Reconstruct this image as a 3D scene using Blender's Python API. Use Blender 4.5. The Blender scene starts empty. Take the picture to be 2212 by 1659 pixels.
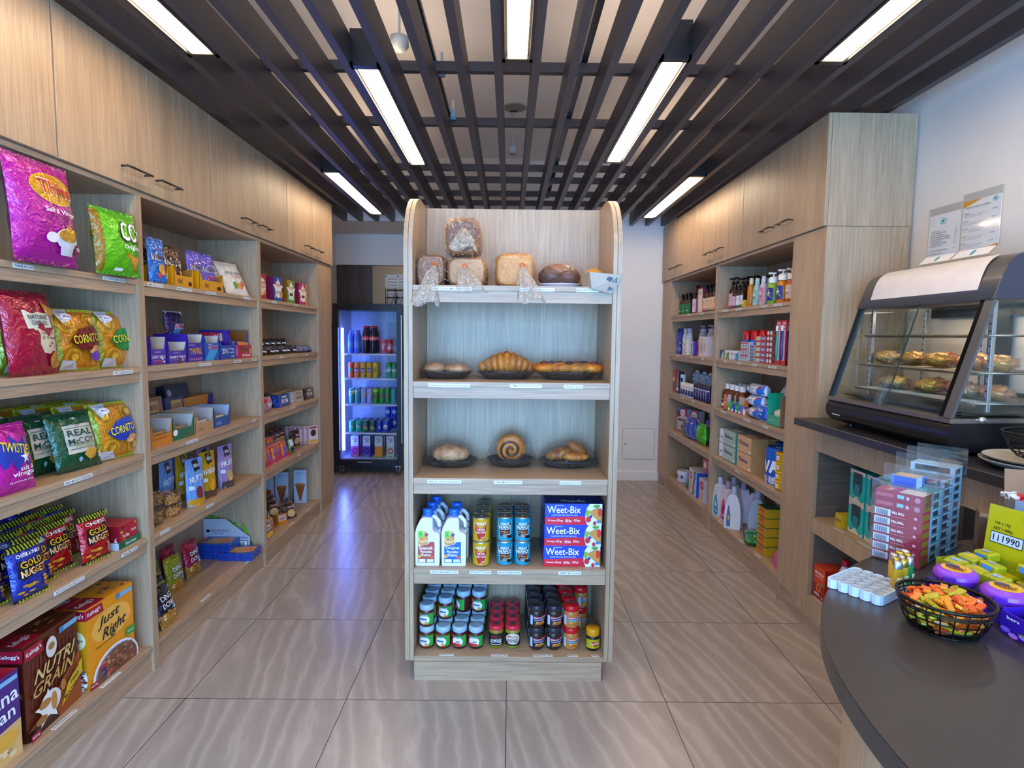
import bpy, math, random
from mathutils import Matrix, Vector
PI = math.pi
sc = bpy.context.scene
COL = sc.collection
# ------------------------------------------------------------------ camera
cam_d = bpy.data.cameras.new('camera'); cam_d.sensor_width = 36.0
cam_d.lens = 1256.67763 * 36.0 / 2212.0; cam_d.clip_start = 0.02
cam = bpy.data.objects.new('camera', cam_d); COL.objects.link(cam)
def _cam():
    pi_, ya, ro = .0829510366, .00512080058, .0107789374
    cp, sp, cy, sy = math.cos(pi_), math.sin(pi_), math.cos(ya), math.sin(ya)
    fw = Vector((sy*cp, cy*cp, -sp)); rt = Vector((cy, -sy, 0)); up = rt.cross(fw)
    cr, sr = math.cos(ro), math.sin(ro)
    r = cr*rt + sr*up; u = -sr*rt + cr*up
    m = Matrix((r, u, -fw)).transposed().to_4x4(); m.translation = (0, 0, 1.5)
    return m
cam.matrix_world = _cam(); sc.camera = cam
# ------------------------------------------------------------------ world, assumed daylight, exposure
wd = bpy.data.worlds.new('world'); sc.world = wd; wd.use_nodes = True
wd.node_tree.nodes['Background'].inputs[0].default_value = (.62, .78, 1.0, 1)
wd.node_tree.nodes['Background'].inputs[1].default_value = 1.0
def area(name, loc, rot, sx, sy, power, color):
    l = bpy.data.lights.new(name, 'AREA'); l.shape = 'RECTANGLE'; l.size = sx; l.size_y = sy
    l.energy = power; l.color = color
    o = bpy.data.objects.new(name, l); o.location = loc; o.rotation_euler = rot; COL.objects.link(o); return o
area('assumed_daylight_fill', (0.0, -1.55, 1.35), (PI/2, 0, 0), 3.4, 2.2, 300, (.20, .50, 1.0))  # added blue area light, standing in for assumed daylight behind the camera
sc.view_settings.view_transform = 'Standard'; sc.view_settings.look = 'None'
sc.view_settings.gamma = 1.0; sc.view_settings.use_curve_mapping = False
sc.view_settings.exposure = 0.25
LAMP = 23.5; UP = 12.0          # emission of the luminaire diffusers, and of strips added to brighten the ceiling
try:
    sc.cycles.use_denoising = True; sc.cycles.max_bounces = 12; sc.cycles.diffuse_bounces = 8
    sc.cycles.transparent_max_bounces = 24; sc.cycles.caustics_reflective = False; sc.cycles.caustics_refractive = False
    sc.cycles.sample_clamp_indirect = 6.0
except Exception: pass

# ------------------------------------------------------------------ materials
def lin(h):
    h = h.lstrip('#'); o = []
    for i in (0, 2, 4):
        c = int(h[i:i+2], 16) / 255; o.append(c/12.92 if c <= .04045 else ((c+.055)/1.055)**2.4)
    return (*o, 1)
_M = {}
def nodes(name):
    m = bpy.data.materials.new(name); m.use_nodes = True
    nt = m.node_tree; return m, nt, nt.nodes['Principled BSDF']
def nn(nt, t, **kw):
    n = nt.nodes.new(t)
    for k, v in kw.items(): setattr(n, k, v)
    return n
def M(h, kind=''):
    """hex colour + kind: '' board, s satin plastic, f foil, m metal, e lit, c clear wrap, a acrylic, g glass, t translucent"""
    k = (h, kind)
    if k in _M: return _M[k]
    m, nt, p = nodes('%s_%s' % ({'': 'board', 's': 'plastic', 'f': 'foil', 'm': 'metal', 'e': 'lit', 'c': 'wrap', 'a': 'acrylic', 'g': 'glass', 'w': 'film', 'k': 'crinkled_wrap', 't': 'translucent'}[kind], h))
    L = nt.links; c = lin(h)
    if kind in 'cagwk' and kind:
        nt.nodes.remove(p); out = nt.nodes['Material Output']
        tr = nn(nt, 'ShaderNodeBsdfTransparent'); tr.inputs[0].default_value = (1, 1, 1, 1) if kind != 'a' else (.975, .985, .985, 1)
        if kind == 'g': tr.inputs[0].default_value = (.95, .97, .96, 1)
        gl = nn(nt, 'ShaderNodeBsdfGlossy'); gl.inputs[0].default_value = c; gl.inputs['Roughness'].default_value = {'c': .16, 'k': .2, 'w': .10, 'a': .06, 'g': .02}[kind]
        lw = nn(nt, 'ShaderNodeLayerWeight'); lw.inputs[0].default_value = .3
        mr = nn(nt, 'ShaderNodeMapRange'); lo, hi = {'c': (.04, .6), 'k': (.12, .7), 'w': (.02, .45), 'a': (.03, .35), 'g': (.02, .22)}[kind]
        mr.inputs[3].default_value = lo; mr.inputs[4].default_value = hi
        mx = nn(nt, 'ShaderNodeMixShader')
        L.new(lw.outputs['Facing'], mr.inputs[0]); L.new(mr.outputs[0], mx.inputs[0])
        L.new(tr.outputs[0], mx.inputs[1]); L.new(gl.outputs[0], mx.inputs[2]); L.new(mx.outputs[0], out.inputs[0])
        if kind in 'cwk':
            tc = nn(nt, 'ShaderNodeTexCoord'); no = nn(nt, 'ShaderNodeTexNoise'); no.inputs['Scale'].default_value = 38; no.inputs['Distortion'].default_value = 2.5
            bu = nn(nt, 'ShaderNodeBump'); bu.inputs['Strength'].default_value = 1; bu.inputs['Distance'].default_value = .02
            L.new(tc.outputs['Object'], no.inputs['Vector']); L.new(no.outputs[0], bu.inputs['Height'])
            L.new(bu.outputs[0], gl.inputs['Normal']); L.new(bu.outputs[0], lw.inputs['Normal'])
            # milky creases
            df = nn(nt, 'ShaderNodeBsdfDiffuse'); df.inputs[0].default_value = c
            m2 = nn(nt, 'ShaderNodeMixShader'); r2 = nn(nt, 'ShaderNodeMapRange'); r2.inputs[1].default_value = .5; r2.inputs[2].default_value = .75; r2.inputs[1].default_value = .5 if kind != 'k' else .25; r2.inputs[4].default_value = {'c': .12, 'w': .05, 'k': .5}[kind]
            L.new(no.outputs[0], r2.inputs[0]); L.new(r2.outputs[0], m2.inputs[0]); L.new(mx.outputs[0], m2.inputs[1]); L.new(df.outputs[0], m2.inputs[2]); L.new(m2.outputs[0], out.inputs[0])
        _M[k] = m; return m
    if kind == 'e':
        p.inputs['Base Color'].default_value = c; p.inputs['Emission Color'].default_value = c
        p.inputs['Emission Strength'].default_value = 1.0; _M[k] = m; return m
    tc = nn(nt, 'ShaderNodeTexCoord'); no = nn(nt, 'ShaderNodeTexNoise'); no.inputs['Scale'].default_value = {'f': 30, 's': 14}.get(kind, 22)
    L.new(tc.outputs['Object'], no.inputs['Vector'])
    hs = nn(nt, 'ShaderNodeHueSaturation'); hs.inputs['Color'].default_value = c
    mr = nn(nt, 'ShaderNodeMapRange'); mr.inputs[3].default_value = .90; mr.inputs[4].default_value = 1.10
    L.new(no.outputs[0], mr.inputs[0]); L.new(mr.outputs[0], hs.inputs['Value']); L.new(hs.outputs[0], p.inputs['Base Color'])
    p.inputs['Roughness'].default_value = {'': .45, 's': .3, 'f': .26, 'm': .3, 't': .3}[kind]
    if kind == 'm': p.inputs['Metallic'].default_value = .9
    if kind == 'f':
        p.inputs['Metallic'].default_value = .25; p.inputs['Coat Weight'].default_value = .5; p.inputs['Coat Roughness'].default_value = .12
        no.inputs['Distortion'].default_value = 1.5
        bu = nn(nt, 'ShaderNodeBump'); bu.inputs['Strength'].default_value = .6; bu.inputs['Distance'].default_value = .012
        L.new(no.outputs[0], bu.inputs['Height']); L.new(bu.outputs[0], p.inputs['Normal']); L.new(bu.outputs[0], p.inputs['Coat Normal'])
    if kind == 't':
        p.inputs['Transmission Weight'].default_value = .55; p.inputs['IOR'].default_value = 1.2
    _M[k] = m; return m

def wood(name, h1, h2, axis='z', rough=.42, scale=1.0):
    """oak-look laminate with the grain running along axis"""
    m, nt, p = nodes(name); L = nt.links
    tc = nn(nt, 'ShaderNodeTexCoord'); ge = nn(nt, 'ShaderNodeNewGeometry')
    def stretched(sc_, lo, det):
        mp = nn(nt, 'ShaderNodeMapping'); s = [sc_]*3; s['xyz'.index(axis)] = lo; mp.inputs['Scale'].default_value = s
        L.new(ge.outputs['Position'], mp.inputs[0]); n = nn(nt, 'ShaderNodeTexNoise'); n.inputs['Scale'].default_value = 1; n.inputs['Detail'].default_value = det
        n.inputs['Distortion'].default_value = .4
        L.new(mp.outputs[0], n.inputs['Vector']); return n
    a = stretched(150*scale, 5*scale, 4); b = stretched(11*scale, .8*scale, 3)
    ad = nn(nt, 'ShaderNodeMath', operation='MULTIPLY_ADD'); L.new(a.outputs[0], ad.inputs[0]); ad.inputs[1].default_value = 1.3; b2 = nn(nt, 'ShaderNodeMath', operation='MULTIPLY'); b2.inputs[1].default_value = .7; L.new(b.outputs[0], b2.inputs[0]); L.new(b2.outputs[0], ad.inputs[2])
    cr = nn(nt, 'ShaderNodeValToRGB'); cr.color_ramp.elements[0].position = .38; cr.color_ramp.elements[1].position = .62
    cr.color_ramp.elements[0].color = lin(h1); cr.color_ramp.elements[1].color = lin(h2)
    hf = nn(nt, 'ShaderNodeMath', operation='MULTIPLY'); hf.inputs[1].default_value = .5
    L.new(ad.outputs[0], hf.inputs[0]); L.new(hf.outputs[0], cr.inputs[0]); L.new(cr.outputs[0], p.inputs['Base Color'])
    bu = nn(nt, 'ShaderNodeBump'); bu.inputs['Strength'].default_value = .12; bu.inputs['Distance'].default_value = .003
    L.new(a.outputs[0], bu.inputs['Height']); L.new(bu.outputs[0], p.inputs['Normal'])
    p.inputs['Roughness'].default_value = rough
    return m
WV = wood('oak_laminate_upright', '#a08568', '#b99d7c')
WY = wood('oak_laminate_along', '#9c8166', '#b89b7b', 'y')
WX = wood('oak_laminate_across', '#9c8166', '#b89b7b', 'x')

def plaster(name, h, rough=.8):
    m, nt, p = nodes(name); L = nt.links
    ge = nn(nt, 'ShaderNodeNewGeometry'); no = nn(nt, 'ShaderNodeTexNoise'); no.inputs['Scale'].default_value = 3
    L.new(ge.outputs['Position'], no.inputs['Vector'])
    hs = nn(nt, 'ShaderNodeHueSaturation'); hs.inputs['Color'].default_value = lin(h)
    mr = nn(nt, 'ShaderNodeMapRange'); mr.inputs[3].default_value = .95; mr.inputs[4].default_value = 1.05
    L.new(no.outputs[0], mr.inputs[0]); L.new(mr.outputs[0], hs.inputs['Value']); L.new(hs.outputs[0], p.inputs['Base Color'])
    n2 = nn(nt, 'ShaderNodeTexNoise'); n2.inputs['Scale'].default_value = 180
    L.new(ge.outputs['Position'], n2.inputs['Vector']); bu = nn(nt, 'ShaderNodeBump'); bu.inputs['Strength'].default_value = .05
    L.new(n2.outputs[0], bu.inputs['Height']); L.new(bu.outputs[0], p.inputs['Normal'])
    p.inputs['Roughness'].default_value = rough; return m

def tiles():
    m, nt, p = nodes('porcelain_floor_tiles'); L = nt.links
    ge = nn(nt, 'ShaderNodeNewGeometry')
    mp = nn(nt, 'ShaderNodeMapping'); mp.inputs['Location'].default_value = (-.0016, -2.2811+.6711*8, 0); L.new(ge.outputs['Position'], mp.inputs[0])
    mp.inputs['Location'].default_value = (-.0016+.6587*8, -2.2811+.6711*8, 0)
    br = nn(nt, 'ShaderNodeTexBrick'); br.offset = 0; br.squash = 1
    br.inputs['Scale'].default_value = 1; br.inputs['Brick Width'].default_value = .6587; br.inputs['Row Height'].default_value = .6711
    br.inputs['Mortar Size'].default_value = .0016; br.inputs['Mortar Smooth'].default_value = .1
    br.inputs['Color1'].default_value = (0, 0, 0, 1); br.inputs['Color2'].default_value = (1, 1, 1, 1); br.inputs['Mortar'].default_value = (.5, .5, .5, 1)
    L.new(mp.outputs[0], br.inputs['Vector'])
    # veins: bent streaks running mostly down the room, shifted tile by tile
    rot = nn(nt, 'ShaderNodeMapping'); rot.inputs['Rotation'].default_value = (0, 0, -.2); L.new(ge.outputs['Position'], rot.inputs[0])
    ad = nn(nt, 'ShaderNodeVectorMath', operation='MULTIPLY_ADD'); ad.inputs[1].default_value = (7, 3, 5)
    L.new(br.outputs['Color'], ad.inputs[0]); L.new(rot.outputs[0], ad.inputs[2])
    wv = nn(nt, 'ShaderNodeTexWave', wave_type='BANDS', bands_direction='X'); wv.inputs['Scale'].default_value = 1.9; wv.inputs['Distortion'].default_value = 22; wv.inputs['Detail'].default_value = 6; wv.inputs['Detail Scale'].default_value = .55; wv.inputs['Detail Roughness'].default_value = .6
    sq = nn(nt, 'ShaderNodeMapping'); sq.inputs['Scale'].default_value = (1.9, .38, 1); L.new(ad.outputs[0], sq.inputs[0]); L.new(sq.outputs[0], wv.inputs['Vector'])
    no = nn(nt, 'ShaderNodeTexNoise'); no.inputs['Scale'].default_value = 5; no.inputs['Detail'].default_value = 6; L.new(sq.outputs[0], no.inputs['Vector'])
    cr = nn(nt, 'ShaderNodeValToRGB'); e = cr.color_ramp.elements
    e[0].position = .0; e[0].color = lin('#9a8e85'); e[1].position = .80; e[1].color = lin('#a3978d')
    x = e.new(.99); x.color = lin('#aca096')
    L.new(wv.outputs[0], cr.inputs[0])
    hs = nn(nt, 'ShaderNodeHueSaturation'); mr = nn(nt, 'ShaderNodeMapRange'); mr.inputs[3].default_value = .86; mr.inputs[4].default_value = 1.14
    L.new(no.outputs[0], mr.inputs[0]); L.new(mr.outputs[0], hs.inputs['Value']); L.new(cr.outputs[0], hs.inputs['Color'])
    mx = nn(nt, 'ShaderNodeMix', data_type='RGBA'); mx.inputs[7].default_value = lin('#2f2823')
    L.new(br.outputs['Fac'], mx.inputs[0]); L.new(hs.outputs[0], mx.inputs[6]); L.new(mx.outputs[2], p.inputs['Base Color'])
    p.inputs['Roughness'].default_value = .27; p.inputs['Specular IOR Level'].default_value = .5
    bu = nn(nt, 'ShaderNodeBump'); bu.inputs['Strength'].default_value = .3; bu.inputs['Distance'].default_value = .002; bu.invert = True
    L.new(br.outputs['Fac'], bu.inputs['Height']); L.new(bu.outputs[0], p.inputs['Normal'])
    return m

# ------------------------------------------------------------------ mesh builder
_TX = {}
def text_mesh(s):
    if s in _TX: return _TX[s]
    cu = bpy.data.curves.new('t', 'FONT'); cu.body = s; cu.resolution_u = 2; cu.offset = .012; cu.fill_mode = 'FRONT' if 'FRONT' in [i.identifier for i in cu.bl_rna.properties['fill_mode'].enum_items] else 'BOTH'
    ob = bpy.data.objects.new('t', cu); me = ob.to_mesh()
    vs = [(v.co.x, v.co.y) for v in me.vertices]; fs = [tuple(p.vertices) for p in me.polygons]
    ob.to_mesh_clear(); bpy.data.objects.remove(ob); bpy.data.curves.remove(cu)
    if not vs: _TX[s] = ([], []); return _TX[s]
    x0 = min(v[0] for v in vs); x1 = max(v[0] for v in vs); y0 = min(v[1] for v in vs); y1 = max(v[1] for v in vs)
    vs = [((x-x0)/(x1-x0+1e-9), (y-y0)/(y1-y0+1e-9)) for x, y in vs]
    _TX[s] = (vs, fs); return _TX[s]

class B:
    def __init__(s): s.v = []; s.f = []; s.m = []; s.sm = []; s.mats = []; s.X = None
    def add(s, vs, fs, mat, smooth=False):
        if mat not in s.mats: s.mats.append(mat)
        i = s.mats.index(mat); n = len(s.v)
        if s.X is not None: vs = [tuple(s.X @ Vector(v)) for v in vs]
        s.v += [tuple(v) for v in vs]; s.f += [tuple(a+n for a in f) for f in fs]
        s.m += [i]*len(fs); s.sm += [smooth]*len(fs); return s
    def box(s, x0, x1, y0, y1, z0, z1, mat, c=0.0):
        if c <= 0:
            vs = [(x, y, z) for x in (x0, x1) for y in (y0, y1) for z in (z0, z1)]
            return s.add(vs, [(0, 1, 3, 2), (4, 6, 7, 5), (0, 4, 5, 1), (2, 3, 7, 6), (0, 2, 6, 4), (1, 5, 7, 3)], mat)
        X = ((x0, x0+c), (x1, x1-c)); Y = ((y0, y0+c), (y1, y1-c)); Z = ((z0, z0+c), (z1, z1-c)); vs = []
        for i in (0, 1):
            for j in (0, 1):
                for k in (0, 1):
                    vs += [(X[i][0], Y[j][1], Z[k][1]), (X[i][1], Y[j][0], Z[k][1]), (X[i][1], Y[j][1], Z[k][0])]
        I = lambda i, j, k, a: (i*4+j*2+k)*3+a
        fs = []
        for i in (0, 1):
            q = [I(i, 0, 0, 0), I(i, 1, 0, 0), I(i, 1, 1, 0), I(i, 0, 1, 0)]; fs.append(q[::-1] if i == 0 else q)
            q = [I(0, i, 0, 1), I(1, i, 0, 1), I(1, i, 1, 1), I(0, i, 1, 1)]; fs.append(q if i == 0 else q[::-1])
            q = [I(0, 0, i, 2), I(1, 0, i, 2), I(1, 1, i, 2), I(0, 1, i, 2)]; fs.append(q[::-1] if i == 0 else q)
        for j in (0, 1):
            for k in (0, 1):
                fs.append((I(0, j, k, 1), I(1, j, k, 1), I(1, j, k, 2), I(0, j, k, 2)))
                fs.append((I(j, 0, k, 0), I(j, 1, k, 0), I(j, 1, k, 2), I(j, 0, k, 2)))
                fs.append((I(j, k, 0, 0), I(j, k, 1, 0), I(j, k, 1, 1), I(j, k, 0, 1)))
        for i in (0, 1):
            for j in (0, 1):
                for k in (0, 1): fs.append((I(i, j, k, 0), I(i, j, k, 1), I(i, j, k, 2)))
        return s.add(vs, fs, mat)
    def prism(s, pts, axis, a, b, mat, smooth=False):
        """pts 2D polygon in the plane of the other two axes (order xyz), extruded along axis"""
        def P(p, t):
            q = list(p); q.insert('xyz'.index(axis), t); return tuple(q)
        n = len(pts); vs = [P(p, a) for p in pts]+[P(p, b) for p in pts]
        s.add(vs, [tuple(range(n))[::-1], tuple(range(n, 2*n))], mat)
        return s.add(vs, [(i, (i+1) % n, n+(i+1) % n, n+i) for i in range(n)], mat, smooth)
    def lathe(s, prof, mat, seg=20, c=(0, 0), smooth=True, sx=1.0, sy=1.0, cap=True):
        n = len(prof); vs = []
        for r, z in prof:
            for k in range(seg):
                a = 2*PI*k/seg; vs.append((c[0]+r*sx*math.cos(a), c[1]+r*sy*math.sin(a), z))
        fs = [(i*seg+k, i*seg+(k+1) % seg, (i+1)*seg+(k+1) % seg, (i+1)*seg+k) for i in range(n-1) for k in range(seg)]
        s.add(vs, fs, mat, smooth)
        if cap:
            n0 = [v for v in vs[:seg]]; n1 = [v for v in vs[-seg:]]
            if prof[0][0] > 1e-5: s.add(n0, [tuple(range(seg))[::-1]], mat)
            if prof[-1][0] > 1e-5: s.add(n1, [tuple(range(seg))], mat)
        return s
    def tube(s, pts, r, mat, seg=6, closed=False):
        P = [Vector(p) for p in pts]; n = len(P); vs = []; fs = []
        for i in range(n):
            a = P[i-1] if (i > 0 or closed) else P[i]; b = P[(i+1) % n] if (i < n-1 or closed) else P[i]
            t = (b-a).normalized(); u = t.cross(Vector((0, 0, 1)))
            if u.length < .05: u = t.cross(Vector((0, 1, 0)))
            u.normalize(); w = t.cross(u)
            for k in range(seg):
                an = 2*PI*k/seg; vs.append(tuple(P[i]+r*(math.cos(an)*u+math.sin(an)*w)))
        for i in range(n if closed else n-1):
            j = (i+1) % n
            for k in range(seg): fs.append((i*seg+k, i*seg+(k+1) % seg, j*seg+(k+1) % seg, j*seg+k))
        if not closed: fs += [tuple(range(seg))[::-1], tuple(range((n-1)*seg, n*seg))]
        return s.add(vs, fs, mat, True)
    def blob(s, c, r, mat, nu=14, nv=9, fn=None):
        """ellipsoid with an optional radial displacement fn(dir) -> factor"""
        vs = []
        for i in range(nv+1):
            th = PI*i/nv
            for k in range(nu):
                ph = 2*PI*k/nu; d = (math.sin(th)*math.cos(ph), math.sin(th)*math.sin(ph), math.cos(th)); q = fn(d) if fn else 1
                vs.append((c[0]+r[0]*d[0]*q, c[1]+r[1]*d[1]*q, c[2]+r[2]*d[2]*q))
        fs = [(i*nu+k, (i+1)*nu+k, (i+1)*nu+(k+1) % nu, i*nu+(k+1) % nu) for i in range(nv) for k in range(nu)]
        return s.add(vs, fs, mat, True)
    def art(s, ops, S, curved=False, lift=.0004):
        """print the list of shapes ops (in 0..1 panel coordinates) on the surface S(u, v, d)"""
        rnd = random.Random(len(ops)*7+3); d = .0012 if curved and lift > .0006 else .0003 if curved else 0
        for op in ops:
            d += lift; k = op[0]
            if k == 't':
                _, txt, cu, cv, w, h, mat = op[:7]; rot = op[7] if len(op) > 7 else 0; shear = op[8] if len(op) > 8 else 0
                vs, fs = text_mesh(txt); asp = op_aspect(S) if rot else 1; cr, sr = math.cos(rot), math.sin(rot); q = []
                for x, y in vs:
                    x = (x-.5)*w + shear*(y-.5)*w; y = (y-.5)*h
                    q.append(S(cu+x*cr-y*sr/asp, cv+x*sr*asp+y*cr, d+(.0014 if curved else 0)))
                s.add(q, fs, mat)
            elif k == 'r':
                _, u0, v0, u1, v1, mat = op; n = 6 if curved else 1
                vs = [S(u0+(u1-u0)*i/n, v0+(v1-v0)*j/n, d) for j in range(n+1) for i in range(n+1)]
                s.add(vs, [(j*(n+1)+i, j*(n+1)+i+1, (j+1)*(n+1)+i+1, (j+1)*(n+1)+i) for j in range(n) for i in range(n)], mat, curved)
            elif k == 'sc':
                _, u0, v0, u1, v1, n, r, mats = op
                for i in range(n):
                    cu, cv, rr, a0 = rnd.uniform(u0, u1), rnd.uniform(v0, v1), r*rnd.uniform(.6, 1.3), rnd.random()*3
                    vs = [S(cu+rr*math.cos(a), cv+rr*op_aspect(S)*math.sin(a)*.7*math.cos(a0*.4), d+i*2e-6) for a in [2*PI*q/7+a0 for q in range(7)]]
                    s.add(vs, [tuple(range(7))], mats[i % len(mats)])
            else:
                if k == 'e':
                    _, cu, cv, ru, rv, mat = op; P = [(cu+ru*math.cos(2*PI*i/24), cv+rv*math.sin(2*PI*i/24)) for i in range(24)]
                elif k == 's':
                    _, cu, cv, ru, rv, mat = op; P = [(cu+ru*(1 if i % 2 == 0 else .42)*math.sin(PI*i/5), cv+rv*(1 if i % 2 == 0 else .42)*math.cos(PI*i/5)) for i in range(10)][::-1]
                else:
                    _, P, mat = op; cu = sum(p[0] for p in P)/len(P); cv = sum(p[1] for p in P)/len(P)
                n = len(P)
                if curved:
                    vs = [S(cu, cv, d)]
                    for q in (.2, .4, .6, .8, 1): vs += [S(cu+(a-cu)*q, cv+(b-cv)*q, d) for a, b in P]
                    fs = [(0, 1+i, 1+(i+1) % n) for i in range(n)]
                    for q in range(4): fs += [(1+q*n+i, 1+(q+1)*n+i, 1+(q+1)*n+(i+1) % n, 1+q*n+(i+1) % n) for i in range(n)]
                    s.add(vs, fs, mat, True)
                else: s.add([S(a, b, d) for a, b in P], [tuple(range(n))], mat)
        return s
    def mesh(s, name):
        me = bpy.data.meshes.new(name); me.from_pydata(s.v, [], s.f)
        for m in s.mats: me.materials.append(m)
        me.polygons.foreach_set('material_index', s.m); me.polygons.foreach_set('use_smooth', s.sm); me.update()
        return me
    def obj(s, name, parent=None, loc=(0, 0, 0), rot=(0, 0, 0), label=None):
        o = bpy.data.objects.new(name, s.mesh(name)); COL.objects.link(o); o.location = loc; o.rotation_euler = rot
        if parent: o.parent = parent
        if label: o['label'] = label
        return o
def op_aspect(S):
    a, b, c = Vector(S(.5, .5, 0)), Vector(S(.51, .5, 0)), Vector(S(.5, .51, 0)); return (b-a).length/max(1e-6, (c-a).length)

# ------------------------------------------------------------------ things
def tag(o, label, cat, group=None):
    o['label'] = label; o['category'] = cat
    if group: o['group'] = group
    return o
def T(name, label, cat, group=None, loc=(0, 0, 0), rot=(0, 0, 0)):
    o = bpy.data.objects.new(name, None); o.empty_display_size = .05; COL.objects.link(o); o.location = loc; o.rotation_euler = rot
    return tag(o, label, cat, group)
def one(b, name, label, cat, group=None, loc=(0, 0, 0), rot=(0, 0, 0)):
    return tag(b.obj(name, None, loc, rot), label, cat, group)
def struct(b, name):
    o = b.obj(name); o['kind'] = 'structure'; return o
_USED = set()
def dup(root, loc, rot=None, label=None):
    """the prototype itself the first time, afterwards copies of it with its parts"""
    def cp(o, par):
        c = o.copy(); COL.objects.link(c); c.parent = par
        for ch in [x for x in o.children]: cp(ch, c)
        return c
    if root.name in _USED:
        r = cp(root, None)
    else: r = root; _USED.add(root.name)
    r.location = loc
    if rot is not None: r.rotation_euler = rot
    if label: r['label'] = label
    return r
LR = (0, 0, PI/2)      # facing the aisle from the left-hand shelving
RR = (0, 0, -PI/2)     # facing the aisle from the right-hand shelving
def lean(t, r): return (-t, 0, r[2])
ORD = ['first', 'second', 'third', 'fourth', 'fifth', 'sixth', 'seventh', 'eighth', 'ninth', 'tenth', 'eleventh', 'twelfth', 'thirteenth', 'fourteenth', 'fifteenth', 'sixteenth', 'seventeenth', 'eighteenth', 'nineteenth', 'twentieth']

# ------------------------------------------------------------------ product shapes (origin: middle of the front bottom edge, front towards -y)
def carton(w, d, h, body, front=(), right=(), left=(), top=(), b=None, side=None):
    b = b or B(); b.box(-w/2, w/2, 0, d, 0, h, body)
    if side: b.art([('r', 0, 0, 1, 1, side)], lambda u, v, q: (w/2+q, u*d, v*h)).art([('r', 0, 0, 1, 1, side)], lambda u, v, q: (-w/2-q, (1-u)*d, v*h))
    b.art(front, lambda u, v, q: ((u-.5)*w, -q, v*h)); b.art(right, lambda u, v, q: (w/2+q+.0002, u*d, v*h))
    b.art(left, lambda u, v, q: (-w/2-q-.0002, (1-u)*d, v*h)); b.art(top, lambda u, v, q: ((u-.5)*w, v*d, h+q)); return b
def bagS(w, h, t, seed=0, pouch=False):
    def S(u, v, q, side=-1):
        uu = min(1, max(0, u)); vv = min(1, max(0, v)); e = min(1, max(0, (vv-.055)/.89))
        if pouch: ev = min(1, (1-vv)*1.15)**.75*(1-.15*vv)
        else: ev = math.sin(PI*e)**.42 if 0 < e < 1 else 0
        a = abs(2*uu-1); tt = t/2*(max(0, 1-a**2.6))**.62*ev
        cr = .0022*math.sin(uu*23+seed)*math.sin(vv*17+seed*2)*(ev > 0)*(t > .02)
        cr += .0026*math.sin(uu*41+seed)*max(0, abs(vv-.5)*2-.55)*(t > .02)
        pinch = 1-.06*math.sin(PI*vv) if not pouch else 1
        x = (u-.5)*w*pinch; y = side*(tt+cr*(1 if tt > .003 else .2)+q)
        return (x, y, v*h)
    return S
def bag(w, h, t, body, art=(), seal=None, back=None, seed=0, pouch=False, b=None, edge=None):
    b = b or B(); S = bagS(w, h, t, seed, pouch); nu, nv = 26, 30
    for side, mt in ((-1, body), (1, back or body)):
        vs = [S(i/nu, j/nv, 0, side) for j in range(nv+1) for i in range(nu+1)]
        ring = [(j*(nu+1)+i, j*(nu+1)+i+1, (j+1)*(nu+1)+i+1, (j+1)*(nu+1)+i) for j in range(nv) for i in range(nu)]
        if side > 0: ring = [r[::-1] for r in ring]
        if edge and side < 0:
            ed = [r for k, r in enumerate(ring) if k % nu < 3]; ring = [r for k, r in enumerate(ring) if k % nu >= 3]; b.add(vs, ed, edge, True)
        b.add(vs, ring, mt, True)
    if seal:
        for v0, v1 in ((0, .05), (.945, 1.0)):
            n = 22; vs = []
            for i in range(n+1):
                z = .0012 if i % 2 else 0
                vs += [S(i/n, v0, .0008+z), S(i/n, v1, .0008+z)]
            b.add(vs, [(2*i, 2*i+2, 2*i+3, 2*i+1) for i in range(n)], seal)
    b.art(art, S, True, .0007); return b
def cylS(R, z0, z1, ang=PI, c=(0, 0)):
    """panel wrapped round a cylinder, centred on the front (-y)"""
    return lambda u, v, q: (c[0]+(R+q)*math.sin((u-.5)*ang), c[1]-(R+q)*math.cos((u-.5)*ang), z0+(z1-z0)*v)
def tray(w, d, hf, hb, out, inn, front=(), side=(), cut=.45, b=None, ear=0.0):
    """open display carton: floor, back, sloping sides, low front lip with a dip"""
    b = b or B(); t = .0015
    b.box(-w/2, w/2, 0, d, 0, t, inn); b.box(-w/2, w/2, d-t, d, t, hb, out); b.box(-w/2+t, w/2-t, d-t*1.5, d-t, t, hb-.002, inn)
    for x in (-w/2+t, w/2-t*1.5): b.prism([(t, t), (d-t*1.5, t), (d-t*1.5, hb-.002), (d*.55, hb-.002), (t, hf+ear-.002)], 'x', x, x+t*.5, inn)
    for x in (-w/2, w/2-t):
        b.prism([(0, t), (d-t, t), (d-t, hb), (d*.55, hb), (0, hf+ear)], 'x', x, x+t, out)
    b.prism([(-w/2, t), (w/2, t), (w/2, hf+ear), (w/2-.12*w, hf), (-w/2+.12*w, hf), (-w/2, hf+ear)] if ear else [(-w/2, t), (w/2, t), (w/2, hf), (-w/2, hf)], 'y', 0, t, out)
    b.art(front, lambda u, v, q: ((u-.5)*w, -q, t+v*(hf-t))); b.art(side, lambda u, v, q: (-w/2-q, (1-u)*d, v*hf)); return b
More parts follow.
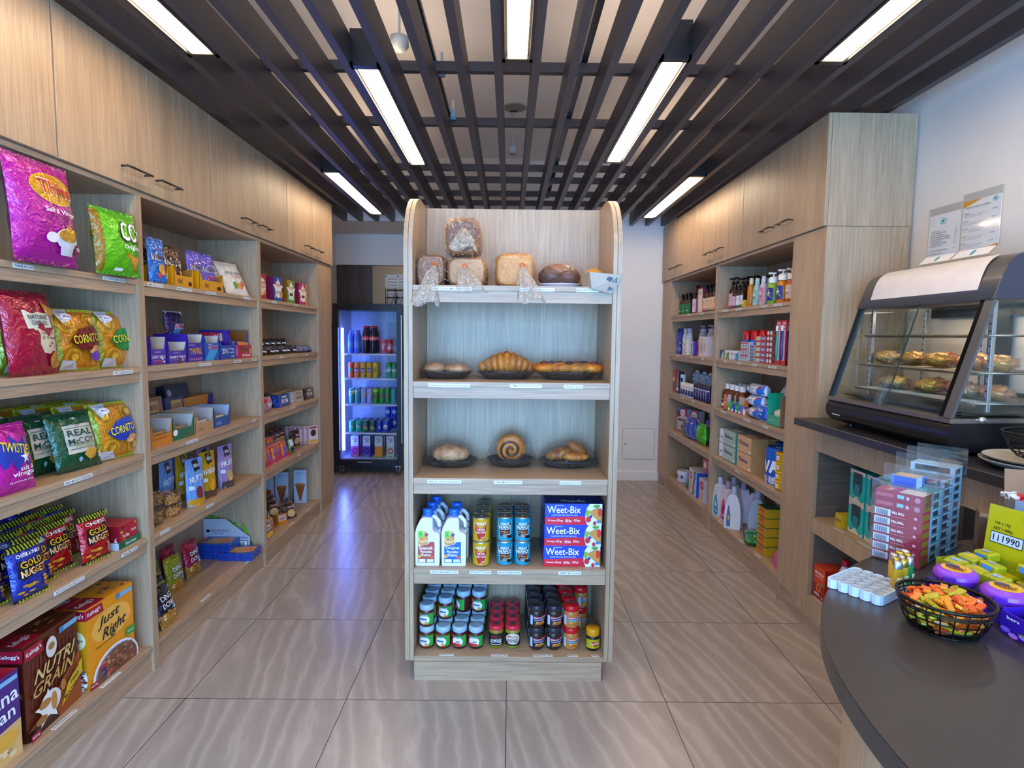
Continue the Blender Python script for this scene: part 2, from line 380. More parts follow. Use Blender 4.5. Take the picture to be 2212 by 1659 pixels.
# ------------------------------------------------------------------ the room
XL, XR, YB, ZB = -1.99, 1.99, 6.0, 2.615
white = plaster('painted_plaster', '#e0d5c8'); white2 = plaster('painted_plaster_far', '#f0eeec'); lid = plaster('ceiling_plaster', '#ece4de')
dark = M('#453c3c')
struct(B().box(-2.2, 2.2, -1.8, 6.95, -.05, 0, tiles()), 'floor')
struct(B().box(XL-.1, XL, -1.8, 6.83, 0, 3.25, white), 'wall_left')
struct(B().box(XR, XR+.1, -1.8, 6.1, 0, 3.25, white), 'wall_right')
wb = B().box(.05, XR, YB, YB+.1, 0, 3.25, white2).box(.05, .15, YB+.1, 6.73, 0, 2.63, white)
struct(wb, 'wall_back')
wp = B(); OX0, OX1, OZ0, OZ1 = -1.96, -.30, 1.0, 2.285     # pass-through to the kitchen
wp.box(XL, .15, 6.73, 6.83, 0, OZ0, white).box(XL, .15, 6.73, 6.83, OZ1, 3.25, white).box(XL, OX0, 6.73, 6.83, OZ0, OZ1, white).box(OX1, .15, 6.73, 6.83, OZ0, OZ1, white)
struct(wp, 'wall_rear')
struct(B().box(XL, .15, 5.93, 6.73, 2.63, 3.25, white), 'trim_bulkhead')
struct(B().box(-2.2, 2.2, -1.8, 6.0, 3.25, 3.35, lid), 'ceiling')
fw = B().box(XL-.1, -1.8, -1.8, -1.7, 0, 3.25, white).box(1.8, XR+.1, -1.8, -1.7, 0, 3.25, white).box(-1.8, 1.8, -1.8, -1.7, 2.6, 3.25, white)  # unseen front wall, its wide opening assumed for the daylight
struct(fw, 'wall_front')
wf = B(); al = M('#55585c', 'm')
for x in (-1.8, -.62, .58, 1.76): wf.box(x, x+.04, -1.78, -1.72, 0, 2.6, al)
wf.box(-1.8, 1.8, -1.78, -1.72, 2.56, 2.6, al).box(-1.8, 1.8, -1.78, -1.72, 0, .06, al)
struct(wf, 'assumed_window_1')  # assumed shopfront frames, out of view behind the added daylight fill
struct(B().box(.15, 1.575, 5.985, 6.0, 0, .09, white2, .002), 'baseboard_back')
hp = B(); gl = M('#8d8783')
for a in ((1.19, 1.525, .224, .2262), (1.19, 1.525, .548, .5502), (1.19, 1.1922, .224, .55), (1.523, 1.525, .224, .55)): hp.box(a[0], a[1], 5.9965, 5.999, a[2], a[3], gl)
hp.lathe([(0, 0), (.009, 0), (.009, .003), (.0, .003)], gl, 12)
hp.v[-48:] = [(1.222+x, 5.997-z, .385+y) for x, y, z in hp.v[-48:]]
hp.box(1.195, 1.52, 5.997, 5.9995, .228, .546, white2)
one(hp, 'access_panel', 'white flush access hatch with round lock low in the far wall', 'access panel')
# kitchen seen through the pass-through
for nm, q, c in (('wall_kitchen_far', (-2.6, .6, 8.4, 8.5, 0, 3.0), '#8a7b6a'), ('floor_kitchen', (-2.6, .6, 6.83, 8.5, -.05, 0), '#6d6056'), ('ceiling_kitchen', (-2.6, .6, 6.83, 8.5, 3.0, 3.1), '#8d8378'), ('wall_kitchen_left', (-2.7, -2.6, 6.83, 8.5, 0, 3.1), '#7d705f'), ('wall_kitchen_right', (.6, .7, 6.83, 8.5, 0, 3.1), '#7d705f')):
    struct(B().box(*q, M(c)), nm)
area('added_kitchen_lamp', (-.9, 7.6, 2.95), (0, 0, 0), 1.2, .3, 16, (1, .93, .85))  # added area light for the kitchen, no fitting modelled
sp = B().box(-1.975, -1.57, 6.705, 6.728, OZ0, OZ1-.004, wood('dark_stained_board', '#33261f', '#4a3a30'))
one(sp, 'sliding_shutter', 'dark brown shutter board closing one side of the kitchen hatch', 'shutter')
ku = B(); st = M('#b9b9b4', 'm')
ku.box(-1.52, -.5, 6.86, 7.25, .85, .9, st).box(-1.5, -.5, 6.9, 7.2, 0.002, .85, M('#8f9190', 'm'))
one(ku, 'kitchen_bench', 'steel kitchen bench behind the hatch over the fridge', 'bench')
gr = T('white_louvre_grille', 'white louvred ventilation grille hanging behind the kitchen hatch', 'grille', None, (0, 0, 0))
g = B(); wh = M('#cfd2cf')
for i in range(14): g.box(-1.50, -.55, 7.1, 7.122, 2.17-i*.036, 2.192-i*.036, wh)
g.obj('slats', gr)
g = B()
for x in (-1.5, -1.36, -1.22, -1.06, -.9, -.74, -.58): g.box(x, x+.018, 7.092, 7.13, 1.68, 2.2, wh)
g.box(-1.5, -.55, 7.092, 7.13, 2.19, 2.215, wh); g.obj('frame', gr)
g = B(); g.box(-1.5, -1.48, 7.1, 7.13, .9, 1.68, wh).box(-.58, -.56, 7.1, 7.13, .9, 1.68, wh); g.obj('stand', gr)
mag = B(); cols = ['#c9d6dc', '#30405a', '#d9e3e6', '#453a34', '#b23a33', '#c8c3b8']
rk = T('wire_rack', 'dark wire rack in the kitchen hatch above the drinks fridge', 'rack')
g = B(); bk = M('#262424', 'm')
for z in (1.83, 1.93, 2.02): g.tube([(-1.46, 6.90, z), (-1.02, 6.90, z)], .004, bk); g.tube([(-1.46, 6.98, z), (-1.02, 6.98, z)], .004, bk)
for x in (-1.46, -1.35, -1.24, -1.13, -1.02): g.tube([(x, 6.90, 1.79), (x, 6.90, 2.04)], .004, bk); g.tube([(x, 6.98, 1.79), (x, 6.98, 2.04)], .004, bk)
g.box(-1.46, -1.02, 6.88, 7.0, 1.785, 1.79, bk); g.obj('basket', rk)
g = B()
for x in (-1.45, -1.03): g.box(x-.01, x+.01, 6.93, 6.95, .9, 1.785, bk)
g.obj('stand', rk)
for i, (x, c) in enumerate(zip((-1.42, -1.37, -1.32, -1.25, -1.19, -1.11), cols)):
    one(B().box(0, .006, 0, .05, 0, .17, M(c)), 'leaflet', '%s leaflet standing in the wire rack, %s along from the shutter' % (['pale blue', 'navy', 'white', 'brown', 'red', 'cream'][i], ORD[i]), 'leaflet', 'leaflets in the wire rack', (x, 6.905, 1.796), (0, .25, 0))

# ceiling: battens, cross rails, luminaires, small devices
PT = .1585
lamps = [(-1.248, 1.05, 2.44), (-1.248, 4.152, 5.53), (-.614, 2.557, 3.93), (.02, 1.06, 2.447), (.656, 2.457, 3.815), (1.290, 1.04, 2.431), (1.290, 4.15, 5.548), (-.614, -.3, 1.1), (.656, -.3, 1.1), (.02, 4.9, 5.0)][:9]  # the last pair, behind the camera, is assumed
xs = []; x = .02-PT*.5
while x > XL+.03: xs.append(x); x -= PT
x = .02+PT*.5
while x < XR-.02: xs.append(x); x += PT
xs.sort()
for i, x in enumerate(xs):
    b = B(); y1 = 5.91 if x < .1 else 5.955
    b.box(x-.0175, x+.0175, -1.69, y1, ZB, ZB+.125, dark)
    one(b, 'ceiling_batten', 'long dark ceiling batten, %s of %d counted from the %s wall' % ((ORD+['twenty-first', 'twenty-second', 'twenty-third', 'twenty-fourth', 'twenty-fifth'])[i], len(xs), 'snack cupboard'), 'batten', 'dark ceiling battens')
for i, y in enumerate((-.6, .55, 1.72, 2.86, 3.57, 4.51, 4.85, 5.31, 5.68)):
    one(B().box(XL+.02, XR-.02, y, y+.035, ZB+.127, ZB+.172, dark), 'ceiling_rail', 'dark cross rail above the battens, %s from the assumed shopfront' % ORD[i], 'rail', 'ceiling cross rails')
lm = M('#fff1e2', 'e'); _lit = bpy.data.materials.new('luminaire_diffuser'); _lit.use_nodes = True
_p = _lit.node_tree.nodes['Principled BSDF']; _p.inputs['Base Color'].default_value = (.9, .9, .9, 1); _p.inputs['Emission Color'].default_value = (1, .76, .52, 1); _p.inputs['Emission Strength'].default_value = LAMP
_up = _lit.copy(); _up.name = 'added_uplight'; _up.node_tree.nodes['Principled BSDF'].inputs['Emission Strength'].default_value = UP  # glow of the added strips above the housings
blk = M('#1f1b1b', 's')
LN = ['over the snack shelves near the camera', 'over the snack shelves by the fridge alcove', 'between the snack aisle and the bread gondola', 'over the bread gondola at the frame edge', 'between the bread gondola and the toiletries', 'over the service counter', 'over the toiletries near the white wall', 'assumed behind the camera, snack side', 'assumed behind the camera, counter side']
for i, (x, y0, y1) in enumerate(lamps):
    t = T('linear_luminaire', 'black linear luminaire with white diffuser %s' % LN[i], 'ceiling light', 'linear luminaires', (x, y0, ZB))
    h = .0615; L = y1-y0; b = B()
    b.box(-h, h, -.035, L+.03, .012, .145, blk).box(-h, -h+.012, -.035, L+.03, -.004, .012, blk).box(h-.012, h, -.035, L+.03, -.004, .012, blk).box(-h, h, -.035, -.0, -.004, .012, blk).box(-h, h, L, L+.03, -.004, .012, blk)
    b.obj('housing', t); B().box(-.0385, .0385, .002, L-.002, .0, .011, _lit).obj('diffuser', t); B().box(-.03, .03, .05, L-.05, .146, .150, _up).obj('added_uplight_strip', t)  # upward strip, hidden from below, is added to lighten the ceiling
for (x, y, nm, lb, k) in ((-.547, 2.943, 'smoke_detector', 'white round smoke detector hanging on a stem between battens', 0), (.011, 4.70, 'sprinkler_spot', 'small white spot on a stem under the ceiling', 1)):
    t = T(nm, lb, 'detector' if k == 0 else 'spotlight', None, (x, y, 2.87 if k == 0 else 2.92)); b = B(); q = M('#aeb8bd', 's')
    (b.lathe([(.0, 0), (.03, .0), (.045, .02), (.045, .06), (.02, .07), (0, .07)], q, 18) if k == 0 else b.lathe([(0, 0), (.025, 0), (.035, .02), (.03, .06), (0, .07)], q, 16)).obj('body', t)
    B().lathe([(.006, .07), (.006, .38-(.05 if k else 0))], q, 8).obj('stem', t); B().lathe([(.03, .37-(.05 if k else 0)), (.03, .379-(.05 if k else 0))], q, 14).obj('ceiling_rose', t)
b = B(); b.lathe([(.09, 0), (.095, .003), (.095, .008)], M('#a19a95'), 28).lathe([(.075, -.001), (.075, 0)], M('#8e8782'), 28)
one(b, 'ceiling_speaker', 'flat round speaker grille in the ceiling above the gondola', 'speaker', None, (.022, 4.627, 3.241))
b = B().lathe([(0, -.03), (.06, -.028), (.085, -.01), (.09, .0)], M('#93a4ac', 's'), 24)
one(b, 'ceiling_dome', 'pale shallow dome fitting on the ceiling behind the centre luminaire', 'sensor', None, (.009, 3.93, 3.25))
for i, (x, y0, y1) in enumerate(((-.392, 1.6, 3.7), (.325, 1.8, 5.6))):
    one(B().box(x, x+.03, y0, y1, ZB+.176, ZB+.2, blk), 'lighting_track', 'black lighting track %s' % ('above the bread gondola on the snack side' if i == 0 else 'above the bread gondola on the toiletries side'), 'track')
for i, (x, y) in enumerate(((-.345, 2.97), (-.345, 3.55), (.30, 2.97))):
    t = T('track_spot', 'small pale blue-grey spotlight on the track, %s' % ('snack side, nearer one', 'snack side, farther one', 'toiletries side')[i], 'spotlight', 'track spotlights', (x, y, ZB+.2))
    B().lathe([(.0, -.05), (.018, -.05), (.018, .01), (.0, .012)], M('#8fb0c0', 's'), 12).obj('head', t); B().box(-.006, .006, -.006, .006, .01, .06, q).obj('arm', t)
# ------------------------------------------------------------------ shelving
ZL = (.115, .605, .975, 1.348, 1.717); ZR = (.14, .605, .975, 1.343, 1.708); ZG = (.107, .5, .895, 1.305, 1.705)
tagw = M('#e6e6e2'); ink = M('#2a2a33')
def price(parent, shelf, txt, along, z, side, x=None):
    """paper price strip stuck to the edge of a shelf; side L/R = wall units, G = gondola"""
    w = .0058*len(txt)+.010; b = B(); h = .014
    if side == 'G': b.box(along-w/2, along+w/2, x-.0012, x-.0002, z-.022, z-.022+h, tagw); S = lambda u, v, q: (along+(u-.5)*w, x-.0012-q, z-.022+v*h)
    elif side == 'L': b.box(x+.0002, x+.0012, along-w/2, along+w/2, z-.020, z-.02+h, tagw); S = lambda u, v, q: (x+.0012+q, along+(u-.5)*w, z-.02+v*h)
    elif side == 'R': b.box(x-.0012, x-.0002, along-w/2, along+w/2, z-.020, z-.02+h, tagw); S = lambda u, v, q: (x-.0012-q, along-(u-.5)*w, z-.02+v*h)
    elif side == 'LT': b.box(x-.02, x-.004, along-w/2, along+w/2, z+.0002, z+.001, tagw); S = lambda u, v, q: (x-.004-.016*v, along+(u-.5)*w, z+.001+q)
    elif side == 'RT': b.box(x+.004, x+.02, along-w/2, along+w/2, z+.0002, z+.001, tagw); S = lambda u, v, q: (x+.004+.016*v, along-(u-.5)*w, z+.001+q)
    else: b.box(along-w/2, along+w/2, x+.004, x+.02, z+.0002, z+.001, tagw); S = lambda u, v, q: (along+(u-.5)*w, x+.004+.016*v, z+.001+q)
    b.art([('t', txt, .5, .5, .92, .55, ink)], S); b.obj('price_label', shelf)
def bay(label, sx, y0, y1, zs, top, tags, plinth_x):
    """one open bay; sx=-1 left wall, +1 right wall. y0..y1 = outer faces of its side boards' middles"""
    t = T('shelving_bay', label, 'shelving', 'open shelving bays', (0, 0, 0))
    F = 1.56; Bk = 1.975; X = lambda a, c: tuple(sorted((sx*a, sx*c)))
    m = .019
    for k, (a, c) in enumerate(((y0, y0+m), (y1-m, y1))):
        xx = X(F, Bk); B().box(xx[0], xx[1], a+.0005, c-.0005, 0.0, top, WV).obj('side_panel', t)
    xx = X(Bk-.045, Bk-.03); B().box(xx[0], xx[1], y0+m, y1-m, .08, top, WV).obj('back_panel', t)
    for k, z in enumerate(zs):
        xx = X(F+.004, Bk-.045); b = B(); b.box(xx[0], xx[1], y0+m, y1-m, z-.022, z, WY, .0008)
        if k: x2 = X(F+.012, F+.03); b.box(x2[0], x2[1], y0+m, y1-m, z-.062, z-.022, WY, .0008)
        o = b.obj('shelf', t)
        for (yy, txt) in tags.get(k, ()):
            if k: price(t, o, txt, yy, z, 'L' if sx < 0 else 'R', sx*(F+.004))
            else: price(t, o, txt, yy, z, 'LT' if sx < 0 else 'RT', sx*(F+.004))
    xx = X(plinth_x, plinth_x+.018); B().box(xx[0], xx[1], y0, y1, 0, zs[0]-.0225, WY).obj('plinth', t)
    xx = X(F, Bk-.045); B().box(xx[0], xx[1], y0+m, y1-m, top-.019, top, WY).obj('top_panel', t)
    return t
def cupboard(label, sx, y0, y1, z0, z1, hz):
    t = T('overhead_cupboard', label, 'cupboard', 'overhead cupboards')
    F = 1.56; X = lambda a, c: tuple(sorted((sx*a, sx*c)))
    xx = X(F+.004, 1.98); B().box(xx[0], xx[1], y0+.001, y1-.001, z0, z1, WV).obj('carcass', t)
    ym = (y0+y1)/2
    for k, (a, c) in enumerate(((y0, ym), (ym, y1))):
        xx = X(F-.015, F+.003); d = B().box(xx[0], xx[1], a+.0015, c-.0015, z0, z1, WV, .001).obj('door', t)
        h0, h1 = (ym-.03-.165, ym-.03) if k == 0 else (ym+.03, ym+.03+.165)
        g = B(); x_ = sx*(F-.045); xf = sx*(F-.015); hm = M('#4a4643', 'm')
        g.tube([(xf, h0+.008, hz), (x_, h0+.008, hz)], .004, hm); g.tube([(xf, h1-.008, hz), (x_, h1-.008, hz)], .004, hm); g.tube([(x_, h0, hz), (x_, h1, hz)], .0045, hm)
        g.obj('handle', d)
TL = 2.085
bay('oak shelving bay full of crisp bags and cereal boxes', -1, 1.30, 2.4945, ZL, TL, {4: [(1.90, 'THINS K21.00'), (2.33, 'CC CORN CHIPS K22.00')], 3: [(2.36, 'ASST CORNITOS K9.50')], 2: [(2.09, 'REAL MCCOY CHIPS K8.50')], 1: [(2.02, 'ASST GOLD NUGGETS K1.50'), (2.35, 'TRAIL MIX K4.50')], 0: [(1.98, 'NUTRIGRAIN K16.00'), (2.22, 'JUST RIGHT K18.00')]}, 1.572)
bay('oak shelving bay with chocolate trays and snack pouches', -1, 2.4955, 3.6715, ZL, TL, {4: [(2.60, 'MMS CRISPY K12.50'), (2.83, 'MMS MILK CHOC K12.50'), (3.08, 'MMS MINIS K12.50'), (3.5, 'VEGE CHIPS K14')], 3: [(3.0, 'CADBURY BARS K5.50'), (3.36, 'SNICKERS K5.50'), (3.58, 'KITKAT K5')], 2: [(2.85, 'SNACK BARS K4.50'), (3.55, 'K5.50')], 1: [(2.60, 'NUTS K12.50'), (3.0, 'NUT POPS K14')], 0: [(2.95, 'DING DONG K6.50'), (3.45, 'BISCUITS K4.50')]}, 1.572)
bay('oak shelving bay with cracker boxes and biscuits beside the fridge alcove', -1, 3.6725, 4.7995, ZL, TL, {4: [(3.9, 'CRACKERS K12'), (4.3, 'CRACKERS K12')], 3: [(4.0, 'OREO K6'), (4.5, 'OREO K6')], 2: [(4.2, 'TIM TAM K12')], 1: [(4.3, 'POCKY K8')], 0: [(4.15, 'BISCUITS K6'), (4.5, 'CONES K15')]}, 1.572)
for i, (a, c, n) in enumerate(((1.02, 2.045, 'above the crisp bags, nearest the camera'), (2.05, 3.075, 'above the chocolate pouches'), (3.08, 4.105, 'above the cracker boxes'), (4.11, 5.13, 'next to the fridge alcove'))):
    cupboard('oak two-door overhead cupboard %s' % n, -1, a, c, TL+.003, 2.608, 2.155)
one(B().box(-1.975, -1.56, 4.80, 5.128, .10, TL, WV).box(-1.975, -1.572, 4.80, 5.128, 0, .0995, WY), 'tall_end_panel', 'plain tall oak panel at the fridge end of the snack shelving', 'end panel')
TR = 2.055
one(B().box(1.56, 1.975, 2.917, 3.2345, .104, TR, WV).box(1.575, 1.975, 2.917, 3.2345, 0, .1035, WY).box(1.561, 1.58, 2.917, 3.055, .06, .1035, WV), 'tall_end_panel', 'tall grey oak cabinet side beside the food warmer', 'end panel')
bay('oak shelving bay with toiletries, tissues and fabric softener', 1, 3.235, 4.4365, ZR, TR, {4: [(3.42, 'BODY WASH K24.50'), (3.6, 'LOTION K29'), (4.0, 'BODY WASH K24.00'), (4.25, 'HAND LOTION K19')], 3: [(3.45, 'TOOTHBRUSH K9.50'), (3.7, 'COLGATE K14'), (3.95, 'PLUG K12'), (4.2, 'SOAP K6')], 2: [(4.2, 'VITAMIN DRINK K8'), (3.78, 'BABY WIPES K14.50'), (3.5, 'GLOVES K9')], 1: [(3.9, 'TISSUES K9')], 0: [(4.2, 'SOFTENER K24'), (3.8, 'SOFTENER K24'), (3.55, 'SPONGE K8')]}, 1.575)
bay('oak shelving bay with shampoos and nappies by the white wall', 1, 4.4375, 5.686, ZR, TR, {4: [(5.1, 'SHAMPOO K29'), (4.75, 'LOTION K29')], 3: [(5.4, 'NIVEA K24'), (5.0, 'CREAM K12'), (4.7, 'BABY K14')], 2: [(5.2, 'ORAL B K9'), (4.9, 'SHOWER K14')], 1: [(5.4, 'VEET K24')], 0: [(5.0, 'NAPPIES K29')]}, 1.575)
one(B().box(1.56, 1.975, 5.687, 5.984, .104, TR, WV).box(1.575, 1.975, 5.687, 5.984, 0, .1035, WY), 'tall_end_panel', 'narrow tall oak panel of the toiletries shelving against the white wall', 'end panel')
for a, c, n in ((2.92, 3.942, 'beside the food warmer'), (3.946, 4.966, 'in the middle'), (4.97, 5.984, 'next to the white wall')):
    cupboard('oak overhead cupboard with two doors above the toiletries %s' % n, 1, a, c, TR+.003, 2.598, 2.15)

# ------------------------------------------------------------------ gondola
gon = T('bread_gondola', 'freestanding oak gondola shelf with rounded top holding bread and jars', 'shelf unit', None, (0, 0, 0))
def arch(y0, y1, z0, z1, r):
    p = [(y1, z0), (y0, z0)]; n = 12
    p = [(y0, z0), (y0, z1-r)]+[(y0+r-r*math.cos(PI/2*i/n), z1-r+r*math.sin(PI/2*i/n)) for i in range(1, n+1)]
    p += [(y1-r+r*math.sin(PI/2*i/n), z1-r+r*math.cos(PI/2*i/n)) for i in range(0, n)]+[(y1, z1-r), (y1, z0)]
    return p[::-1]
for xa, xb in ((-.4385, -.421), (-.4185, -.402), (.424, .4405), (.443, .4605)):
    B().prism(arch(2.421, 3.24, .09, 2.10, .25), 'x', xa, xb, WV).obj('side_panel', gon)
for xa, xb in ((-.421, -.4185), (.4405, .443)): B().prism(arch(2.425, 3.236, .094, 2.096, .25), 'x', xa, xb, M('#6f6558')).obj('spacer', gon)
B().box(-.4, .4235, 2.825, 2.843, .0, 2.098, WV).obj('back_panel', gon)
gt = {4: [(-.24, 'WHITE/WHOLEMEAL BREAD K9.00'), (.06, 'K9.50'), (.14, 'MUFFINS K7.00'), (.32, 'BAGUETTE K8.00')], 3: [(-.25, 'ENGLISH SCONES FOR TWO K6.00'), (.07, 'JUMBO CROISSANT K9.50'), (.27, 'DANISH K9.50')], 2: [(-.27, 'PAIN AU CHOCOLATE K9.50'), (.0, 'CINNAMON ROLL K9.50'), (.265, 'DOUGHNUT K9.00')], 1: [(-.27, 'WOW PANCAKES K11.00'), (-.115, 'SPAGETTI K9.00'), (.01, 'BAKED BEAN K8.50'), (.27, 'WEET BIX K10.00')], 0: [(-.26, 'JAM K9.50'), (-.03, 'PICS BUTTER'), (.16, 'PEANUT BUTTER'), (.29, 'PEANUT'), (.39, 'VEGE')]}
for k, z in enumerate(ZG):
    b = B(); b.box(-.4015, .4235, 2.424, 2.825, z-.022, z, WX, .0008)
    if k: b.box(-.4015, .4235, 2.430, 2.448, z-.070, z-.022, WX, .0008)
    o = b.obj('shelf', gon)
    B().box(-.4015, .4235, 2.843, 3.236, z-.022, z, WX).obj('shelf', gon)
    for x, tx in gt[k]: price(gon, o, tx, x, z, 'GT' if k == 0 else 'G', 2.424)
B().box(-.4, .414, 2.422, 2.44, 0, .084, WX).obj('plinth', gon); B().box(-.4, .414, 3.22, 3.238, 0, .084, WX).obj('plinth', gon)
# price strips lying on the lowest shelf keep clear of the jars

# ------------------------------------------------------------------ counters on the service side
cn = T('service_counter', 'oak service counter with open niches and dark worktop under the food warmer', 'counter')
wt = M('#2b2a2e', 's')
B().box(1.44, 1.985, .62, 2.905, 1.07, 1.105, wt, .002).obj('worktop', cn)
b = B(); Y0, Y1 = 1.60, 2.908
b.box(1.56, 1.98, Y0, 2.9165, .06, .175, WV)
b.box(1.56, 1.58, Y0, Y1, .515, .59, WV).box(1.56, 1.58, Y0, 2.9165, .935, 1.069, WV)
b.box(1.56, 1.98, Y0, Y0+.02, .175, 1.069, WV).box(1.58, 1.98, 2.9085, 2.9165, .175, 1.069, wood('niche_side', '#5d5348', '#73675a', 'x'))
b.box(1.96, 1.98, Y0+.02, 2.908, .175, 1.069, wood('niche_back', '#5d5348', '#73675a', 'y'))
b.obj('carcass', cn)
B().box(1.58, 1.96, Y0+.02, 2.9085, .57, .592, WY).obj('shelf', cn); B().box(1.562, 1.96, Y0+.02, 2.9085, .1755, .18, WY).obj('shelf', cn)
B().box(1.58, 1.96, Y0+.02, 2.9085, 1.0, 1.02, WY).obj('top_panel', cn)
B().box(1.575, 1.98, Y0, 2.9165, 0, .0595, WY).obj('plinth', cn)
for yy, tx, zz in ((2.70, 'COVER PRICE', .592), (2.50, 'DEODORANT K29.00', .592), (2.84, 'ARMADA SWEEP', .18)): price(cn, cn, tx, yy, zz, 'RT', 1.57)
rc = T('round_counter', 'large dark round-edged checkout counter on an oak drum', 'counter')
cx, cy, R = 1.4003, .6946, .8808
def disc(r, z0, z1, mt, n=160, xmax=1.985, bev=0):
    P = []
    for i in range(n):
        a = 2*PI*i/n; x, y = cx+r*math.cos(a), cy+r*math.sin(a)
        if x > xmax: continue
        P.append((x, y, a))
    P = [(min(x, xmax), y) for x, y, a in sorted(P, key=lambda q: (q[2]) % (2*PI))]
    dy = math.sqrt(r*r-(xmax-cx)**2); P = [(xmax, cy+dy)]+P+[(xmax, cy-dy)]
    return P
b = B(); tp = M('#39322e', 's')
P = disc(R, 0, 0, None); b.prism(P, 'z', .912, .948, tp, True); P2 = disc(R-.0015, 0, 0, None); b.prism(P2, 'z', .948, .95, tp)
b.obj('worktop', rc)
B().prism(disc(.833, 0, 0, None), 'z', .08, .9115, WV, True).obj('drum', rc)
B().prism(disc(.80, 0, 0, None), 'z', 0, .0795, WX, True).obj('plinth', rc)
# ------------------------------------------------------------------ snack side
f_ = lambda h: M(h, 'f'); s_ = lambda h: M(h, 's')
def L(o, y, z, x=-1.60, tilt=0, dyaw=0, label=None): return dup(o, (x, y, z+.0006), (-tilt, 0, PI/2+dyaw), label)
def bagthing(name, label, cat, group, **k): return one(bag(**k), name, label, cat, group)
W_, K_ = s_('#f2f2ee'), s_('#15151a')
# top shelf: magenta and green crisp bags
o = bagthing('crisp_bag', 'large magenta crisp bag with yellow oval on the top shelf at the photo edge', 'crisp bag', 'crisp bags', w=.27, h=.34, t=.09, body=f_('#b3138f'), seal=f_('#8d0f72'), back=f_('#7c0d66'), seed=1, art=[
    ('e', .57, .72, .37, .15, f_('#d9ab1c')), ('e', .57, .72, .35, .135, f_('#c98d10')), ('t', 'Thins', .58, .73, .56, .15, W_), ('t', 'Thins', .58, .73, .54, .13, s_('#c01420')),
    ('t', 'Salt & Vinegar', .62, .505, .56, .06, W_), ('t', 'thin & crispy', .62, .455, .4, .03, s_('#5c0a4a')), ('e', .70, .26, .22, .10, s_('#e8e8ec')), ('p', [(.55, .28), (.85, .28), (.80, .10), (.60, .10)], s_('#d5d5dd')), ('e', .70, .29, .18, .06, f_('#cf9a25')), ('p', [(.58, .28), (.7, .40), (.84, .34), (.82, .26)], f_('#e3a423')),
    ('e', .42, .25, .10, .05, s_('#e9e0ec')), ('r', .84, .14, .95, .22, s_('#7a1030')), ('t', 'TIN', .895, .18, .08, .04, W_)])
L(o, 1.965, ZL[4], -1.535, .08)
o = bagthing('crisp_bag', 'green corn chip bag with white letters on the top shelf', 'crisp bag', 'crisp bags', w=.225, h=.255, t=.085, body=f_('#5cb813'), seal=f_('#3f9a0c'), back=f_('#4aa30e'), edge=f_('#8a6a10'), seed=4, art=[
    ('t', "CC's", .68, .66, .56, .34, K_), ('t', "CC's", .69, .67, .52, .30, W_), ('t', 'Original', .66, .42, .42, .085, W_), ('p', [(.50, .34), (.90, .30), (.78, .06)], f_('#e08a18')), ('p', [(.60, .30), (.84, .28), (.76, .12)], f_('#eda534')), ('r', .3, .06, .48, .1, W_)])
L(o, 2.322, ZL[4], -1.535, .1, -.12)
# second shelf: crimson natural crisps and corn rings
o = bagthing('crisp_bag', 'crimson crinkle-cut crisp bag with beige panel at the photo edge', 'crisp bag', 'crisp bags', w=.235, h=.285, t=.08, body=f_('#a50f35'), seal=f_('#7d0a26'), seed=2, art=[
    ('p', [(.34, .60), (.88, .56), (.90, .22), (.52, .26)], s_('#d8cdae')), ('p', [(.22, .76), (.74, .74), (.76, .56), (.24, .54)], s_('#d8d8c4')), ('t', 'NATURAL', .48, .68, .40, .055, s_('#1c2b28')), ('t', 'CHIP CO.', .49, .61, .36, .055, s_('#1c2b28')),
    ('t', 'Sea Salt', .62, .50, .3, .045, s_('#8a3a3a')), ('t', '& Vinegar', .66, .43, .36, .05, s_('#2c2424')), ('e', .82, .17, .15, .10, f_('#c98a26')), ('p', [(.62, .86), (.95, .80), (.92, .72), (.68, .70)], f_('#d39a22')), ('sc', .6, .30, .85, .38, 5, .03, [s_('#8a2a3a')])])
L(o, 1.975, ZL[3], -1.605, .1, .1)
def corn(c1, em, label, seed, txt='CORNITOS'):
    return one(bag(w=.215, h=.235, t=.075, body=f_('#d8891a'), seal=f_('#a3a81a'), back=f_('#9aa018'), edge=f_('#9aa51c'), seed=seed, art=[
        *[('e', u, v, .17, .15, f_('#e0a325')) for u, v in ((.25, .75), (.8, .8), (.3, .2), (.85, .2), (.5, .5))], *[('e', u, v, .11, .10, f_('#b9781a')) for u, v in ((.25, .75), (.8, .8), (.3, .2), (.85, .2))], *[('e', u, v, .07, .06, f_('#e3ab30')) for u, v in ((.25, .75), (.8, .8), (.3, .2), (.85, .2))],
        ('p', [(.05, .02), (.42, .02), (.30, .15), (.08, .17)], f_('#c9ccd2')), ('p', [(.06, .98), (.36, .98), (.3, .80), (.16, .74)], f_('#bfc0c8')), ('e', .27, .86, .10, .055, s_('#e9e4e6')), ('t', 'Mount', .27, .865, .13, .03, s_('#6a1a3a')),
        ('p', [(.20, .46), (.42, .66), (.80, .72), (.97, .60), (.95, .38), (.72, .26), (.4, .32)], em), ('t', txt, .58, .50, .68, .155, K_, .10), ('t', txt, .575, .505, .66, .14, s_('#e3d13a'), .10), ('e', .76, .34, .12, .05, f_('#d79a50')), ('e', .68, .29, .1, .04, f_('#e0aa66')), *c1]), 'crisp_bag', label, 'crisp bag', 'corn ring bags')
mar, grn, blu = f_('#7c1212'), f_('#138a36'), f_('#1c3fb0')
o = corn([('e', .74, .22, .12, .08, s_('#6a3aa8'))], mar, 'corn ring bag with maroon emblem, front one, on the second shelf', 11); L(o, 2.238, ZL[3], -1.655, .13, -.10)
L(o, 2.09, ZL[3], -1.735, .10, -.05, 'corn ring bag with maroon emblem tucked behind the crimson bag')
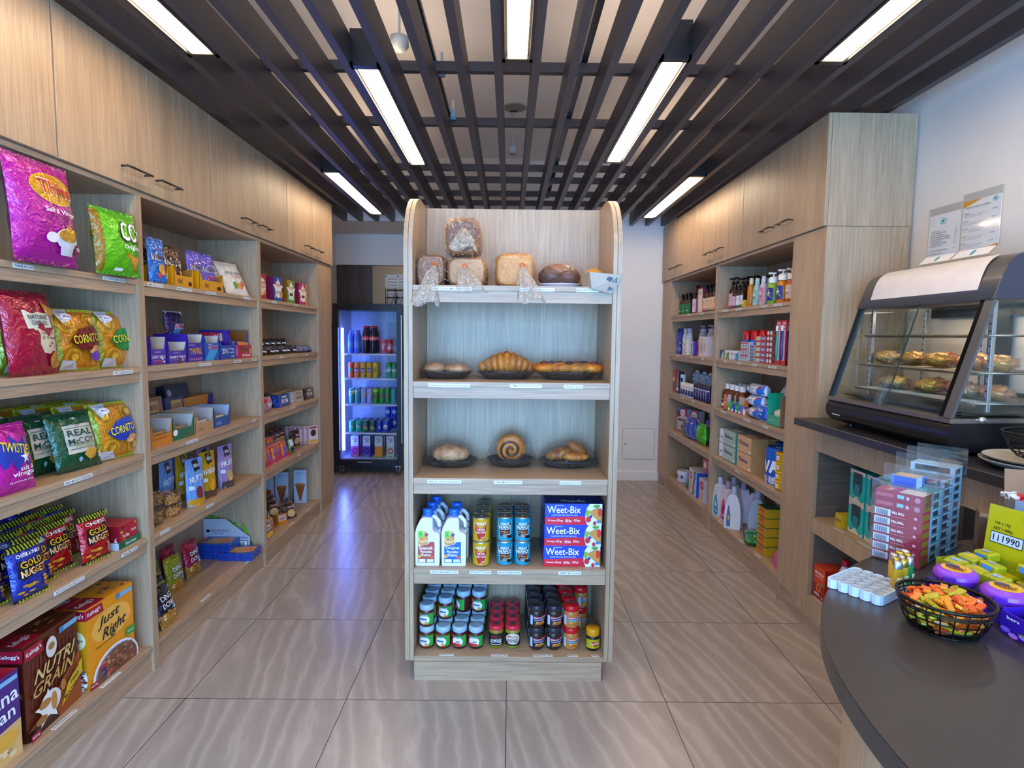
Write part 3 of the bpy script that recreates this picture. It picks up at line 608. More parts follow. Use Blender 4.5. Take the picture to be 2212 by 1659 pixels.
L(o, 2.21, ZL[3], -1.765, .10, 0, 'corn ring bag with maroon emblem standing behind the front maroon one')
og = corn([], grn, 'corn ring bag with green emblem at the end of the second shelf', 12); L(og, 2.455, ZL[3], -1.650, .14, -.12)
L(og, 2.35, ZL[3], -1.745, .10, 0, 'corn ring bag with green emblem showing only its top, second row'); L(og, 2.42, ZL[3], -1.83, .08, 0, 'corn ring bag with green emblem against the back board')
# third shelf: pink bag, green potato chips, blue corn rings
ob_ = corn([], blu, 'corn ring bag with blue emblem at the front end of the third shelf', 13)
L(ob_, 2.385, ZL[2], -1.625, .16, -.16); L(ob_, 2.30, ZL[2], -1.70, .12, -.1, 'corn ring bag with blue emblem right behind the foremost blue one'); L(ob_, 2.22, ZL[2], -1.78, .12, -.05, 'corn ring bag with blue emblem peeping out beside the green potato crisps')
for i, (y, x) in enumerate(((2.42, -1.79), (2.34, -1.86), (2.13, -1.86), (2.0, -1.85))):
    L(ob_, y, ZL[2], x, .04, 0, 'corn ring bag with blue emblem in the rear row, %s from the partition' % ORD[i])
dg = f_('#0f5233')
o = bagthing('crisp_bag', 'dark green crisp bag with beige panel, the foremost of three', 'crisp bag', 'green potato crisp bags', w=.20, h=.225, t=.06, body=dg, seal=f_('#0a3d26'), seed=6, art=[
    ('r', .20, .28, .86, .76, s_('#cfc6b4')), ('r', .23, .70, .83, .71, s_('#2f5a41')), ('t', 'THE', .52, .74, .1, .025, s_('#1c3d2c')), ('t', 'REAL', .53, .62, .56, .11, s_('#12402a')), ('t', 'McCOY', .53, .48, .60, .10, s_('#12402a')), ('r', .23, .415, .83, .425, s_('#2f5a41')), ('t', 'SOUR CREAM', .55, .385, .4, .035, s_('#8d9a2a')), ('r', .23, .345, .83, .355, s_('#2f5a41')),
    ('p', [(.50, .24), (.66, .34), (.86, .30), (.78, .16), (.62, .14)], f_('#e0aa3a')), ('e', .42, .17, .05, .04, s_('#8fb7c9')), ('r', .86, .14, .95, .24, s_('#cfc6b4')), ('t', 'CRISPS', .45, .87, .14, .02, W_)])
L(o, 2.185, ZL[2], -1.625, .24, -.12); L(o, 2.10, ZL[2], -1.70, .16, .05, 'dark green crisp bag with beige panel, behind the foremost'); L(o, 1.985, ZL[2], -1.70, .16, .1, 'dark green crisp bag half hidden behind the pink bag')
o = bagthing('snack_bag', 'hot pink corn twist bag with yellow and blue burst at the photo edge', 'snack bag', 'snack bags', w=.20, h=.225, t=.075, body=f_('#c81a9c'), seal=f_('#a6157f'), seed=8, art=[
    ('p', [(.2, .60), (.3, .76), (.44, .68), (.55, .84), (.64, .70), (.82, .78), (.80, .62), (.98, .56), (.82, .46), (.86, .34), (.66, .42), (.52, .30), (.44, .42), (.26, .36)], s_('#243a9c')), ('t', 'TWISTIES', .58, .63, .6, .14, s_('#e6cf1d'), -.25), ('s', .72, .48, .12, .10, W_), ('t', 'salt &', .72, .33, .34, .07, W_), ('t', 'vinegar', .66, .25, .5, .09, W_), ('t', 'FLAVOUR 250g', .6, .15, .5, .025, W_)])
L(o, 1.845, ZL[2], -1.60, .16)
# fourth shelf: peanuts and trail bars
def chev(c1, c2):
    r = []
    for i in range(11): r.append(('p', [(.02+.09*i, .90), (.06+.09*i, .90), (.10+.09*i, .95), (.06+.09*i, 1.0), (.02+.09*i, 1.0), (.06+.09*i, .95)], c1))
    for i in range(11): r.append(('p', [(.02+.09*i, .0), (.06+.09*i, .0), (.10+.09*i, .03), (.06+.09*i, .06), (.02+.09*i, .06), (.06+.09*i, .03)], c1))
    return r
def nuts(col, col2, ttl, label, seed):
    return one(bag(w=.135, h=.185, t=.05, body=f_(col), seal=f_('#1d1d1a'), back=f_(col2), seed=seed, art=[
        ('r', .0, .88, 1, 1, f_('#26261c')), ('t', ttl, .5, .81, .70, .065, W_), ('p', [(.10, .44), (.16, .72), (.86, .76), (.92, .50), (.84, .40), (.2, .36)], s_('#1d1420')), ('t', 'GOLD', .49, .645, .60, .125, s_('#e2b31c'), .05), ('t', 'NUGGETS', .52, .49, .74, .13, W_, .04), ('t', 'NUGGETS', .52, .49, .72, .115, s_('#e59a1b'), .04),
        ('sc', .12, .10, .88, .32, 12, .075, [f_('#dc9a1c'), f_('#e8b233'), f_('#c9821a')]), *chev(f_('#b9c41c'), 0)]), 'nut_pouch', label, 'nut pouch', 'golden peanut pouches')
nr = nuts('#b3141d', '#7a0e14', 'CHEESE', 'red peanut pouch nearest the trail bar tray', 21)
L(nr, 2.225, ZL[1], -1.610, .12, -.12); L(nr, 2.115, ZL[1], -1.675, .14, -.05, 'red peanut pouch, second from the trail bar tray')
L(nr, 2.03, ZL[1], -1.745, .14, 0, 'red peanut pouch set further back, third from the tray')
nb = nuts('#1b2f9a', '#142070', 'CHEESE & ONION', 'blue peanut pouch at the front, closest to the photo edge', 22)
L(nb, 1.905, ZL[1], -1.605, .14, -.05); L(nb, 1.99, ZL[1], -1.655, .16, -.1, 'blue peanut pouch behind and beside the foremost blue one'); L(nb, 1.80, ZL[1], -1.66, .14, 0, 'blue peanut pouch cut off by the photo edge')
rnd = random.Random(5); k = 0
for row, x in enumerate((-1.735, -1.80, -1.865)):
    for j in range(7):
        y = 1.72+.085*j+.02*row
        if row == 0 and j == 4: continue
        L((nr, nb)[(j+row) % 2], y, ZL[1]+.012*row, x, .12+.05*rnd.random(), rnd.uniform(-.15, .15), '%s peanut pouch in the heap, %s rear row, %s from the photo edge' % (('red', 'blue')[(j+row) % 2], ORD[row], ORD[j]))
for j in range(5): L(nb, 1.80+.1*j, ZL[1]+.135, -1.85+.012*j, .9, .2, 'peanut pouch lying on top of the heap, %s from the photo edge' % ORD[j])
t = T('display_tray', 'green and white open tray holding red snack bar boxes', 'display tray', None, (-1.585, 2.385, ZL[1]+.0006), LR)
tray(.135, .20, .032, .034, s_('#0f6b46'), s_('#c9c4ba'), front=[('r', .05, .1, .3, .9, s_('#0c5a3a')), ('t', 'Select Snacks', .55, .5, .5, .4, W_)], side=[('r', 0, 0, 1, 1, s_('#b9bcc2'))]).obj('tray_body', t)
tb = one(carton(.112, .030, .095, s_('#b0182c'), side=s_('#8f1424'), front=[('sc', .05, .70, .95, .95, 8, .07, [s_('#6a3c20'), s_('#d3a04a'), s_('#3a2218')]), ('t', 'Trail Mix', .35, .5, .4, .14, W_), ('t', 'Trail Mix', .8, .62, .3, .12, W_), ('sc', .1, .05, .9, .35, 10, .08, [s_('#8a5a30'), s_('#c98a3a'), s_('#402818')])], left=[('t', '6', .5, .35, .4, .3, W_), ('r', .1, .6, .9, .8, s_('#8a1020'))]), 'snack_bar_box', 'red trail bar box, front of the row in the green tray', 'box', 'trail bar boxes')
for i in range(6): L(tb, 2.385, ZL[1]+.002, -1.589-.0315*i, 0, 0, 'red trail bar box, %s in the row in the green tray' % ORD[i])
# lowest shelf: cereal
cer = 'cereal box'
o = one(carton(.262, .085, .325, s_('#e8920f'), side=s_('#cf8a14'), front=[
    ('e', .52, .66, .42, .20, s_('#eeb04a')), ('p', [(0, .86), (.36, .86), (.32, .98), (0, .98)], s_('#a8112e')), ('t', "Kellogg's", .16, .92, .26, .06, W_, .08), ('r', .62, .90, .97, .955, s_('#7db4d8')), ('e', .66, .927, .045, .035, s_('#3f86ba')), ('t', 'Just', .46, .74, .44, .15, K_, .12, .2), ('t', 'Right', .56, .57, .50, .17, K_, .12, .2), ('t', 'Not too heavy..', .38, .46, .42, .035, s_('#3a2410'), .08), ('r', .80, .34, 1.0, .44, s_('#3f9a36')), ('t', '4 stars', .9, .39, .14, .03, W_),
    ('e', .56, .06, .50, .30, W_), ('e', .57, .06, .465, .27, s_('#8d8f9a')), ('e', .58, .06, .44, .25, s_('#7a4a34')), ('sc', .26, .02, .92, .26, 60, .035, [s_('#8c5a3c'), s_('#a8744a'), s_('#5e3626'), s_('#c08a5c')]), ('sc', .22, .03, .5, .2, 9, .06, [s_('#b8202a'), s_('#2a3560'), s_('#d04a3c')]), ('r', 0, 0, .16, .075, s_('#a01436')), ('t', 'NET 740g', .08, .037, .13, .03, W_)],
    left=[('p', [(0, .86), (1, .86), (1, .98), (0, .98)], s_('#a8112e')), ('t', "Kellogg's", .5, .92, .8, .06, W_), ('e', .5, .62, .46, .12, s_('#f0dca8')), ('t', 'Just Right', .5, .62, .26, .08, K_, 1.57), ('t', 'Just Right', .5, .62, .7, .05, K_), ('e', .5, .14, .48, .16, W_), ('sc', .1, .02, .9, .26, 30, .1, [s_('#8c5a3c'), s_('#5e3626'), s_('#b8202a')])],
    top=[('r', 0, 0, .4, 1, s_('#a8112e')), ('t', "Kellogg's", .2, .5, .3, .4, W_), ('sc', .5, .1, .95, .9, 14, .04, [s_('#6a3c20'), s_('#a8744a')])]), 'cereal_box', 'orange cereal box with flake bowl picture, front one', cer, 'cereal boxes')
L(o, 2.272, ZL[0], -1.60, 0, -.03); L(o, 2.27, ZL[0], -1.69, 0, 0, 'orange cereal box standing behind the front orange one'); L(o, 2.27, ZL[0], -1.78, 0, 0, 'orange cereal box furthest back on the lowest shelf')
o = one(carton(.262, .085, .335, s_('#5e2413'), side=s_('#4a1a10'), front=[
    *[('p', [(.02+.07*i, .3), (.05+.07*i, .3), (.10+.07*i, .8), (.07+.07*i, .8)], s_('#6d2c18')) for i in range(13)], ('p', [(0, .0), (0, .10), (.45, .28), (1, .56), (1, 0)], s_('#9a4a1a')), ('p', [(.0, .0), (.0, .10), (.5, .18), (.55, 0)], s_('#3a1a10')),
    ('p', [(0, .84), (.34, .84), (.30, .97), (0, .97)], s_('#a8112e')), ('t', "Kellogg's", .16, .905, .26, .06, W_, .08), ('r', .62, .90, .97, .955, s_('#7db4d8')), ('e', .66, .927, .045, .035, s_('#3f86ba')), ('e', .46, .82, .10, .11, s_('#e4dcd2')), ('e', .46, .83, .06, .04, s_('#a8743a')),
    ('t', 'NUTRI', .52, .635, .74, .145, s_('#2c120a'), .08, .12), ('t', 'NUTRI', .515, .64, .72, .13, s_('#e2c07a'), .08, .12), ('t', 'GRAIN', .48, .49, .78, .145, s_('#2c120a'), .08, .12), ('t', 'GRAIN', .475, .495, .76, .13, s_('#cf9e56'), .08, .12),
    ('e', .38, .25, .19, .13, s_('#e9e4dc')), ('s', .34, .22, .26, .20, s_('#efeae2')), ('e', .28, .28, .11, .045, s_('#b67c3c')), ('e', .44, .24, .055, .10, s_('#c48a48')), ('e', .62, .33, .05, .06, s_('#b67c3c')), ('e', .2, .14, .1, .04, s_('#a86c30')), ('p', [(.56, .10), (1, .30), (1, .46), (.70, .30)], s_('#e0b01c')), ('t', 'PROTEIN', .80, .37, .26, .035, K_, .38), ('t', 'FIBRE', .84, .31, .18, .035, K_, .38), ('t', 'MULTIGRAIN', .80, .225, .38, .035, K_, .38), ('r', 0, 0, .16, .075, s_('#a01436')), ('t', '805g', .08, .037, .12, .03, W_)],
    left=[('r', 0, .84, 1, .97, s_('#a8112e')), ('t', "Kellogg's", .5, .905, .8, .05, W_), ('t', 'NUTRI GRAIN', .5, .5, .8, .06, s_('#cf9e56'))],
    top=[('r', 0, 0, .36, 1, s_('#a8112e')), ('t', "Kellogg's", .18, .5, .28, .4, W_), ('sc', .4, .1, .95, .9, 14, .05, [s_('#3a1a10'), s_('#a8743a')])]), 'cereal_box', 'brown cereal box with gold lettering and milk splash, front one', cer, 'cereal boxes')
L(o, 1.984, ZL[0], -1.612, 0, .06); L(o, 1.985, ZL[0], -1.70, 0, 0, 'brown cereal box standing behind the front brown one'); L(o, 1.985, ZL[0], -1.79, 0, 0, 'brown cereal box furthest back on the lowest shelf')
o = one(carton(.24, .08, .288, s_('#4a2a78'), front=[('p', [(.0, .0), (0, .22), (.5, .38), (1, .42), (1, 0)], s_('#d8b070')), ('sc', .05, .02, .95, .3, 34, .05, [s_('#8c5a3c'), s_('#e0b45c'), s_('#5e3626'), s_('#e8cfa0')]), ('e', .75, .27, .2, .09, s_('#e0a83c')), ('t', 'Sultana', .55, .74, .85, .17, W_, .06), ('t', 'Bran', .66, .56, .5, .15, W_, .06), ('r', .62, .90, .97, .955, s_('#7db4d8'))], top=[('r', 0, 0, 1, 1, s_('#a8112e'))]), 'cereal_box', 'purple cereal box cut off by the photo edge', cer, 'cereal boxes')
L(o, 1.700, ZL[0], -1.592, 0, 0)

# ---- second bay, top shelf: chocolate pouches in yellow trays
def candy(col, back, extra, label, seed, w=.125, h=.20):
    return one(bag(w=w, h=h, t=.04, body=f_(col), seal=f_(back), back=f_(back), seed=seed, pouch=True, art=[('t', "m&m's", .52, .60, .80, .20, W_), ('t', "m&m's", .52, .60, .74, .16, s_('#4a2413')), ('r', .45, .745, .8, .76, s_('#c0392b')), *extra]), 'chocolate_pouch', label, 'sweet pouch', 'chocolate sweet pouches')
cb = candy('#1a6fd0', '#1350a0', [('e', .55, .30, .16, .12, s_('#d8981c')), ('e', .35, .16, .08, .06, s_('#d02b2b'))], 'bright blue chocolate pouch at the partition end of the top shelf', 31)
cbr = candy('#3f2015', '#2c1610', [('e', .32, .16, .08, .05, s_('#d65a6a')), ('e', .55, .13, .08, .05, s_('#2f8ed0')), ('e', .76, .30, .06, .07, s_('#d65a6a'))], 'dark brown chocolate pouch in the narrow yellow tray', 32)
cpu = candy('#6a5fd0', '#4a3fa8', [('t', 'MINIS', .52, .36, .5, .10, s_('#c22a2a')), ('e', .45, .20, .1, .09, s_('#a8341c')), ('e', .68, .22, .05, .05, s_('#2fa04a'))], 'violet chocolate pouch leaning at the left of the last yellow tray', 33)
L(cb, 2.655, ZL[4], -1.585, .05, 0); L(cbr, 2.748, ZL[4]+.003, -1.648, .08, 0); L(cbr, 2.735, ZL[4]+.003, -1.70, .08, 0, 'dark brown chocolate pouch behind the one in the narrow tray')
L(cbr, 2.87, ZL[4]+.003, -1.632, .16, -.2, 'dark brown chocolate pouch alone in the wide yellow tray'); L(cbr, 2.82, ZL[4]+.003, -1.71, .1, 0, 'dark brown chocolate pouch at the back of the wide yellow tray')
L(cpu, 2.965, ZL[4]+.003, -1.69, .1, 0); L(cpu, 3.075, ZL[4]+.003, -1.632, .1, -.1, 'violet chocolate pouch in the middle of the last yellow tray'); L(cpu, 3.20, ZL[4]+.003, -1.632, .1, -.1, 'violet chocolate pouch at the fridge end of the last yellow tray')
yt = s_('#d9980f')
for i, (y, w, n) in enumerate(((2.715, .075, 'narrow yellow open tray with brown chocolate pouches'), (2.855, .17, 'wide yellow open tray with one brown pouch standing in it'), (3.10, .25, 'yellow open tray holding the violet pouches'))):
    t = T('display_tray', n, 'display tray', None, (-1.594, y+(.03 if i == 1 else .05 if i == 2 else 0), ZL[4]+.0006), LR)
    tray(w, .17, .055, .075, yt, s_('#a8702a'), ear=.045, front=[('t', "m&m's", .3, .55, min(.36, .5*.08/w), .5, s_('#4a2413')), ('e', .8, .35, .1, .2, s_('#3a2413'))]).obj('tray_body', t)
wv = s_('#ddd6c8')
o = bagthing('vegetable_crisp_bag', 'cream vegetable crisp bag leaning against the yellow tray', 'crisp bag', 'cream vegetable crisp bags', w=.19, h=.215, t=.05, body=wv, seal=s_('#c9c1b2'), seed=35, art=[('t', 'VEGE CHIPS', .5, .62, .7, .10, s_('#6a6a66')), ('t', 'BBQ', .55, .5, .4, .06, s_('#d0703a')), ('e', .40, .26, .10, .10, s_('#6f9a3a')), ('e', .60, .24, .13, .09, s_('#d98a4a')), ('e', .74, .32, .07, .09, s_('#cf5a4a'))])
L(o, 3.47, ZL[4], -1.60, .45, -.25); L(o, 3.39, ZL[4], -1.66, .4, -.1, 'cream vegetable crisp bag behind the leaning one')
# ---- second bay, second shelf: chocolate bar cartons
def dbox(name, y, w, h, d, col, inn, hf, art, label, x=-1.60, z=ZL[3], ear=None, group='chocolate bar cartons', sideart=()):
    t = T(name, label, 'display carton', group, (x, y, z+.0006), LR)
    tray(w, d, hf, h, s_(col), s_(inn), ear=(h-hf if ear is None else ear), front=art, side=sideart).obj('carton_body', t); return t
cad = lambda big, c='#e8e6f0': [('t', 'Cadbury', .45, .82, .4, .10, s_('#d9c9e8')), ('t', big, .5, .50, .86, .20, s_(c)), ('r', .1, .26, .9, .30, s_('#8f7ac0')), ('sc', .55, .08, .95, .4, 5, .07, [s_('#6a3020'), s_('#e8e0e8')])]
dbox('bar_carton', 2.662, .118, .130, .17, '#40289a', '#c9b8a0', .072, cad('DAIRY MILK')+[('r', .1, .14, .7, .22, s_('#c02a5a'))], 'purple bar carton with pink strip, next to the partition')
dbox('bar_carton', 2.815, .155, .105, .17, '#40289a', '#cdbfae', .062, cad('DAIRY MILK'), 'purple bar carton with milk glass print, second from the partition')
dbox('bar_carton', 2.976, .145, .142, .17, '#3a2796', '#cdbfae', .098, [('t', 'Cadbury', .3, .88, .4, .08, s_('#d9c9e8')), ('t', 'TWIRL', .52, .55, .8, .34, s_('#e0a81c'), .05), ('r', .06, .08, .94, .2, s_('#8a5aa8'))], 'purple bar carton with big yellow lettering')
dbox('bar_carton', 3.142, .150, .134, .17, '#1f4fae', '#cdbfae', .095, [('p', [(0, 0), (.55, .0), (.95, .62), (.3, .58)], s_('#2f9be0')), ('t', 'BOOST', .60, .74, .66, .24, W_), ('t', 'BOOST', .60, .74, .62, .2, s_('#d0283c')), ('t', 'Cadbury', .35, .92, .3, .07, W_)], 'blue bar carton with red and white lettering')
dbox('bar_carton', 3.318, .180, .103, .17, '#1c4ba8', '#8a6a3a', .080, [('t', '2', .2, .58, .12, .36, W_), ('t', 'SNICKERS', .58, .6, .64, .34, W_), ('t', 'SNICKERS', .58, .6, .6, .26, s_('#1c4ba8')), ('t', 'XTRA', .8, .18, .2, .1, W_)], 'blue bar carton with red wrappers sticking out')
o = one(carton(.215, .14, .078, s_('#b3182c'), front=[('r', 0, 0, .22, 1, s_('#a02a8a')), ('e', .1, .5, .08, .3, s_('#c060b0')), ('t', 'KitKat', .68, .2, .5, .2, W_), ('sc', .35, .45, .75, .85, 10, .07, [s_('#5a2a18'), s_('#7a3a20')]), ('e', .9, .5, .06, .25, s_('#c8963a'))], top=[('sc', .1, .1, .9, .9, 12, .05, [s_('#8f1424'), s_('#7a3a20')])]), 'chocolate_box', 'flat red chocolate box at the fridge end of the bar cartons', 'box'); L(o, 3.532, ZL[3], -1.61)
rb = one(bag(w=.15, h=.055, t=.018, body=f_('#b81c24'), seal=f_('#8a1418'), seed=3, art=[('t', 'KitKat', .5, .5, .5, .5, W_), ('r', .7, .1, .95, .9, s_('#d8d0c8'))]), 'chocolate_bar', 'red chocolate bar on the upright, in the blue carton', 'chocolate bar', 'red chocolate bars')
for i in range(4): L(rb, 3.30+.012*i, ZL[3]+.096, -1.655-.022*i, .1, 0, 'red chocolate bar standing in the blue carton, %s row' % ORD[i])
o = bagthing('share_bag', 'dark purple chocolate share bag standing on the bar cartons', 'sweet bag', 'share bags', w=.16, h=.125, t=.05, body=f_('#2f1658'), seal=f_('#bfb8c8'), seed=17, pouch=False, art=[('p', [(.1, .05), (.6, .05), (.9, .45), (.35, .45)], f_('#2a86d0')), ('t', 'BOOST', .6, .36, .6, .22, W_), ('t', 'BOOST', .6, .36, .56, .18, s_('#c0283c')), ('p', [(.02, 1), (.02, .85), (.2, .95)], s_('#c9c4cc')), ('p', [(.98, 1), (.98, .85), (.8, .95)], s_('#c9c4cc'))])
L(o, 2.985, ZL[3]+.1325, -1.705, .12)
bo = T('large_carton', 'purple open carton with yellow lettering behind the bar cartons', 'display carton', None, (-1.785, 2.86, ZL[3]+.0006), LR)
tray(.34, .13, .115, .115, s_('#33208a'), s_('#8a7a9a'), ear=.015, front=[('t', 'CADBURY', .22, .8, .2, .2, s_('#cfb53a'))]).obj('carton_body', bo)
b = B(); b.prism([(-.06, 0), (.06, 0), (-.05, .16)], 'y', 0, .03, f_('#241040')); one(b, 'folded_carton', 'dark purple folded carton flap behind the first bar carton', 'carton', None, (-1.755, 2.62, ZL[3]+.0006), LR)
# ---- second bay, third shelf: snack bar cartons in two rows
bars = lambda c1, c2: [('sc', .4, .45, .95, .95, 8, .08, [s_(c1), s_(c2)])]
def snackrow(y, w, h, col, inn, hf, label, art, x=-1.605, z=ZL[2], sideart=(), wrap='#b08a3a', n=4, lab=''):
    t = dbox('snack_bar_carton', y, w, h, .17, col, inn, hf, art, label, x, z, .0 if hf > h*.8 else None, 'snack bar cartons', sideart)
    p = one(bag(w=w*.8, h=.034, t=.02, body=f_(wrap), seal=f_('#7a5a28'), seed=int(y*100), art=[('t', 'bar', .5, .5, .3, .5, s_('#4a2f18'))]), 'snack_bar', 'snack bar', 'snack bar', 'wrapped snack bars')
    for i in range(n): L(p, y, z+.003+.026*(i % 2), x-.02-.045*(i//2), .1, 0, 'wrapped snack bar in %s, %s' % (lab, ('lower front', 'upper front', 'lower rear', 'upper rear')[i]))
snackrow(2.672, .168, .118, '#c9771c', '#b8b0a8', .050, 'orange and white snack bar carton by the partition', [('r', 0, .0, 1, .5, s_('#d0801f')), ('t', 'CRUNCHY NUT', .4, .7, .6, .14, s_('#7a4410'))], lab='the orange carton', wrap='#a87a2c')
snackrow(2.853, .188, .114, '#0f6a48', '#b8b6b0', .052, 'dark green snack bar carton with white shape', [('e', .12, .75, .10, .3, W_), ('r', .55, .0, 1, .5, s_('#4a5a40'))], lab='the green carton', wrap='#8a6f4a')
snackrow(3.052, .182, .120, '#b58f68', '#b9ada6', .052, 'light brown cardboard snack bar carton', [('t', 'ALMOND', .3, .35, .35, .2, s_('#6a4a30'))], lab='the light brown carton', wrap='#c4c0b8')
snackrow(3.240, .182, .114, '#1b4f94', '#a9b4c4', .056, 'deep blue snack bar carton', [('t', 'BARS', .3, .4, .3, .3, s_('#8fb0e0'))], lab='the deep blue carton', wrap='#c9c0a8')
t = dbox('crunchy_bar_carton', 3.485, .24, .165, .17, '#3a2590', '#8a5a28', .100, [('r', .10, 0, .55, .42, s_('#e08a1f')), ('t', 'crunchie', .5, .6, .7, .22, s_('#d9b0d0')), ('p', [(.4, 1), (1, .9), (1, 0), (.6, 0)], s_('#df8a22')), ('t', 'crunchie', .6, .5, .6, .2, s_('#7a1c5a'), .15)], 'purple and orange honeycomb bar carton at the fridge end', -1.615)
def lid(y, w, h, col, art, label, z, x, name='carton_lid', tilt=.5):
    o = one(carton(w, .05, h, s_(col), front=art), name, label, 'carton', 'opened snack bar boxes'); L(o, y, z, x, tilt); return o
lid(2.91, .19, .105, '#96704a', [('r', .3, .25, .8, .8, s_('#c9a878')), ('t', 'ALMOND', .55, .5, .42, .25, s_('#5a3018'))], 'tan snack bar box resting in the back row above the orange carton', ZL[2]+.09, -1.79, tilt=.1)
lid(3.115, .17, .10, '#22305e', [('r', .3, .25, .9, .8, s_('#c9a45a')), ('t', 'COCONUT', .6, .5, .5, .25, s_('#5a3018'))], 'navy snack bar box in the back row with gold panel', ZL[2]+.08, -1.79, tilt=.1)
lid(3.285, .235, .12, '#1c1a33', [('e', .15, .6, .08, .2, s_('#c0c4cc'))], 'black wrapped multipack on top of the back row', ZL[2]+.112, -1.86, 'multipack', .2)
o = one(carton(.34, .06, .15, s_('#d98a22'), front=[('t', 'crunchie', .42, .42, .74, .36, s_('#e8d8e0')), ('t', 'crunchie', .42, .42, .72, .32, s_('#8a1c3a')), ('p', [(.86, 1), (1, 1), (1, 0), (.78, .4)], s_('#3a2590'))]), 'crunchy_bar_carton', 'orange honeycomb bar carton with dark red lettering in the back row', 'display carton'); L(o, 3.44, ZL[2], -1.845)
# ---- second bay, fourth shelf: standing pouches and nut tubs
def pouch(col, txt, tc, low, label, seed, w=.115, h=.245):
    return one(bag(w=w, h=h, t=.055, body=s_(col), seal=s_(col), seed=seed, pouch=True, art=[('p', [(.32, .96), (.68, .99), (.76, .76), (.42, .72)], s_('#2a1f2c')), ('t', 'SESH', .54, .85, .28, .07, W_, -.1), ('t', txt, .5, .58, .78, .12, W_, .08), ('r', 0, 0, 1, .16, s_(low)), ('e', .55, .28, .2, .13, s_(tc)), ('r', .05, .36, .3, .44, s_('#c9d8e8'))]), 'snack_pouch', label, 'pouch', 'resealable snack pouches')
pb_ = pouch('#6a93cc', 'NUTTY', '#7a2f28', '#c98f1c', 'pale blue snack pouch in front of the row', 41)
py_ = pouch('#b98f12', 'VANILLA', '#d9981f', '#5a4030', 'mustard snack pouch beside the pale blue one', 42, .118, .25)
pp_ = pouch('#9a7fae', 'FRUIT', '#c9a060', '#4a4040', 'lilac snack pouch at the fridge end of its shelf', 43)
L(pb_, 2.968, ZL[1], -1.622, .02, -.25); L(pb_, 2.90, ZL[1], -1.73, 0, 0, 'blue snack pouch behind the nut tubs, nearest the front pouch'); L(pb_, 2.80, ZL[1], -1.80, 0, 0, 'blue snack pouch behind the nut tubs, further back'); L(pb_, 2.685, ZL[1], -1.80, 0, .15, 'blue snack pouch in shadow beside the partition')
L(py_, 3.125, ZL[1], -1.640, 0, -.2); L(py_, 3.06, ZL[1], -1.74, 0, 0, 'mustard snack pouch half hidden in the second row')
L(pp_, 3.335, ZL[1], -1.645, 0, -.25); L(pp_, 3.24, ZL[1], -1.72, 0, -.1, 'lilac snack pouch in shade behind the mustard one'); L(pp_, 3.17, ZL[1], -1.82, 0, 0, 'lilac snack pouch deep in the back row'); L(pp_, 3.30, ZL[1], -1.84, 0, 0, 'lilac snack pouch furthest back beside the bay side')
def tub(cols, label, w=.105, h=.082):
    t = T('nut_tub', label, 'nut tub', 'clear tubs of nuts'); b = B(); R = w/2
    b.lathe([(R*.82, 0), (R*.86, .004), (R, h*.86), (R, h*.9)], M('#ffffff', 'a'), 20, cap=False).lathe([(0, .0), (R*.82, 0)], M('#ffffff', 'a'), 20, cap=False); b.obj('tub_body', t)
    B().lathe([(R*1.07, h*.86), (R*1.09, h*.93), (R*1.0, h), (0, h)], M('#eef4f8', 'a'), 20).obj('lid', t)
    rn = random.Random(3); b = B()
    for i in range(150):
        a, r, z = rn.random()*2*PI, R*.76*(rn.random()**.35), rn.uniform(.006, h*.78); q = .0085 if len(cols) > 2 else .006
        b.X = Matrix.Translation((r*math.cos(a), r*math.sin(a), z)) @ Matrix.Rotation(rn.random()*3, 4, 'X') @ Matrix.Rotation(rn.random()*3, 4, 'Z'); b.blob((0, 0, 0), (q*1.5, q, q), cols[i % len(cols)], 6, 4)
    o = b.obj('nuts', t); o['kind'] = 'stuff'; return t
tp_ = tub([s_('#a8763c'), s_('#8f6230')], 'tub of small roasted nuts, lower one beside the partition'); tm_ = tub([s_('#b87f48'), s_('#7a4528'), s_('#c98a3a')], 'low tub of mixed large nuts, lower one', .108, .058)
dup(tp_, (-1.655, 2.655, ZL[1]+.0006), LR); dup(tp_, (-1.655, 2.655, ZL[1]+.084), LR, 'tub of small roasted nuts, stacked on top beside the partition')
dup(tm_, (-1.66, 2.80, ZL[1]+.0006), LR); dup(tm_, (-1.66, 2.797, ZL[1]+.060), LR, 'low tub of mixed large nuts, stacked on top')
# ---- second bay, lowest shelf
def ding(col, label, seed, sealc):
    return one(bag(w=.125, h=.20, t=.05, body=f_(col), seal=f_(sealc), seed=seed, art=[('t', 'DING', .55, .66, .66, .15, s_('#101a5a'), .08), ('t', 'DING', .55, .665, .63, .125, W_, .08), ('t', 'DONG', .55, .49, .72, .15, s_('#101a5a'), .08), ('t', 'DONG', .55, .495, .69, .125, W_, .08), ('p', [(0, 0), (0, .30), (.5, .36), (1, .30), (1, 0)], f_('#b8862c')), ('sc', .06, .04, .94, .28, 22, .055, [s_('#dcc28a'), s_('#a87a34'), s_('#e8dcb8'), s_('#8a3a20')]), ('e', .80, .38, .08, .06, s_('#8fc0e0'))]), 'nut_mix_pouch', label, 'nut pouch', 'nut mix pouches')
dr = ding('#a8123a', 'red nut mix pouch in front on the lowest shelf', 51, '#8a0f30'); dl = ding('#9aa01c', 'lime green nut mix pouch in front on the lowest shelf', 52, '#8a9018'); dk = ding('#1c1a30', 'black nut mix pouch, the upper one beside the partition', 53, '#8a9018')
L(dr, 3.235, ZL[0], -1.795, .12, -.1); L(dr, 3.14, ZL[0], -1.865, .1, 0, 'red nut mix pouch behind the front red one'); L(dl, 3.01, ZL[0], -1.765, .12, -.1); L(dl, 2.93, ZL[0], -1.83, .1, 0, 'lime green nut mix pouch behind the front lime one')
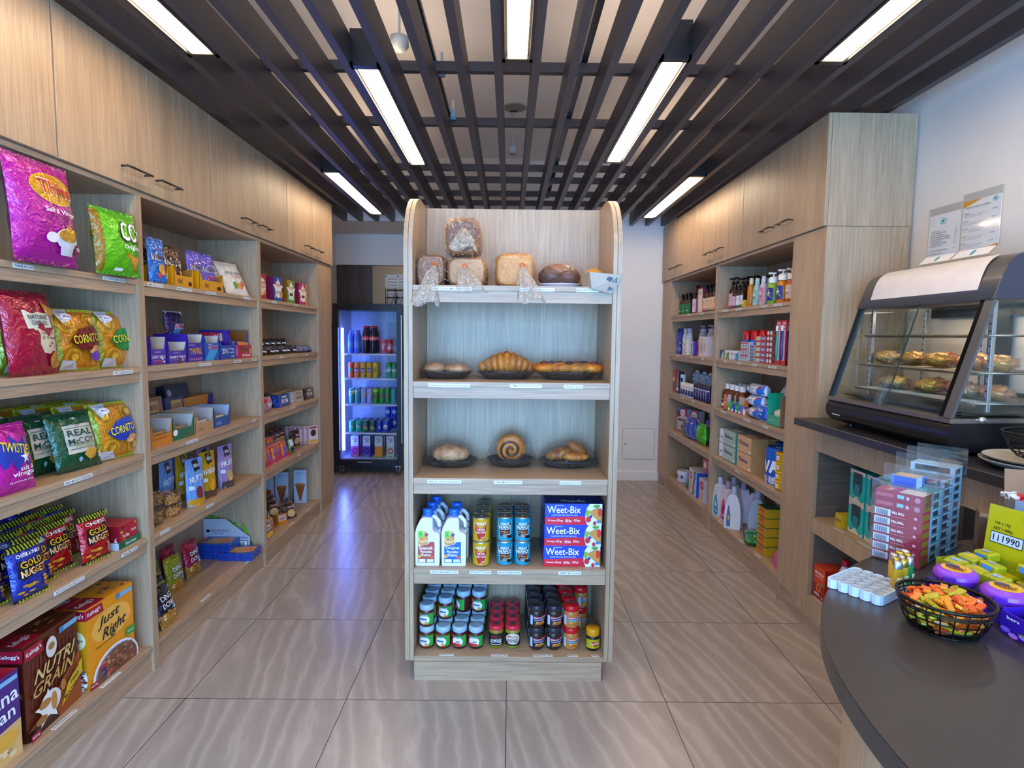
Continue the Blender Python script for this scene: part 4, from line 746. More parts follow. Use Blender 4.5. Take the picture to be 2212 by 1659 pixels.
L(dk, 2.755, ZL[0], -1.685, .25, -.1); L(dk, 2.665, ZL[0], -1.60, .3, -.05, 'black nut mix pouch, the lower one at the very front'); L(dr, 2.78, ZL[0], -1.86, .1, 0, 'red nut mix pouch in shadow near the partition')
bs = one(carton(.20, .14, .022, f_('#1a48b0'), top=[('p', [(.1, .2), (.3, .8), (.9, .9), (.95, .3), (.6, .1)], s_('#c9963a')), ('t', 'TINY', .4, .5, .3, .3, s_('#e0b81c')), ('p', [(.6, .4), (.9, .3), (.9, .7), (.65, .75)], s_('#d0682a')), ('r', 0, .1, .1, .9, s_('#d8481f'))]), 'biscuit_pack', 'blue biscuit pack', 'biscuit pack', 'blue biscuit packs')
for i in range(4): dup(bs, (-1.80, 3.47, ZL[0]+.0006+.0235*i), (0, 0, 0), 'blue biscuit pack in the taller stack, %s from the bottom' % ORD[i])
for i in range(2): dup(bs, (-1.655, 3.445, ZL[0]+.0006+.0235*i), (0, 0, 0), 'blue biscuit pack in the low stack by the shelf edge, %s one' % ('bottom', 'top')[i])
t = T('shelf_ready_carton', 'tall pale grey carton with stamped date and barcode holding green packets', 'display carton', None, (-1.79, 3.615, ZL[0]+.0006), (0, 0, 0))
b = B(); gy = s_('#b9bcc8'); tq = .002
b.prism([(-.15, 0), (.15, 0), (.15, .09), (.0, .205), (-.15, .205)], 'y', 0, tq, gy).box(-.15, .15, tq, .085, 0, tq, gy).box(-.15, -.148, tq, .085, tq, .205, gy).box(.148, .15, tq, .085, tq, .05, s_('#0f5a3c'))
b.prism([(-.15, 0), (.15, 0), (.15, .09), (.0, .205), (-.15, .205)], 'y', .085, .087, s_('#7a6a55'))
b.art([('t', 'Australian Grown', .38, .66, .36, .045, K_), ('t', 'Microwave Popcorn', .40, .61, .40, .045, K_), ('t', 'Butter Flavour', .36, .55, .2, .035, K_), ('t', 'BEST BEFORE  16/10/2023', .55, .42, .82, .06, s_('#3a3a44')), ('r', .27, .03, .96, .33, K_), ('r', .285, .05, .945, .31, W_), *[('r', .31+.022*i, .06, .31+.022*i+(.006, .012, .009)[i % 3], .30, K_) for i in range(28)], ('e', .15, .64, .04, .045, K_)], lambda u, v, q: (-.15+u*.3, -q, v*.205))
b.obj('carton_body', t)
gp_ = one(bag(w=.07, h=.165, t=.018, body=f_('#58b81c'), seal=f_('#3f9a10'), seed=9, art=[('r', 0, .1, 1, .55, f_('#b8a878')), ('e', .5, .25, .35, .12, s_('#c04a3a'))]), 'popcorn_packet', 'green popcorn packet', 'packet', 'green popcorn packets')
for i in range(8): dup(gp_, (-1.875+.026*i+(.03 if i == 7 else 0), 3.66, ZL[0]+.064-.0085*i), (-.15, 0, PI/2-.1), 'green popcorn packet behind the pale carton, %s from the back board' % ORD[i])
# ---- third bay
def cr_box(y, w, col, c2, art, label, name='cracker_box', h=.165, z=ZL[4], x=-1.60, d=.05):
    o = one(carton(w, d, h, s_(col), side=s_(c2), front=art), name, label, 'box', 'cracker boxes'); L(o, y, z, x); return o
sh = lambda ec: [('s', .5, .52, .62, .50, W_), ('e', .5, .5, .36, .36, W_), ('t', 'Shapes', .5, .68, .62, .22, s_('#d8641c')), ec]
cr_box(3.80, .13, '#b3202a', '#8a161e', [('e', .5, .5, .42, .34, s_('#e8dcd0')), ('t', 'RITZ', .5, .56, .66, .22, s_('#a8141e')), ('sc', .6, .05, .95, .3, 5, .1, [s_('#d9a04a')])], 'red cracker box beside the partition on the top shelf')
cr_box(4.06, .15, '#1f4a9c', '#7a1f4a', sh(('t', 'ROAST', .5, .38, .5, .1, s_('#1f3a7a')))+[('e', .85, .3, .15, .15, s_('#d9a04a'))], 'blue cracker box with white burst')
cr_box(4.30, .15, '#4f9a1f', '#8a5a1c', sh(('r', .3, .33, .7, .45, s_('#3a2a14')))+[('e', .15, .9, .14, .1, s_('#d9801f'))], 'green cracker box with white burst')
cr_box(4.545, .165, '#b01f5a', '#8a1646', sh(('r', .3, .33, .7, .45, s_('#5a3a14')))+[('r', .85, 0, 1, 1, s_('#d0a060'))], 'magenta cracker box nearest the fridge')
ck = one(bag(w=.12, h=.062, t=.035, body=f_('#17171f'), seal=f_('#2a2a34'), seed=61, art=[('r', .05, .1, .35, .6, f_('#26408a')), ('r', .6, .3, .95, .45, s_('#e8e8ee')), ('e', .5, .6, .2, .2, f_('#30303c'))]), 'cookie_pack', 'black cookie pack', 'biscuit pack', 'black cookie packs')
for i in range(7): L(ck, 3.80+.105*i, ZL[3], -1.66-.012*(i % 2), .2, -.5, 'black cookie pack in the bottom row, %s from the partition' % ORD[i])
for i in range(6): L(ck, 3.83+.10*i, ZL[3]+.052, -1.70, .3, -.5, 'black cookie pack in the upper row, %s from the partition' % ORD[i])
cp = one(bag(w=.13, h=.055, t=.035, body=f_('#2a2440'), seal=f_('#2a2a34'), seed=62, art=[('r', .05, .2, .45, .9, f_('#c0708a')), ('r', .5, .2, .95, .9, f_('#5a86c8'))]), 'cookie_pack', 'pink and blue cookie pack', 'biscuit pack', 'black cookie packs')
for i in range(3): L(cp, 4.50+.12*i, ZL[3], -1.64, .35, -.3, 'pink and blue printed cookie pack, %s from the black ones' % ORD[i])
def tim(col, c2, label, name='biscuit_packet', t='TIM TAM'):
    return one(carton(.20, .045, .088, f_(col), front=[('t', t, .5, .45, .62, .34, s_(c2)), ('r', .3, .75, .7, .85, s_(c2)), *[('p', [(x, 0), (x+.05, 0), (x+.10, 1), (x+.05, 1)], f_('#2f6ad0' if col == '#1c3f9c' else col)) for x in (.02, .12, .8)]]), name, label, 'biscuit pack', 'chocolate biscuit packets')
L(tim('#1c3f9c', '#f0f0f4', 'blue chocolate biscuit packet, front of the row'), 4.165, ZL[2], -1.61, .08); L(tim('#c9b8a0', '#6a5a50', 'cream chocolate biscuit packet in the front row', t='Coconut'), 4.43, ZL[2], -1.605, .08); L(tim('#4a1c22', '#f0e0d8', 'dark brown chocolate biscuit packet nearest the fridge'), 4.66, ZL[2], -1.60, .08)
o = tim('#2a1f20', '#c0b8b0', 'dark chocolate biscuit packet, first behind the blue one'); L(o, 4.02, ZL[2], -1.66, .08)
for i in range(3): L(o, 4.1+.05*i, ZL[2]+.0, -1.715-.055*i, .05, 0, 'dark chocolate biscuit packet, %s in the rear rows' % ORD[i])
o = tim('#c9b080', '#8a6a40', 'gold foil biscuit packet in the rear rows', t='WHITE'); L(o, 4.33, ZL[2], -1.70, .05); L(o, 4.52, ZL[2], -1.72, .05, 0, 'gold foil biscuit packet in the rear, nearer the fridge')
o = bagthing('wafer_pack', 'pink and white wafer pack beside the partition', 'biscuit pack', 'wafer packs', w=.155, h=.10, t=.05, body=f_('#b88a9a'), seal=f_('#c8b0c0'), seed=63, art=[('t', 'wafer', .55, .55, .5, .3, W_), ('e', .2, .8, .15, .15, s_('#c0203a')), ('sc', .1, .1, .9, .4, 8, .06, [s_('#6a3020'), s_('#d8c0d0')])]); L(o, 3.845, ZL[2], -1.61, .05, 0)
cb_ = one(bag(w=.11, h=.125, t=.045, body=f_('#3a2422'), seal=f_('#5a4442'), seed=64, art=[('e', .55, .3, .35, .22, s_('#c9a878')), ('r', .3, .6, .9, .75, s_('#8a2040')), ('t', 'choc', .6, .68, .5, .1, W_)]), 'cookie_bag', 'brown cookie bag', 'cookie bag', 'brown cookie bags')
for i in range(7): L(cb_, 3.95+.095*i, ZL[1]+.028, -1.79, .12, -.3, 'brown cookie bag in the back row of the fourth shelf, %s from the partition' % ORD[i])
L(cb_, 4.60, ZL[1], -1.70, .12, -.3, 'brown cookie bag standing forward beside the slim white boxes')
wr_ = one(carton(.10, .024, .142, s_('#d9c4c4'), side=s_('#c89aa0'), front=[('e', .5, .6, .3, .2, s_('#3a2418')), ('r', .1, .05, .9, .2, s_('#d8a020')), ('r', .1, .85, .9, .95, s_('#b03040'))]), 'stick_biscuit_box', 'slim box', 'box', 'slim white biscuit boxes')
for i in range(6): L(wr_, 4.715-.006*i, ZL[1], -1.595-.034*i, .02, -.45, 'slim white and pink biscuit box, %s counted from the aisle' % ORD[i])
pk_ = one(bag(w=.075, h=.12, t=.02, body=f_('#c0283c'), seal=f_('#d86a7a'), seed=65, art=[('p', [(.1, .1), (.5, .1), (.9, .9), (.5, .9)], f_('#d9801f')), ('p', [(.4, .1), (.6, .1), (.9, .7), (.8, .8)], f_('#3a4ab0'))]), 'sweet_bar', 'bright pink sweet bar', 'sweet bar', 'bright pink and orange sweet bars')
for i in range(8): L(pk_, 3.80+.055*i, ZL[1], -1.61-.006*(i % 3), .45, -.5, 'pink and orange sweet bar in the front rank, %s from the partition' % ORD[i])
for i in range(7): L(pk_, 3.83+.055*i, ZL[1]+.03, -1.70, .4, -.5, 'pink and orange sweet bar in the second rank, %s from the partition' % ORD[i])
gn_ = one(bag(w=.055, h=.115, t=.022, body=f_('#5a8a2a'), seal=f_('#3a5a1c'), seed=66, art=[('r', .1, .5, .9, .9, s_('#d8d8e0')), ('r', .1, .15, .9, .4, f_('#2a2a50'))]), 'mint_pack', 'small green packet standing after the pink sweet bars', 'packet'); L(gn_, 4.30, ZL[1], -1.615, .2, -.3)
cn_ = one(carton(.098, .055, .27, s_('#a9b8cc'), front=[('t', 'Waffle Cones', .5, .92, .7, .04, s_('#2a3a8a')), ('t', '12 cones', .4, .87, .4, .03, s_('#2a3a8a')), ('p', [(.10, .56), (.90, .56), (.55, .06), (.45, .06)], s_('#8a4a1c')), ('e', .5, .57, .40, .04, s_('#a8642a'))], right=[('sc', .1, .05, .9, .95, 40, .12, [s_('#a87a6a'), s_('#c9b0a0'), s_('#d8d0b8'), s_('#8a5a5a')])]), 'cone_box', 'ice cream cone box', 'box', 'ice cream cone boxes')
for i, (x, y, n) in enumerate(((-1.70, 4.68, 'nearest the aisle'), (-1.82, 4.60, 'in the middle'), (-1.925+.03, 4.48, 'furthest back'))): dup(cn_, (x, y, ZL[0]+.0006), (0, 0, .15), 'pale blue ice cream cone box %s' % n)
rnd = random.Random(8)
for i in range(8):
    x, y = ((-1.62, 4.27), (-1.66, 4.43), (-1.72, 4.20), (-1.76, 4.35), (-1.80, 4.10), (-1.85, 4.25), (-1.70, 4.07), (-1.83, 4.40))[i]
    L(cb_, y, ZL[0]+(.0, .0, .03, .04, .02, .05, .03, .02)[i], x, .55, rnd.uniform(-.7, .2), 'dark biscuit bag in the heap on the lowest shelf, %s from the aisle' % ORD[i])
og_ = one(carton(.075, .05, .075, s_('#c8741c'), front=[('r', .1, .35, .9, .9, s_('#b8b0b8')), ('t', 'nuts', .5, .6, .6, .3, s_('#a02a2a'))]), 'small_orange_bag', 'orange snack box', 'snack bag', 'small orange snack boxes')
for i, (x, y, r) in enumerate(((-1.632, 4.135, -.6), (-1.68, 4.04, -.2), (-1.70, 3.95, .2), (-1.75, 3.99, .1))): L(og_, y, ZL[0], x, .15, r, 'small orange snack box on the lowest shelf, %s from the aisle' % ORD[i])
wy_ = one(bag(w=.13, h=.13, t=.045, body=f_('#8a4a4a'), seal=f_('#c0b0b0'), seed=67, art=[('r', .1, .1, .9, .35, s_('#d8a81c')), ('r', .1, .45, .9, .7, s_('#e8e0e0')), ('t', 'mix', .5, .57, .5, .15, K_)]), 'snack_packet', 'striped white and yellow snack packet at the very front by the partition', 'packet', 'striped snack packets')
L(wy_, 3.84, ZL[0], -1.60, .5, 0); L(wy_, 3.80, ZL[0]+.03, -1.68, .45, 0, 'striped white and yellow snack packet behind the front one')
# ------------------------------------------------------------------ gondola goods
WR = M('#efe9e0', 'c'); WT = M('#d9ccb8', 'k'); BK = s_('#171619')
def loaf(name, label, loc, w, h, d, crust, face, knot, tail, seeds=None, tie=None, seed=1):
    """tin loaf end-on in a clear bag gathered at a knot, the tail of the bag hanging down"""
    t = T(name, label, 'bread', 'bagged loaves', loc); b = B(); n = 24; rn = random.Random(seed)
    def ring(y, k, kz=1.0, zc=None):
        P = []
        for i in range(n):
            a = 2*PI*i/n; ca, sa = math.cos(a), math.sin(a); q = (abs(ca)**4+abs(sa)**4)**-.25
            P.append((k*w/2*ca*q, y, h/2+k*kz*h/2*sa*q*(1.0 if sa < 0 else 1+.04*math.cos(2*a))))
        return P
    rs = [ring(.0, .86), ring(.006, .94), ring(.02, 1.0), ring(d*.5, .99), ring(d-.02, 1.0), ring(d, .9)]
    vs = [p for r in rs for p in r]; b.add(vs, [(j*n+i, j*n+(i+1) % n, (j+1)*n+(i+1) % n, (j+1)*n+i) for j in range(5) for i in range(n)], crust, True)
    b.add(rs[0], [tuple(range(n))], face); b.add(rs[-1], [tuple(range(n))[::-1]], face)
    if seeds:
        for i in range(90):
            a = rn.random()*2*PI; yy = rn.uniform(.003, d*.6); P = ring(yy, 1.005)[int(a/(2*PI)*n) % n]; b.box(P[0]-.003, P[0]+.003, P[1]-.003, P[1]+.003, P[2]-.0015, P[2]+.0015, seeds)
        for i in range(60):
            x, z = rn.uniform(-.4, .4)*w, h*rn.uniform(.1, .9); b.box(x-.002, x+.002, -.0012, .0, z-.0025, z+.0025, seeds)
    b.obj('loaf', t)
    b = B(); kx, ky, kz = knot; m = 48
    def br(y, k, tt=0):
        P = []
        for i in range(m):
            a = 2*PI*i/m; ca, sa = math.cos(a), math.sin(a); q = (abs(ca)**4+abs(sa)**4)**-.25; f = k*(1+.035*math.sin(a*11+seed)+.03*math.sin(a*5+y*60))
            x, z = f*w/2*ca*q, h/2+f*h/2*sa*q
            P.append((x*(1-tt)+(kx+.007*ca)*tt, y, z*(1-tt)+(kz+.007*sa)*tt))
        return P
    rs = [br(d+.004, .6), br(d+.003, 1.0), br(d*.55, 1.045), br(.02, 1.05), br(-.006, .97), br(-.012+ky*.35, .93, .45), br(ky*.8, .9, .85), br(ky, .9, 1.0)]
    vs = [p for r in rs for p in r]; k = len(rs)-1
    b.add(vs, [(j*m+i, (j+1)*m+i, (j+1)*m+(i+1) % m, j*m+(i+1) % m) for j in range(k) for i in range(m)], WR, True)
    tx_, ty_, tz_, tw = tail; rs = []      # tail: pleated fan from the knot
    for j in range(9):
        s = j/8; P = []
        for i in range(m):
            a = 2*PI*i/m; wd = .007+tw*(s**.7)*(1+.12*math.sin(a*7+j)); dp = .007+.020*math.sin(PI*min(1, s*1.1)*.8)
            pl = 1+.25*math.sin(a*9+seed+j*.3)
            P.append((kx+tx_*s+wd*math.cos(a), ky-.010*s+ty_*s*(1-.2*s)+dp*math.sin(a)*pl, kz+tz_*s-.012*math.sin(a*3+j)*s))
        rs.append(P)
    vs = [p for r in rs for p in r]; b.add(vs, [(j*m+i, (j+1)*m+i, (j+1)*m+(i+1) % m, j*m+(i+1) % m) for j in range(8) for i in range(m)], WT, True)
    b.obj('clear_bag', t, label='crinkled clear plastic bag')
    if tie: B().tube([(kx+.010*math.cos(q*PI/4), ky-.003, kz+.010*math.sin(q*PI/4)) for q in range(8)], .0032, tie, 6, True).obj('bag_tie', t)
    return t
z5 = ZG[4]+.0015; tan_ = s_('#a8672c'); seedm = M('#c89a5c'); oti = s_('#e8601a')
loaf('bread_loaf', 'brown seeded loaf in a clear bag, at the end panel', (-.338, 2.50, z5), .125, .135, .26, M('#8a4c22'), M('#8f5630'), (.02, -.03, .085), (-.035, -.055, -.165, .05), seedm, oti, 1)
loaf('bread_loaf', 'pale wholemeal loaf in a clear bag under the upright dark loaf', (-.185, 2.50, z5), .165, .125, .26, M('#b8743a'), M('#c89058'), (-.005, -.03, .08), (.03, -.045, -.10, .055), seedm, oti, 2)
loaf('bread_loaf', 'dark seeded loaf in a clear bag stacked on top of the others', (-.203, 2.50, z5+.134), .145, .155, .24, M('#a8682f'), M('#6a3a22'), (.01, -.028, .105), (-.005, -.015, -.088, .05), seedm, None, 3)
loaf('bread_loaf', 'golden white loaf in a clear bag standing alone', (.02, 2.50, z5), .165, .145, .26, M('#d8862c'), M('#d8923c'), (.03, -.03, .085), (.04, -.05, -.15, .05), None, oti, 4)
def plate(b, r, sx, sy, mt, c=(0, 0)): return b.lathe([(r*.6, 0), (r*.62, .003), (r, .016), (r*1.01, .018), (r*.97, .018), (r*.6, .006), (0, .006)], mt, 30, c, True, sx, sy)
t = T('wrapped_cake', 'dark chocolate muffin cake wrapped on a white plate', 'cake', None, (.213, 2.575, z5)); plate(B(), .10, 1, .9, s_('#d5d2d8')).obj('plate', t)
def lump(amp, fq, sd): return lambda d: 1+amp*math.sin(d[0]*fq+sd)*math.cos(d[1]*fq*1.3+sd)+amp*.6*math.sin(d[2]*fq*2+d[0]*fq*1.7)
b = B(); b.blob((-.035, 0, .052), (.055, .06, .046), M('#4a2418'), 18, 12, lump(.05, 5, 1)); b.blob((.04, .0, .05), (.055, .06, .044), M('#5a2c1c'), 18, 12, lump(.05, 5, 2)); b.blob((0, .01, .075), (.075, .055, .034), M('#8a4a24'), 18, 12, lump(.04, 6, 3)); b.obj('cake', t)
B().blob((0, 0, .058), (.112, .10, .062), M('#f4f8fa', 'w'), 30, 16, lump(.03, 9, 1)).obj('cling_film', t)
t = T('paper_bread_bag', 'beige paper bag with orange bread lying open over the shelf edge', 'paper bag', None, (.345, 2.45, z5)); pb2 = M('#a39480')
b = B(); b.prism([(-.035, 0), (.055, 0), (.05, .065), (-.02, .07)], 'y', .06, .26, M('#c8863c')); b.blob((.01, .06, .05), (.04, .05, .032), M('#d08a3a'), 16, 10, lump(.05, 6, 2)); b.obj('bread', t)
b = B(); v = [(-.04, .05, .0), (.06, .05, .0), (.065, .05, .05), (-.045, .05, .055), (-.012, -.055, -.012), (.072, -.045, -.032), (.115, -.055, .045), (-.022, -.055, .055)]
b.add(v, [(0, 1, 5, 4), (1, 2, 6, 5), (3, 0, 4, 7), (4, 5, 6, 7)], pb2, False); b.art([('p', [(.55, .7), (.62, .9), (.75, .85), (.7, .6)], K_), ('p', [(.6, .1), (.66, .35), (.8, .2), (.75, .15)], K_), ('t', 'Rd', .80, .75, .25, .3, K_)], lambda u, v_, q: (-.02+.12*u, -.0555-q, -.018+.07*v_-.012*u)); b.obj('bag_body', t)
def pastry(name, label, x, z, y, w, body, film=True, dpt=.19, hf=.075):
    t = T(name, label, 'pastry', 'cling-wrapped pastries', (x, y+dpt/2, z+.0008)); R = w/2
    B().lathe([(R*.70, 0), (R*.74, .002), (R*.97, .030), (R, .033), (R*.95, .033), (R*.72, .006), (0, .006)], s_('#1b1716'), 36, (0, 0), True, 1, dpt/w).obj('tray', t)
    b = B(); body(b); b.obj('pastry', t)
    bf = B(); bf.lathe([(R*.72, .0), (R*1.0, .02), (R*1.025, .034), (R*.86, .034+hf*.45), (R*.60, .034+hf*.85), (R*.25, .034+hf*1.02), (0, .034+hf*1.03)], M('#f4f8fa', 'w'), 48, (0, 0), True, 1, dpt/w, False)
    rn = random.Random(int(x*1000)); bf.v = [(vx*(1+.012*math.sin(math.atan2(vy, vx)*13)), vy*(1+.012*math.sin(math.atan2(vy, vx)*13)), vz) for vx, vy, vz in bf.v]; bf.obj('cling_film', t); return t
bake = lambda h1, h2, nm: wood(nm, h1, h2, 'z', .5, .25)
gold, brn, pale = bake('#b0520c', '#e8902a', 'golden_crust'), bake('#8a3f10', '#c4742a', 'brown_crust'), bake('#b06a38', '#e2a878', 'pale_crust')
def scones(b): b.blob((-.055, 0, .045), (.05, .05, .026), pale, 20, 12, lump(.04, 8, 1)); b.blob((.045, .005, .042), (.055, .05, .024), pale, 20, 12, lump(.04, 8, 4))
def croissant(b):
    for i in range(9):
        s = (i-4)/4; r = .052*(1-.55*abs(s)**1.5); b.X = Matrix.Translation((s*.105, .03*s*s, .035+r*.75)) @ Matrix.Rotation(s*.5, 4, 'Y'); b.blob((0, 0, 0), (.026, r*1.15, r), gold, 16, 10)
def danish(b):
    for i in range(4): b.blob((-.105+.07*i, .0, .052), (.055, .062, .026), gold, 20, 12, lump(.05, 7, i))
    for i in range(7): b.blob((-.11+.037*i, -.03+.018*(i % 3), .074), (.020, .016, .009), M('#4a1418' if i % 2 else '#7a2a24'), 8, 6)
def painc(b): b.blob((-.01, 0, .055), (.078, .062, .042), pale, 26, 16, lump(.05, 6, 2)); b.blob((.035, .01, .05), (.05, .055, .032), pale, 20, 12, lump(.05, 8, 5))
def cinn(b):
    b.X = Matrix.Translation((0, .0, .083)) @ Matrix.Rotation(PI/2+.25, 4, 'X'); b.lathe([(0, -.028), (.055, -.028), (.066, -.018), (.068, .02), (.06, .03), (0, .03)], gold, 30)
    pts = [((.006+.0085*a/2)*math.cos(a), (.008+.0085*a/2)*math.sin(a), .0305) for a in [.25*i for i in range(50)]]; b.tube(pts, .0062, M('#4a200c'), 6)
    pts = [((.012+.0085*a/2)*math.cos(a), (.012+.0085*a/2)*math.sin(a), .031) for a in [.25*i for i in range(46)]]; b.tube(pts, .0028, brn, 6)
def dough(b):
    b.X = Matrix.Translation((-.03, .02, .052)) @ Matrix.Rotation(-.2, 4, 'Y'); b.blob((0, 0, 0), (.075, .042, .030), brn, 22, 14); b.X = Matrix.Translation((.045, .0, .085)) @ Matrix.Rotation(.55, 4, 'Y'); b.blob((0, 0, 0), (.055, .038, .026), brn, 22, 14)
    b.X = Matrix.Translation((.035, -.035, .05)); b.blob((0, 0, 0), (.062, .03, .02), gold, 18, 12)
pastry('wrapped_scones', 'two pale scones on a black tray under cling film', -.282, ZG[3], 2.53, .235, scones, hf=.055)
pastry('wrapped_croissant', 'jumbo golden croissant on a black tray under cling film', -.012, ZG[3], 2.55, .265, croissant, hf=.075)
pastry('wrapped_danish', 'long danish pastry with dark fruit on a black tray', .267, ZG[3], 2.55, .285, danish, hf=.06, dpt=.17)
pastry('wrapped_chocolate_pastry', 'sugar-dusted pastry on a black tray under cling film', -.268, ZG[2], 2.585, .25, painc, hf=.085)
pastry('wrapped_cinnamon_roll', 'cinnamon roll with dark spiral on a black tray', .012, ZG[2], 2.60, .23, cinn, hf=.125)
pastry('wrapped_doughnuts', 'stack of long brown doughnuts on a black tray', .276, ZG[2], 2.59, .275, dough, hf=.09)
# pancake shaker jugs
def jug(label, lab, c2, seed):
    t = T('pancake_jug', label, 'bottle', 'pancake shaker jugs'); hd = s_('#dfe3ec'); b = B()
    b.prism([(-.048, .0), (.048, .0), (.052, .006), (.053, .135), (.046, .145), (.028, .150), (.022, .165), (.022, .196), (.018, .212), (-.018, .214), (-.030, .205), (-.047, .170), (-.053, .145), (-.052, .006)][::-1], 'y', 0, .085, hd)
    o = b.obj('bottle_body', t); md = o.modifiers.new('soft', 'BEVEL'); md.width = .012; md.segments = 4; md.limit_method = 'ANGLE'
    for p in o.data.polygons: p.use_smooth = True
    B().tube([(.016, .04, .208), (.030, .04, .205), (.044, .04, .188), (.050, .04, .165), (.0505, .04, .14), (.046, .04, .132)], .0095, hd, 8).obj('handle', t)
    B().lathe([(.021, .212), (.0235, .214), (.0235, .222), (.0215, .224), (.0225, .226), (.0225, .240), (.020, .243), (0, .243)], s_('#1c62d0'), 24, (-.002, .042)).obj('cap', t, label='bright blue screw cap')
    b = B(); b.art([('r', 0, 0, 1, .56, lab), ('p', [(0, .50), (0, 1.0), (.55, 1.0), (.62, .72), (.5, .56)], s_('#d8b888')), ('e', .32, .66, .30, .10, s_('#c98a44')), ('e', .32, .70, .28, .09, s_('#e0b878')), ('e', .32, .78, .26, .08, s_('#d89a50')), ('sc', .15, .72, .6, .95, 8, .06, [s_(c2), s_('#3a2050'), s_('#8a2a5a')]), ('r', .04, .80, .30, .99, s_('#4fc838')), ('t', 'W', .17, .89, .12, .06, s_('#1a5a20')),
        ('p', [(0, .50), (.45, .52), (.75, .66), (1, .66), (1, .44), (0, .44)], lab), ('t', 'Buttermilk' if seed else 'Original', .5, .47, .80, .10, W_), ('t', 'Pancake', .5, .36, .68, .09, W_), ('t', 'Shaker', .5, .26, .62, .09, W_), ('r', .05, .03, .45, .13, W_), ('r', .55, .03, .95, .13, s_('#c8d8f0')), ('e', .10, .22, .12, .05, s_('#e0a040')), ('e', .85, .20, .12, .05, s_('#d8602a'))],
        lambda u, v, q: (-.041+u*.072, -.0006-q, .014+v*.142)); b.obj('bottle_label', t); return t
ja, jb = jug('pancake jug with red label, the front one', s_('#b0483c'), '#c02a3a', 1), jug('pancake jug with blue label, the front one', s_('#1c62c8'), '#28347a', 0)
for i in range(3): dup(ja, (-.346+.006*i, 2.452+.097*i, ZG[1]+.0008), None, 'pancake jug with red label, %s' % ('the front one', 'second in the row', 'last in the row')[i])
for i in range(2): dup(jb, (-.232+.004*i, 2.452+.097*i, ZG[1]+.0008), None, 'pancake jug with blue label, %s' % ('the front one', 'the one behind')[i])
def tin(name, label, col, R, h, art, group, ang=2.6, lid='#b9b4a6', z0=.004):
    t = T(name, label, 'can', group); b = B(); mm = M(lid, 'm')
    b.lathe([(R*.94, 0), (R*1.0, .002), (R, .005)], mm, 28).lathe([(R*.985, .005), (R*.985, h-.005)], s_(col), 28, cap=False).lathe([(R, h-.005), (R, h), (R*.95, h), (R*.93, h-.004), (R*.60, h-.004), (R*.58, h-.003), (0, h-.003)], mm, 28)
    b.art(art, cylS(R*.985, .006, h-.006, ang), True); b.obj('can_body', t)
    B().tube([(-.004, R*.25, h-.001), (-.007, R*.05, h), (0, -R*.25, h), (.007, R*.05, h), (.004, R*.25, h-.001)], .0012, mm, 5, True).obj('ring_pull', t); return t
sp_ = tin('spaghetti_can', 'yellow can', '#c9a012', .0372, .107, [('p', [(.18, .90), (.82, .90), (.74, .40), (.60, .06), (.40, .06), (.26, .40)], s_('#b81c1c')), ('t', 'HEINZ', .5, .80, .50, .12, W_), ('t', 'Spaghetti', .5, .66, .50, .10, s_('#e0a050')), ('t', 'THE ONE', .5, .53, .36, .09, W_), ('t', 'FOR TWO', .5, .40, .44, .10, W_), ('sc', .38, .08, .62, .28, 9, .05, [s_('#d0482a'), s_('#e0a0c0')]), ('e', .10, .36, .05, .09, s_('#2a9a8a'))], 'yellow spaghetti cans')
bz_ = tin('baked_beans_can', 'teal can', '#0f8aa6', .0365, .107, [('p', [(.16, .88), (.84, .88), (.74, .10), (.26, .10)], s_('#d8dcd8')), ('p', [(.18, .86), (.82, .86), (.72, .12), (.28, .12)], s_('#16181f')), ('t', 'HEINZ', .5, .77, .42, .11, W_), ('t', 'BEANZ', .5, .62, .56, .14, W_), ('r', .3, .50, .7, .53, s_('#b8b8c0')), ('sc', .30, .18, .70, .42, 16, .05, [s_('#d8742a'), s_('#c05a1c'), s_('#e8a060')]), ('e', .74, .17, .14, .07, K_)], 'teal baked beans cans')
for r in range(4):
    for k in range(2): dup(sp_, (-.115+.002*r, 2.485+.077*r, ZG[1]+.0008+.1075*k), None, 'yellow spaghetti can, %s layer, %s row' % (('lower', 'upper')[k], ('front', 'second', 'third', 'rear')[r]))
for r in range(3):
    for c in range(2):
        for k in range(2): dup(bz_, (-.0115+.0775*c, 2.495+.078*r, ZG[1]+.0008+.1075*k), None, 'teal baked beans can, %s layer, %s row, %s' % (('lower', 'upper')[k], ('front', 'second', 'third')[r], ('next to the spaghetti', 'next to the cereal')[c]))
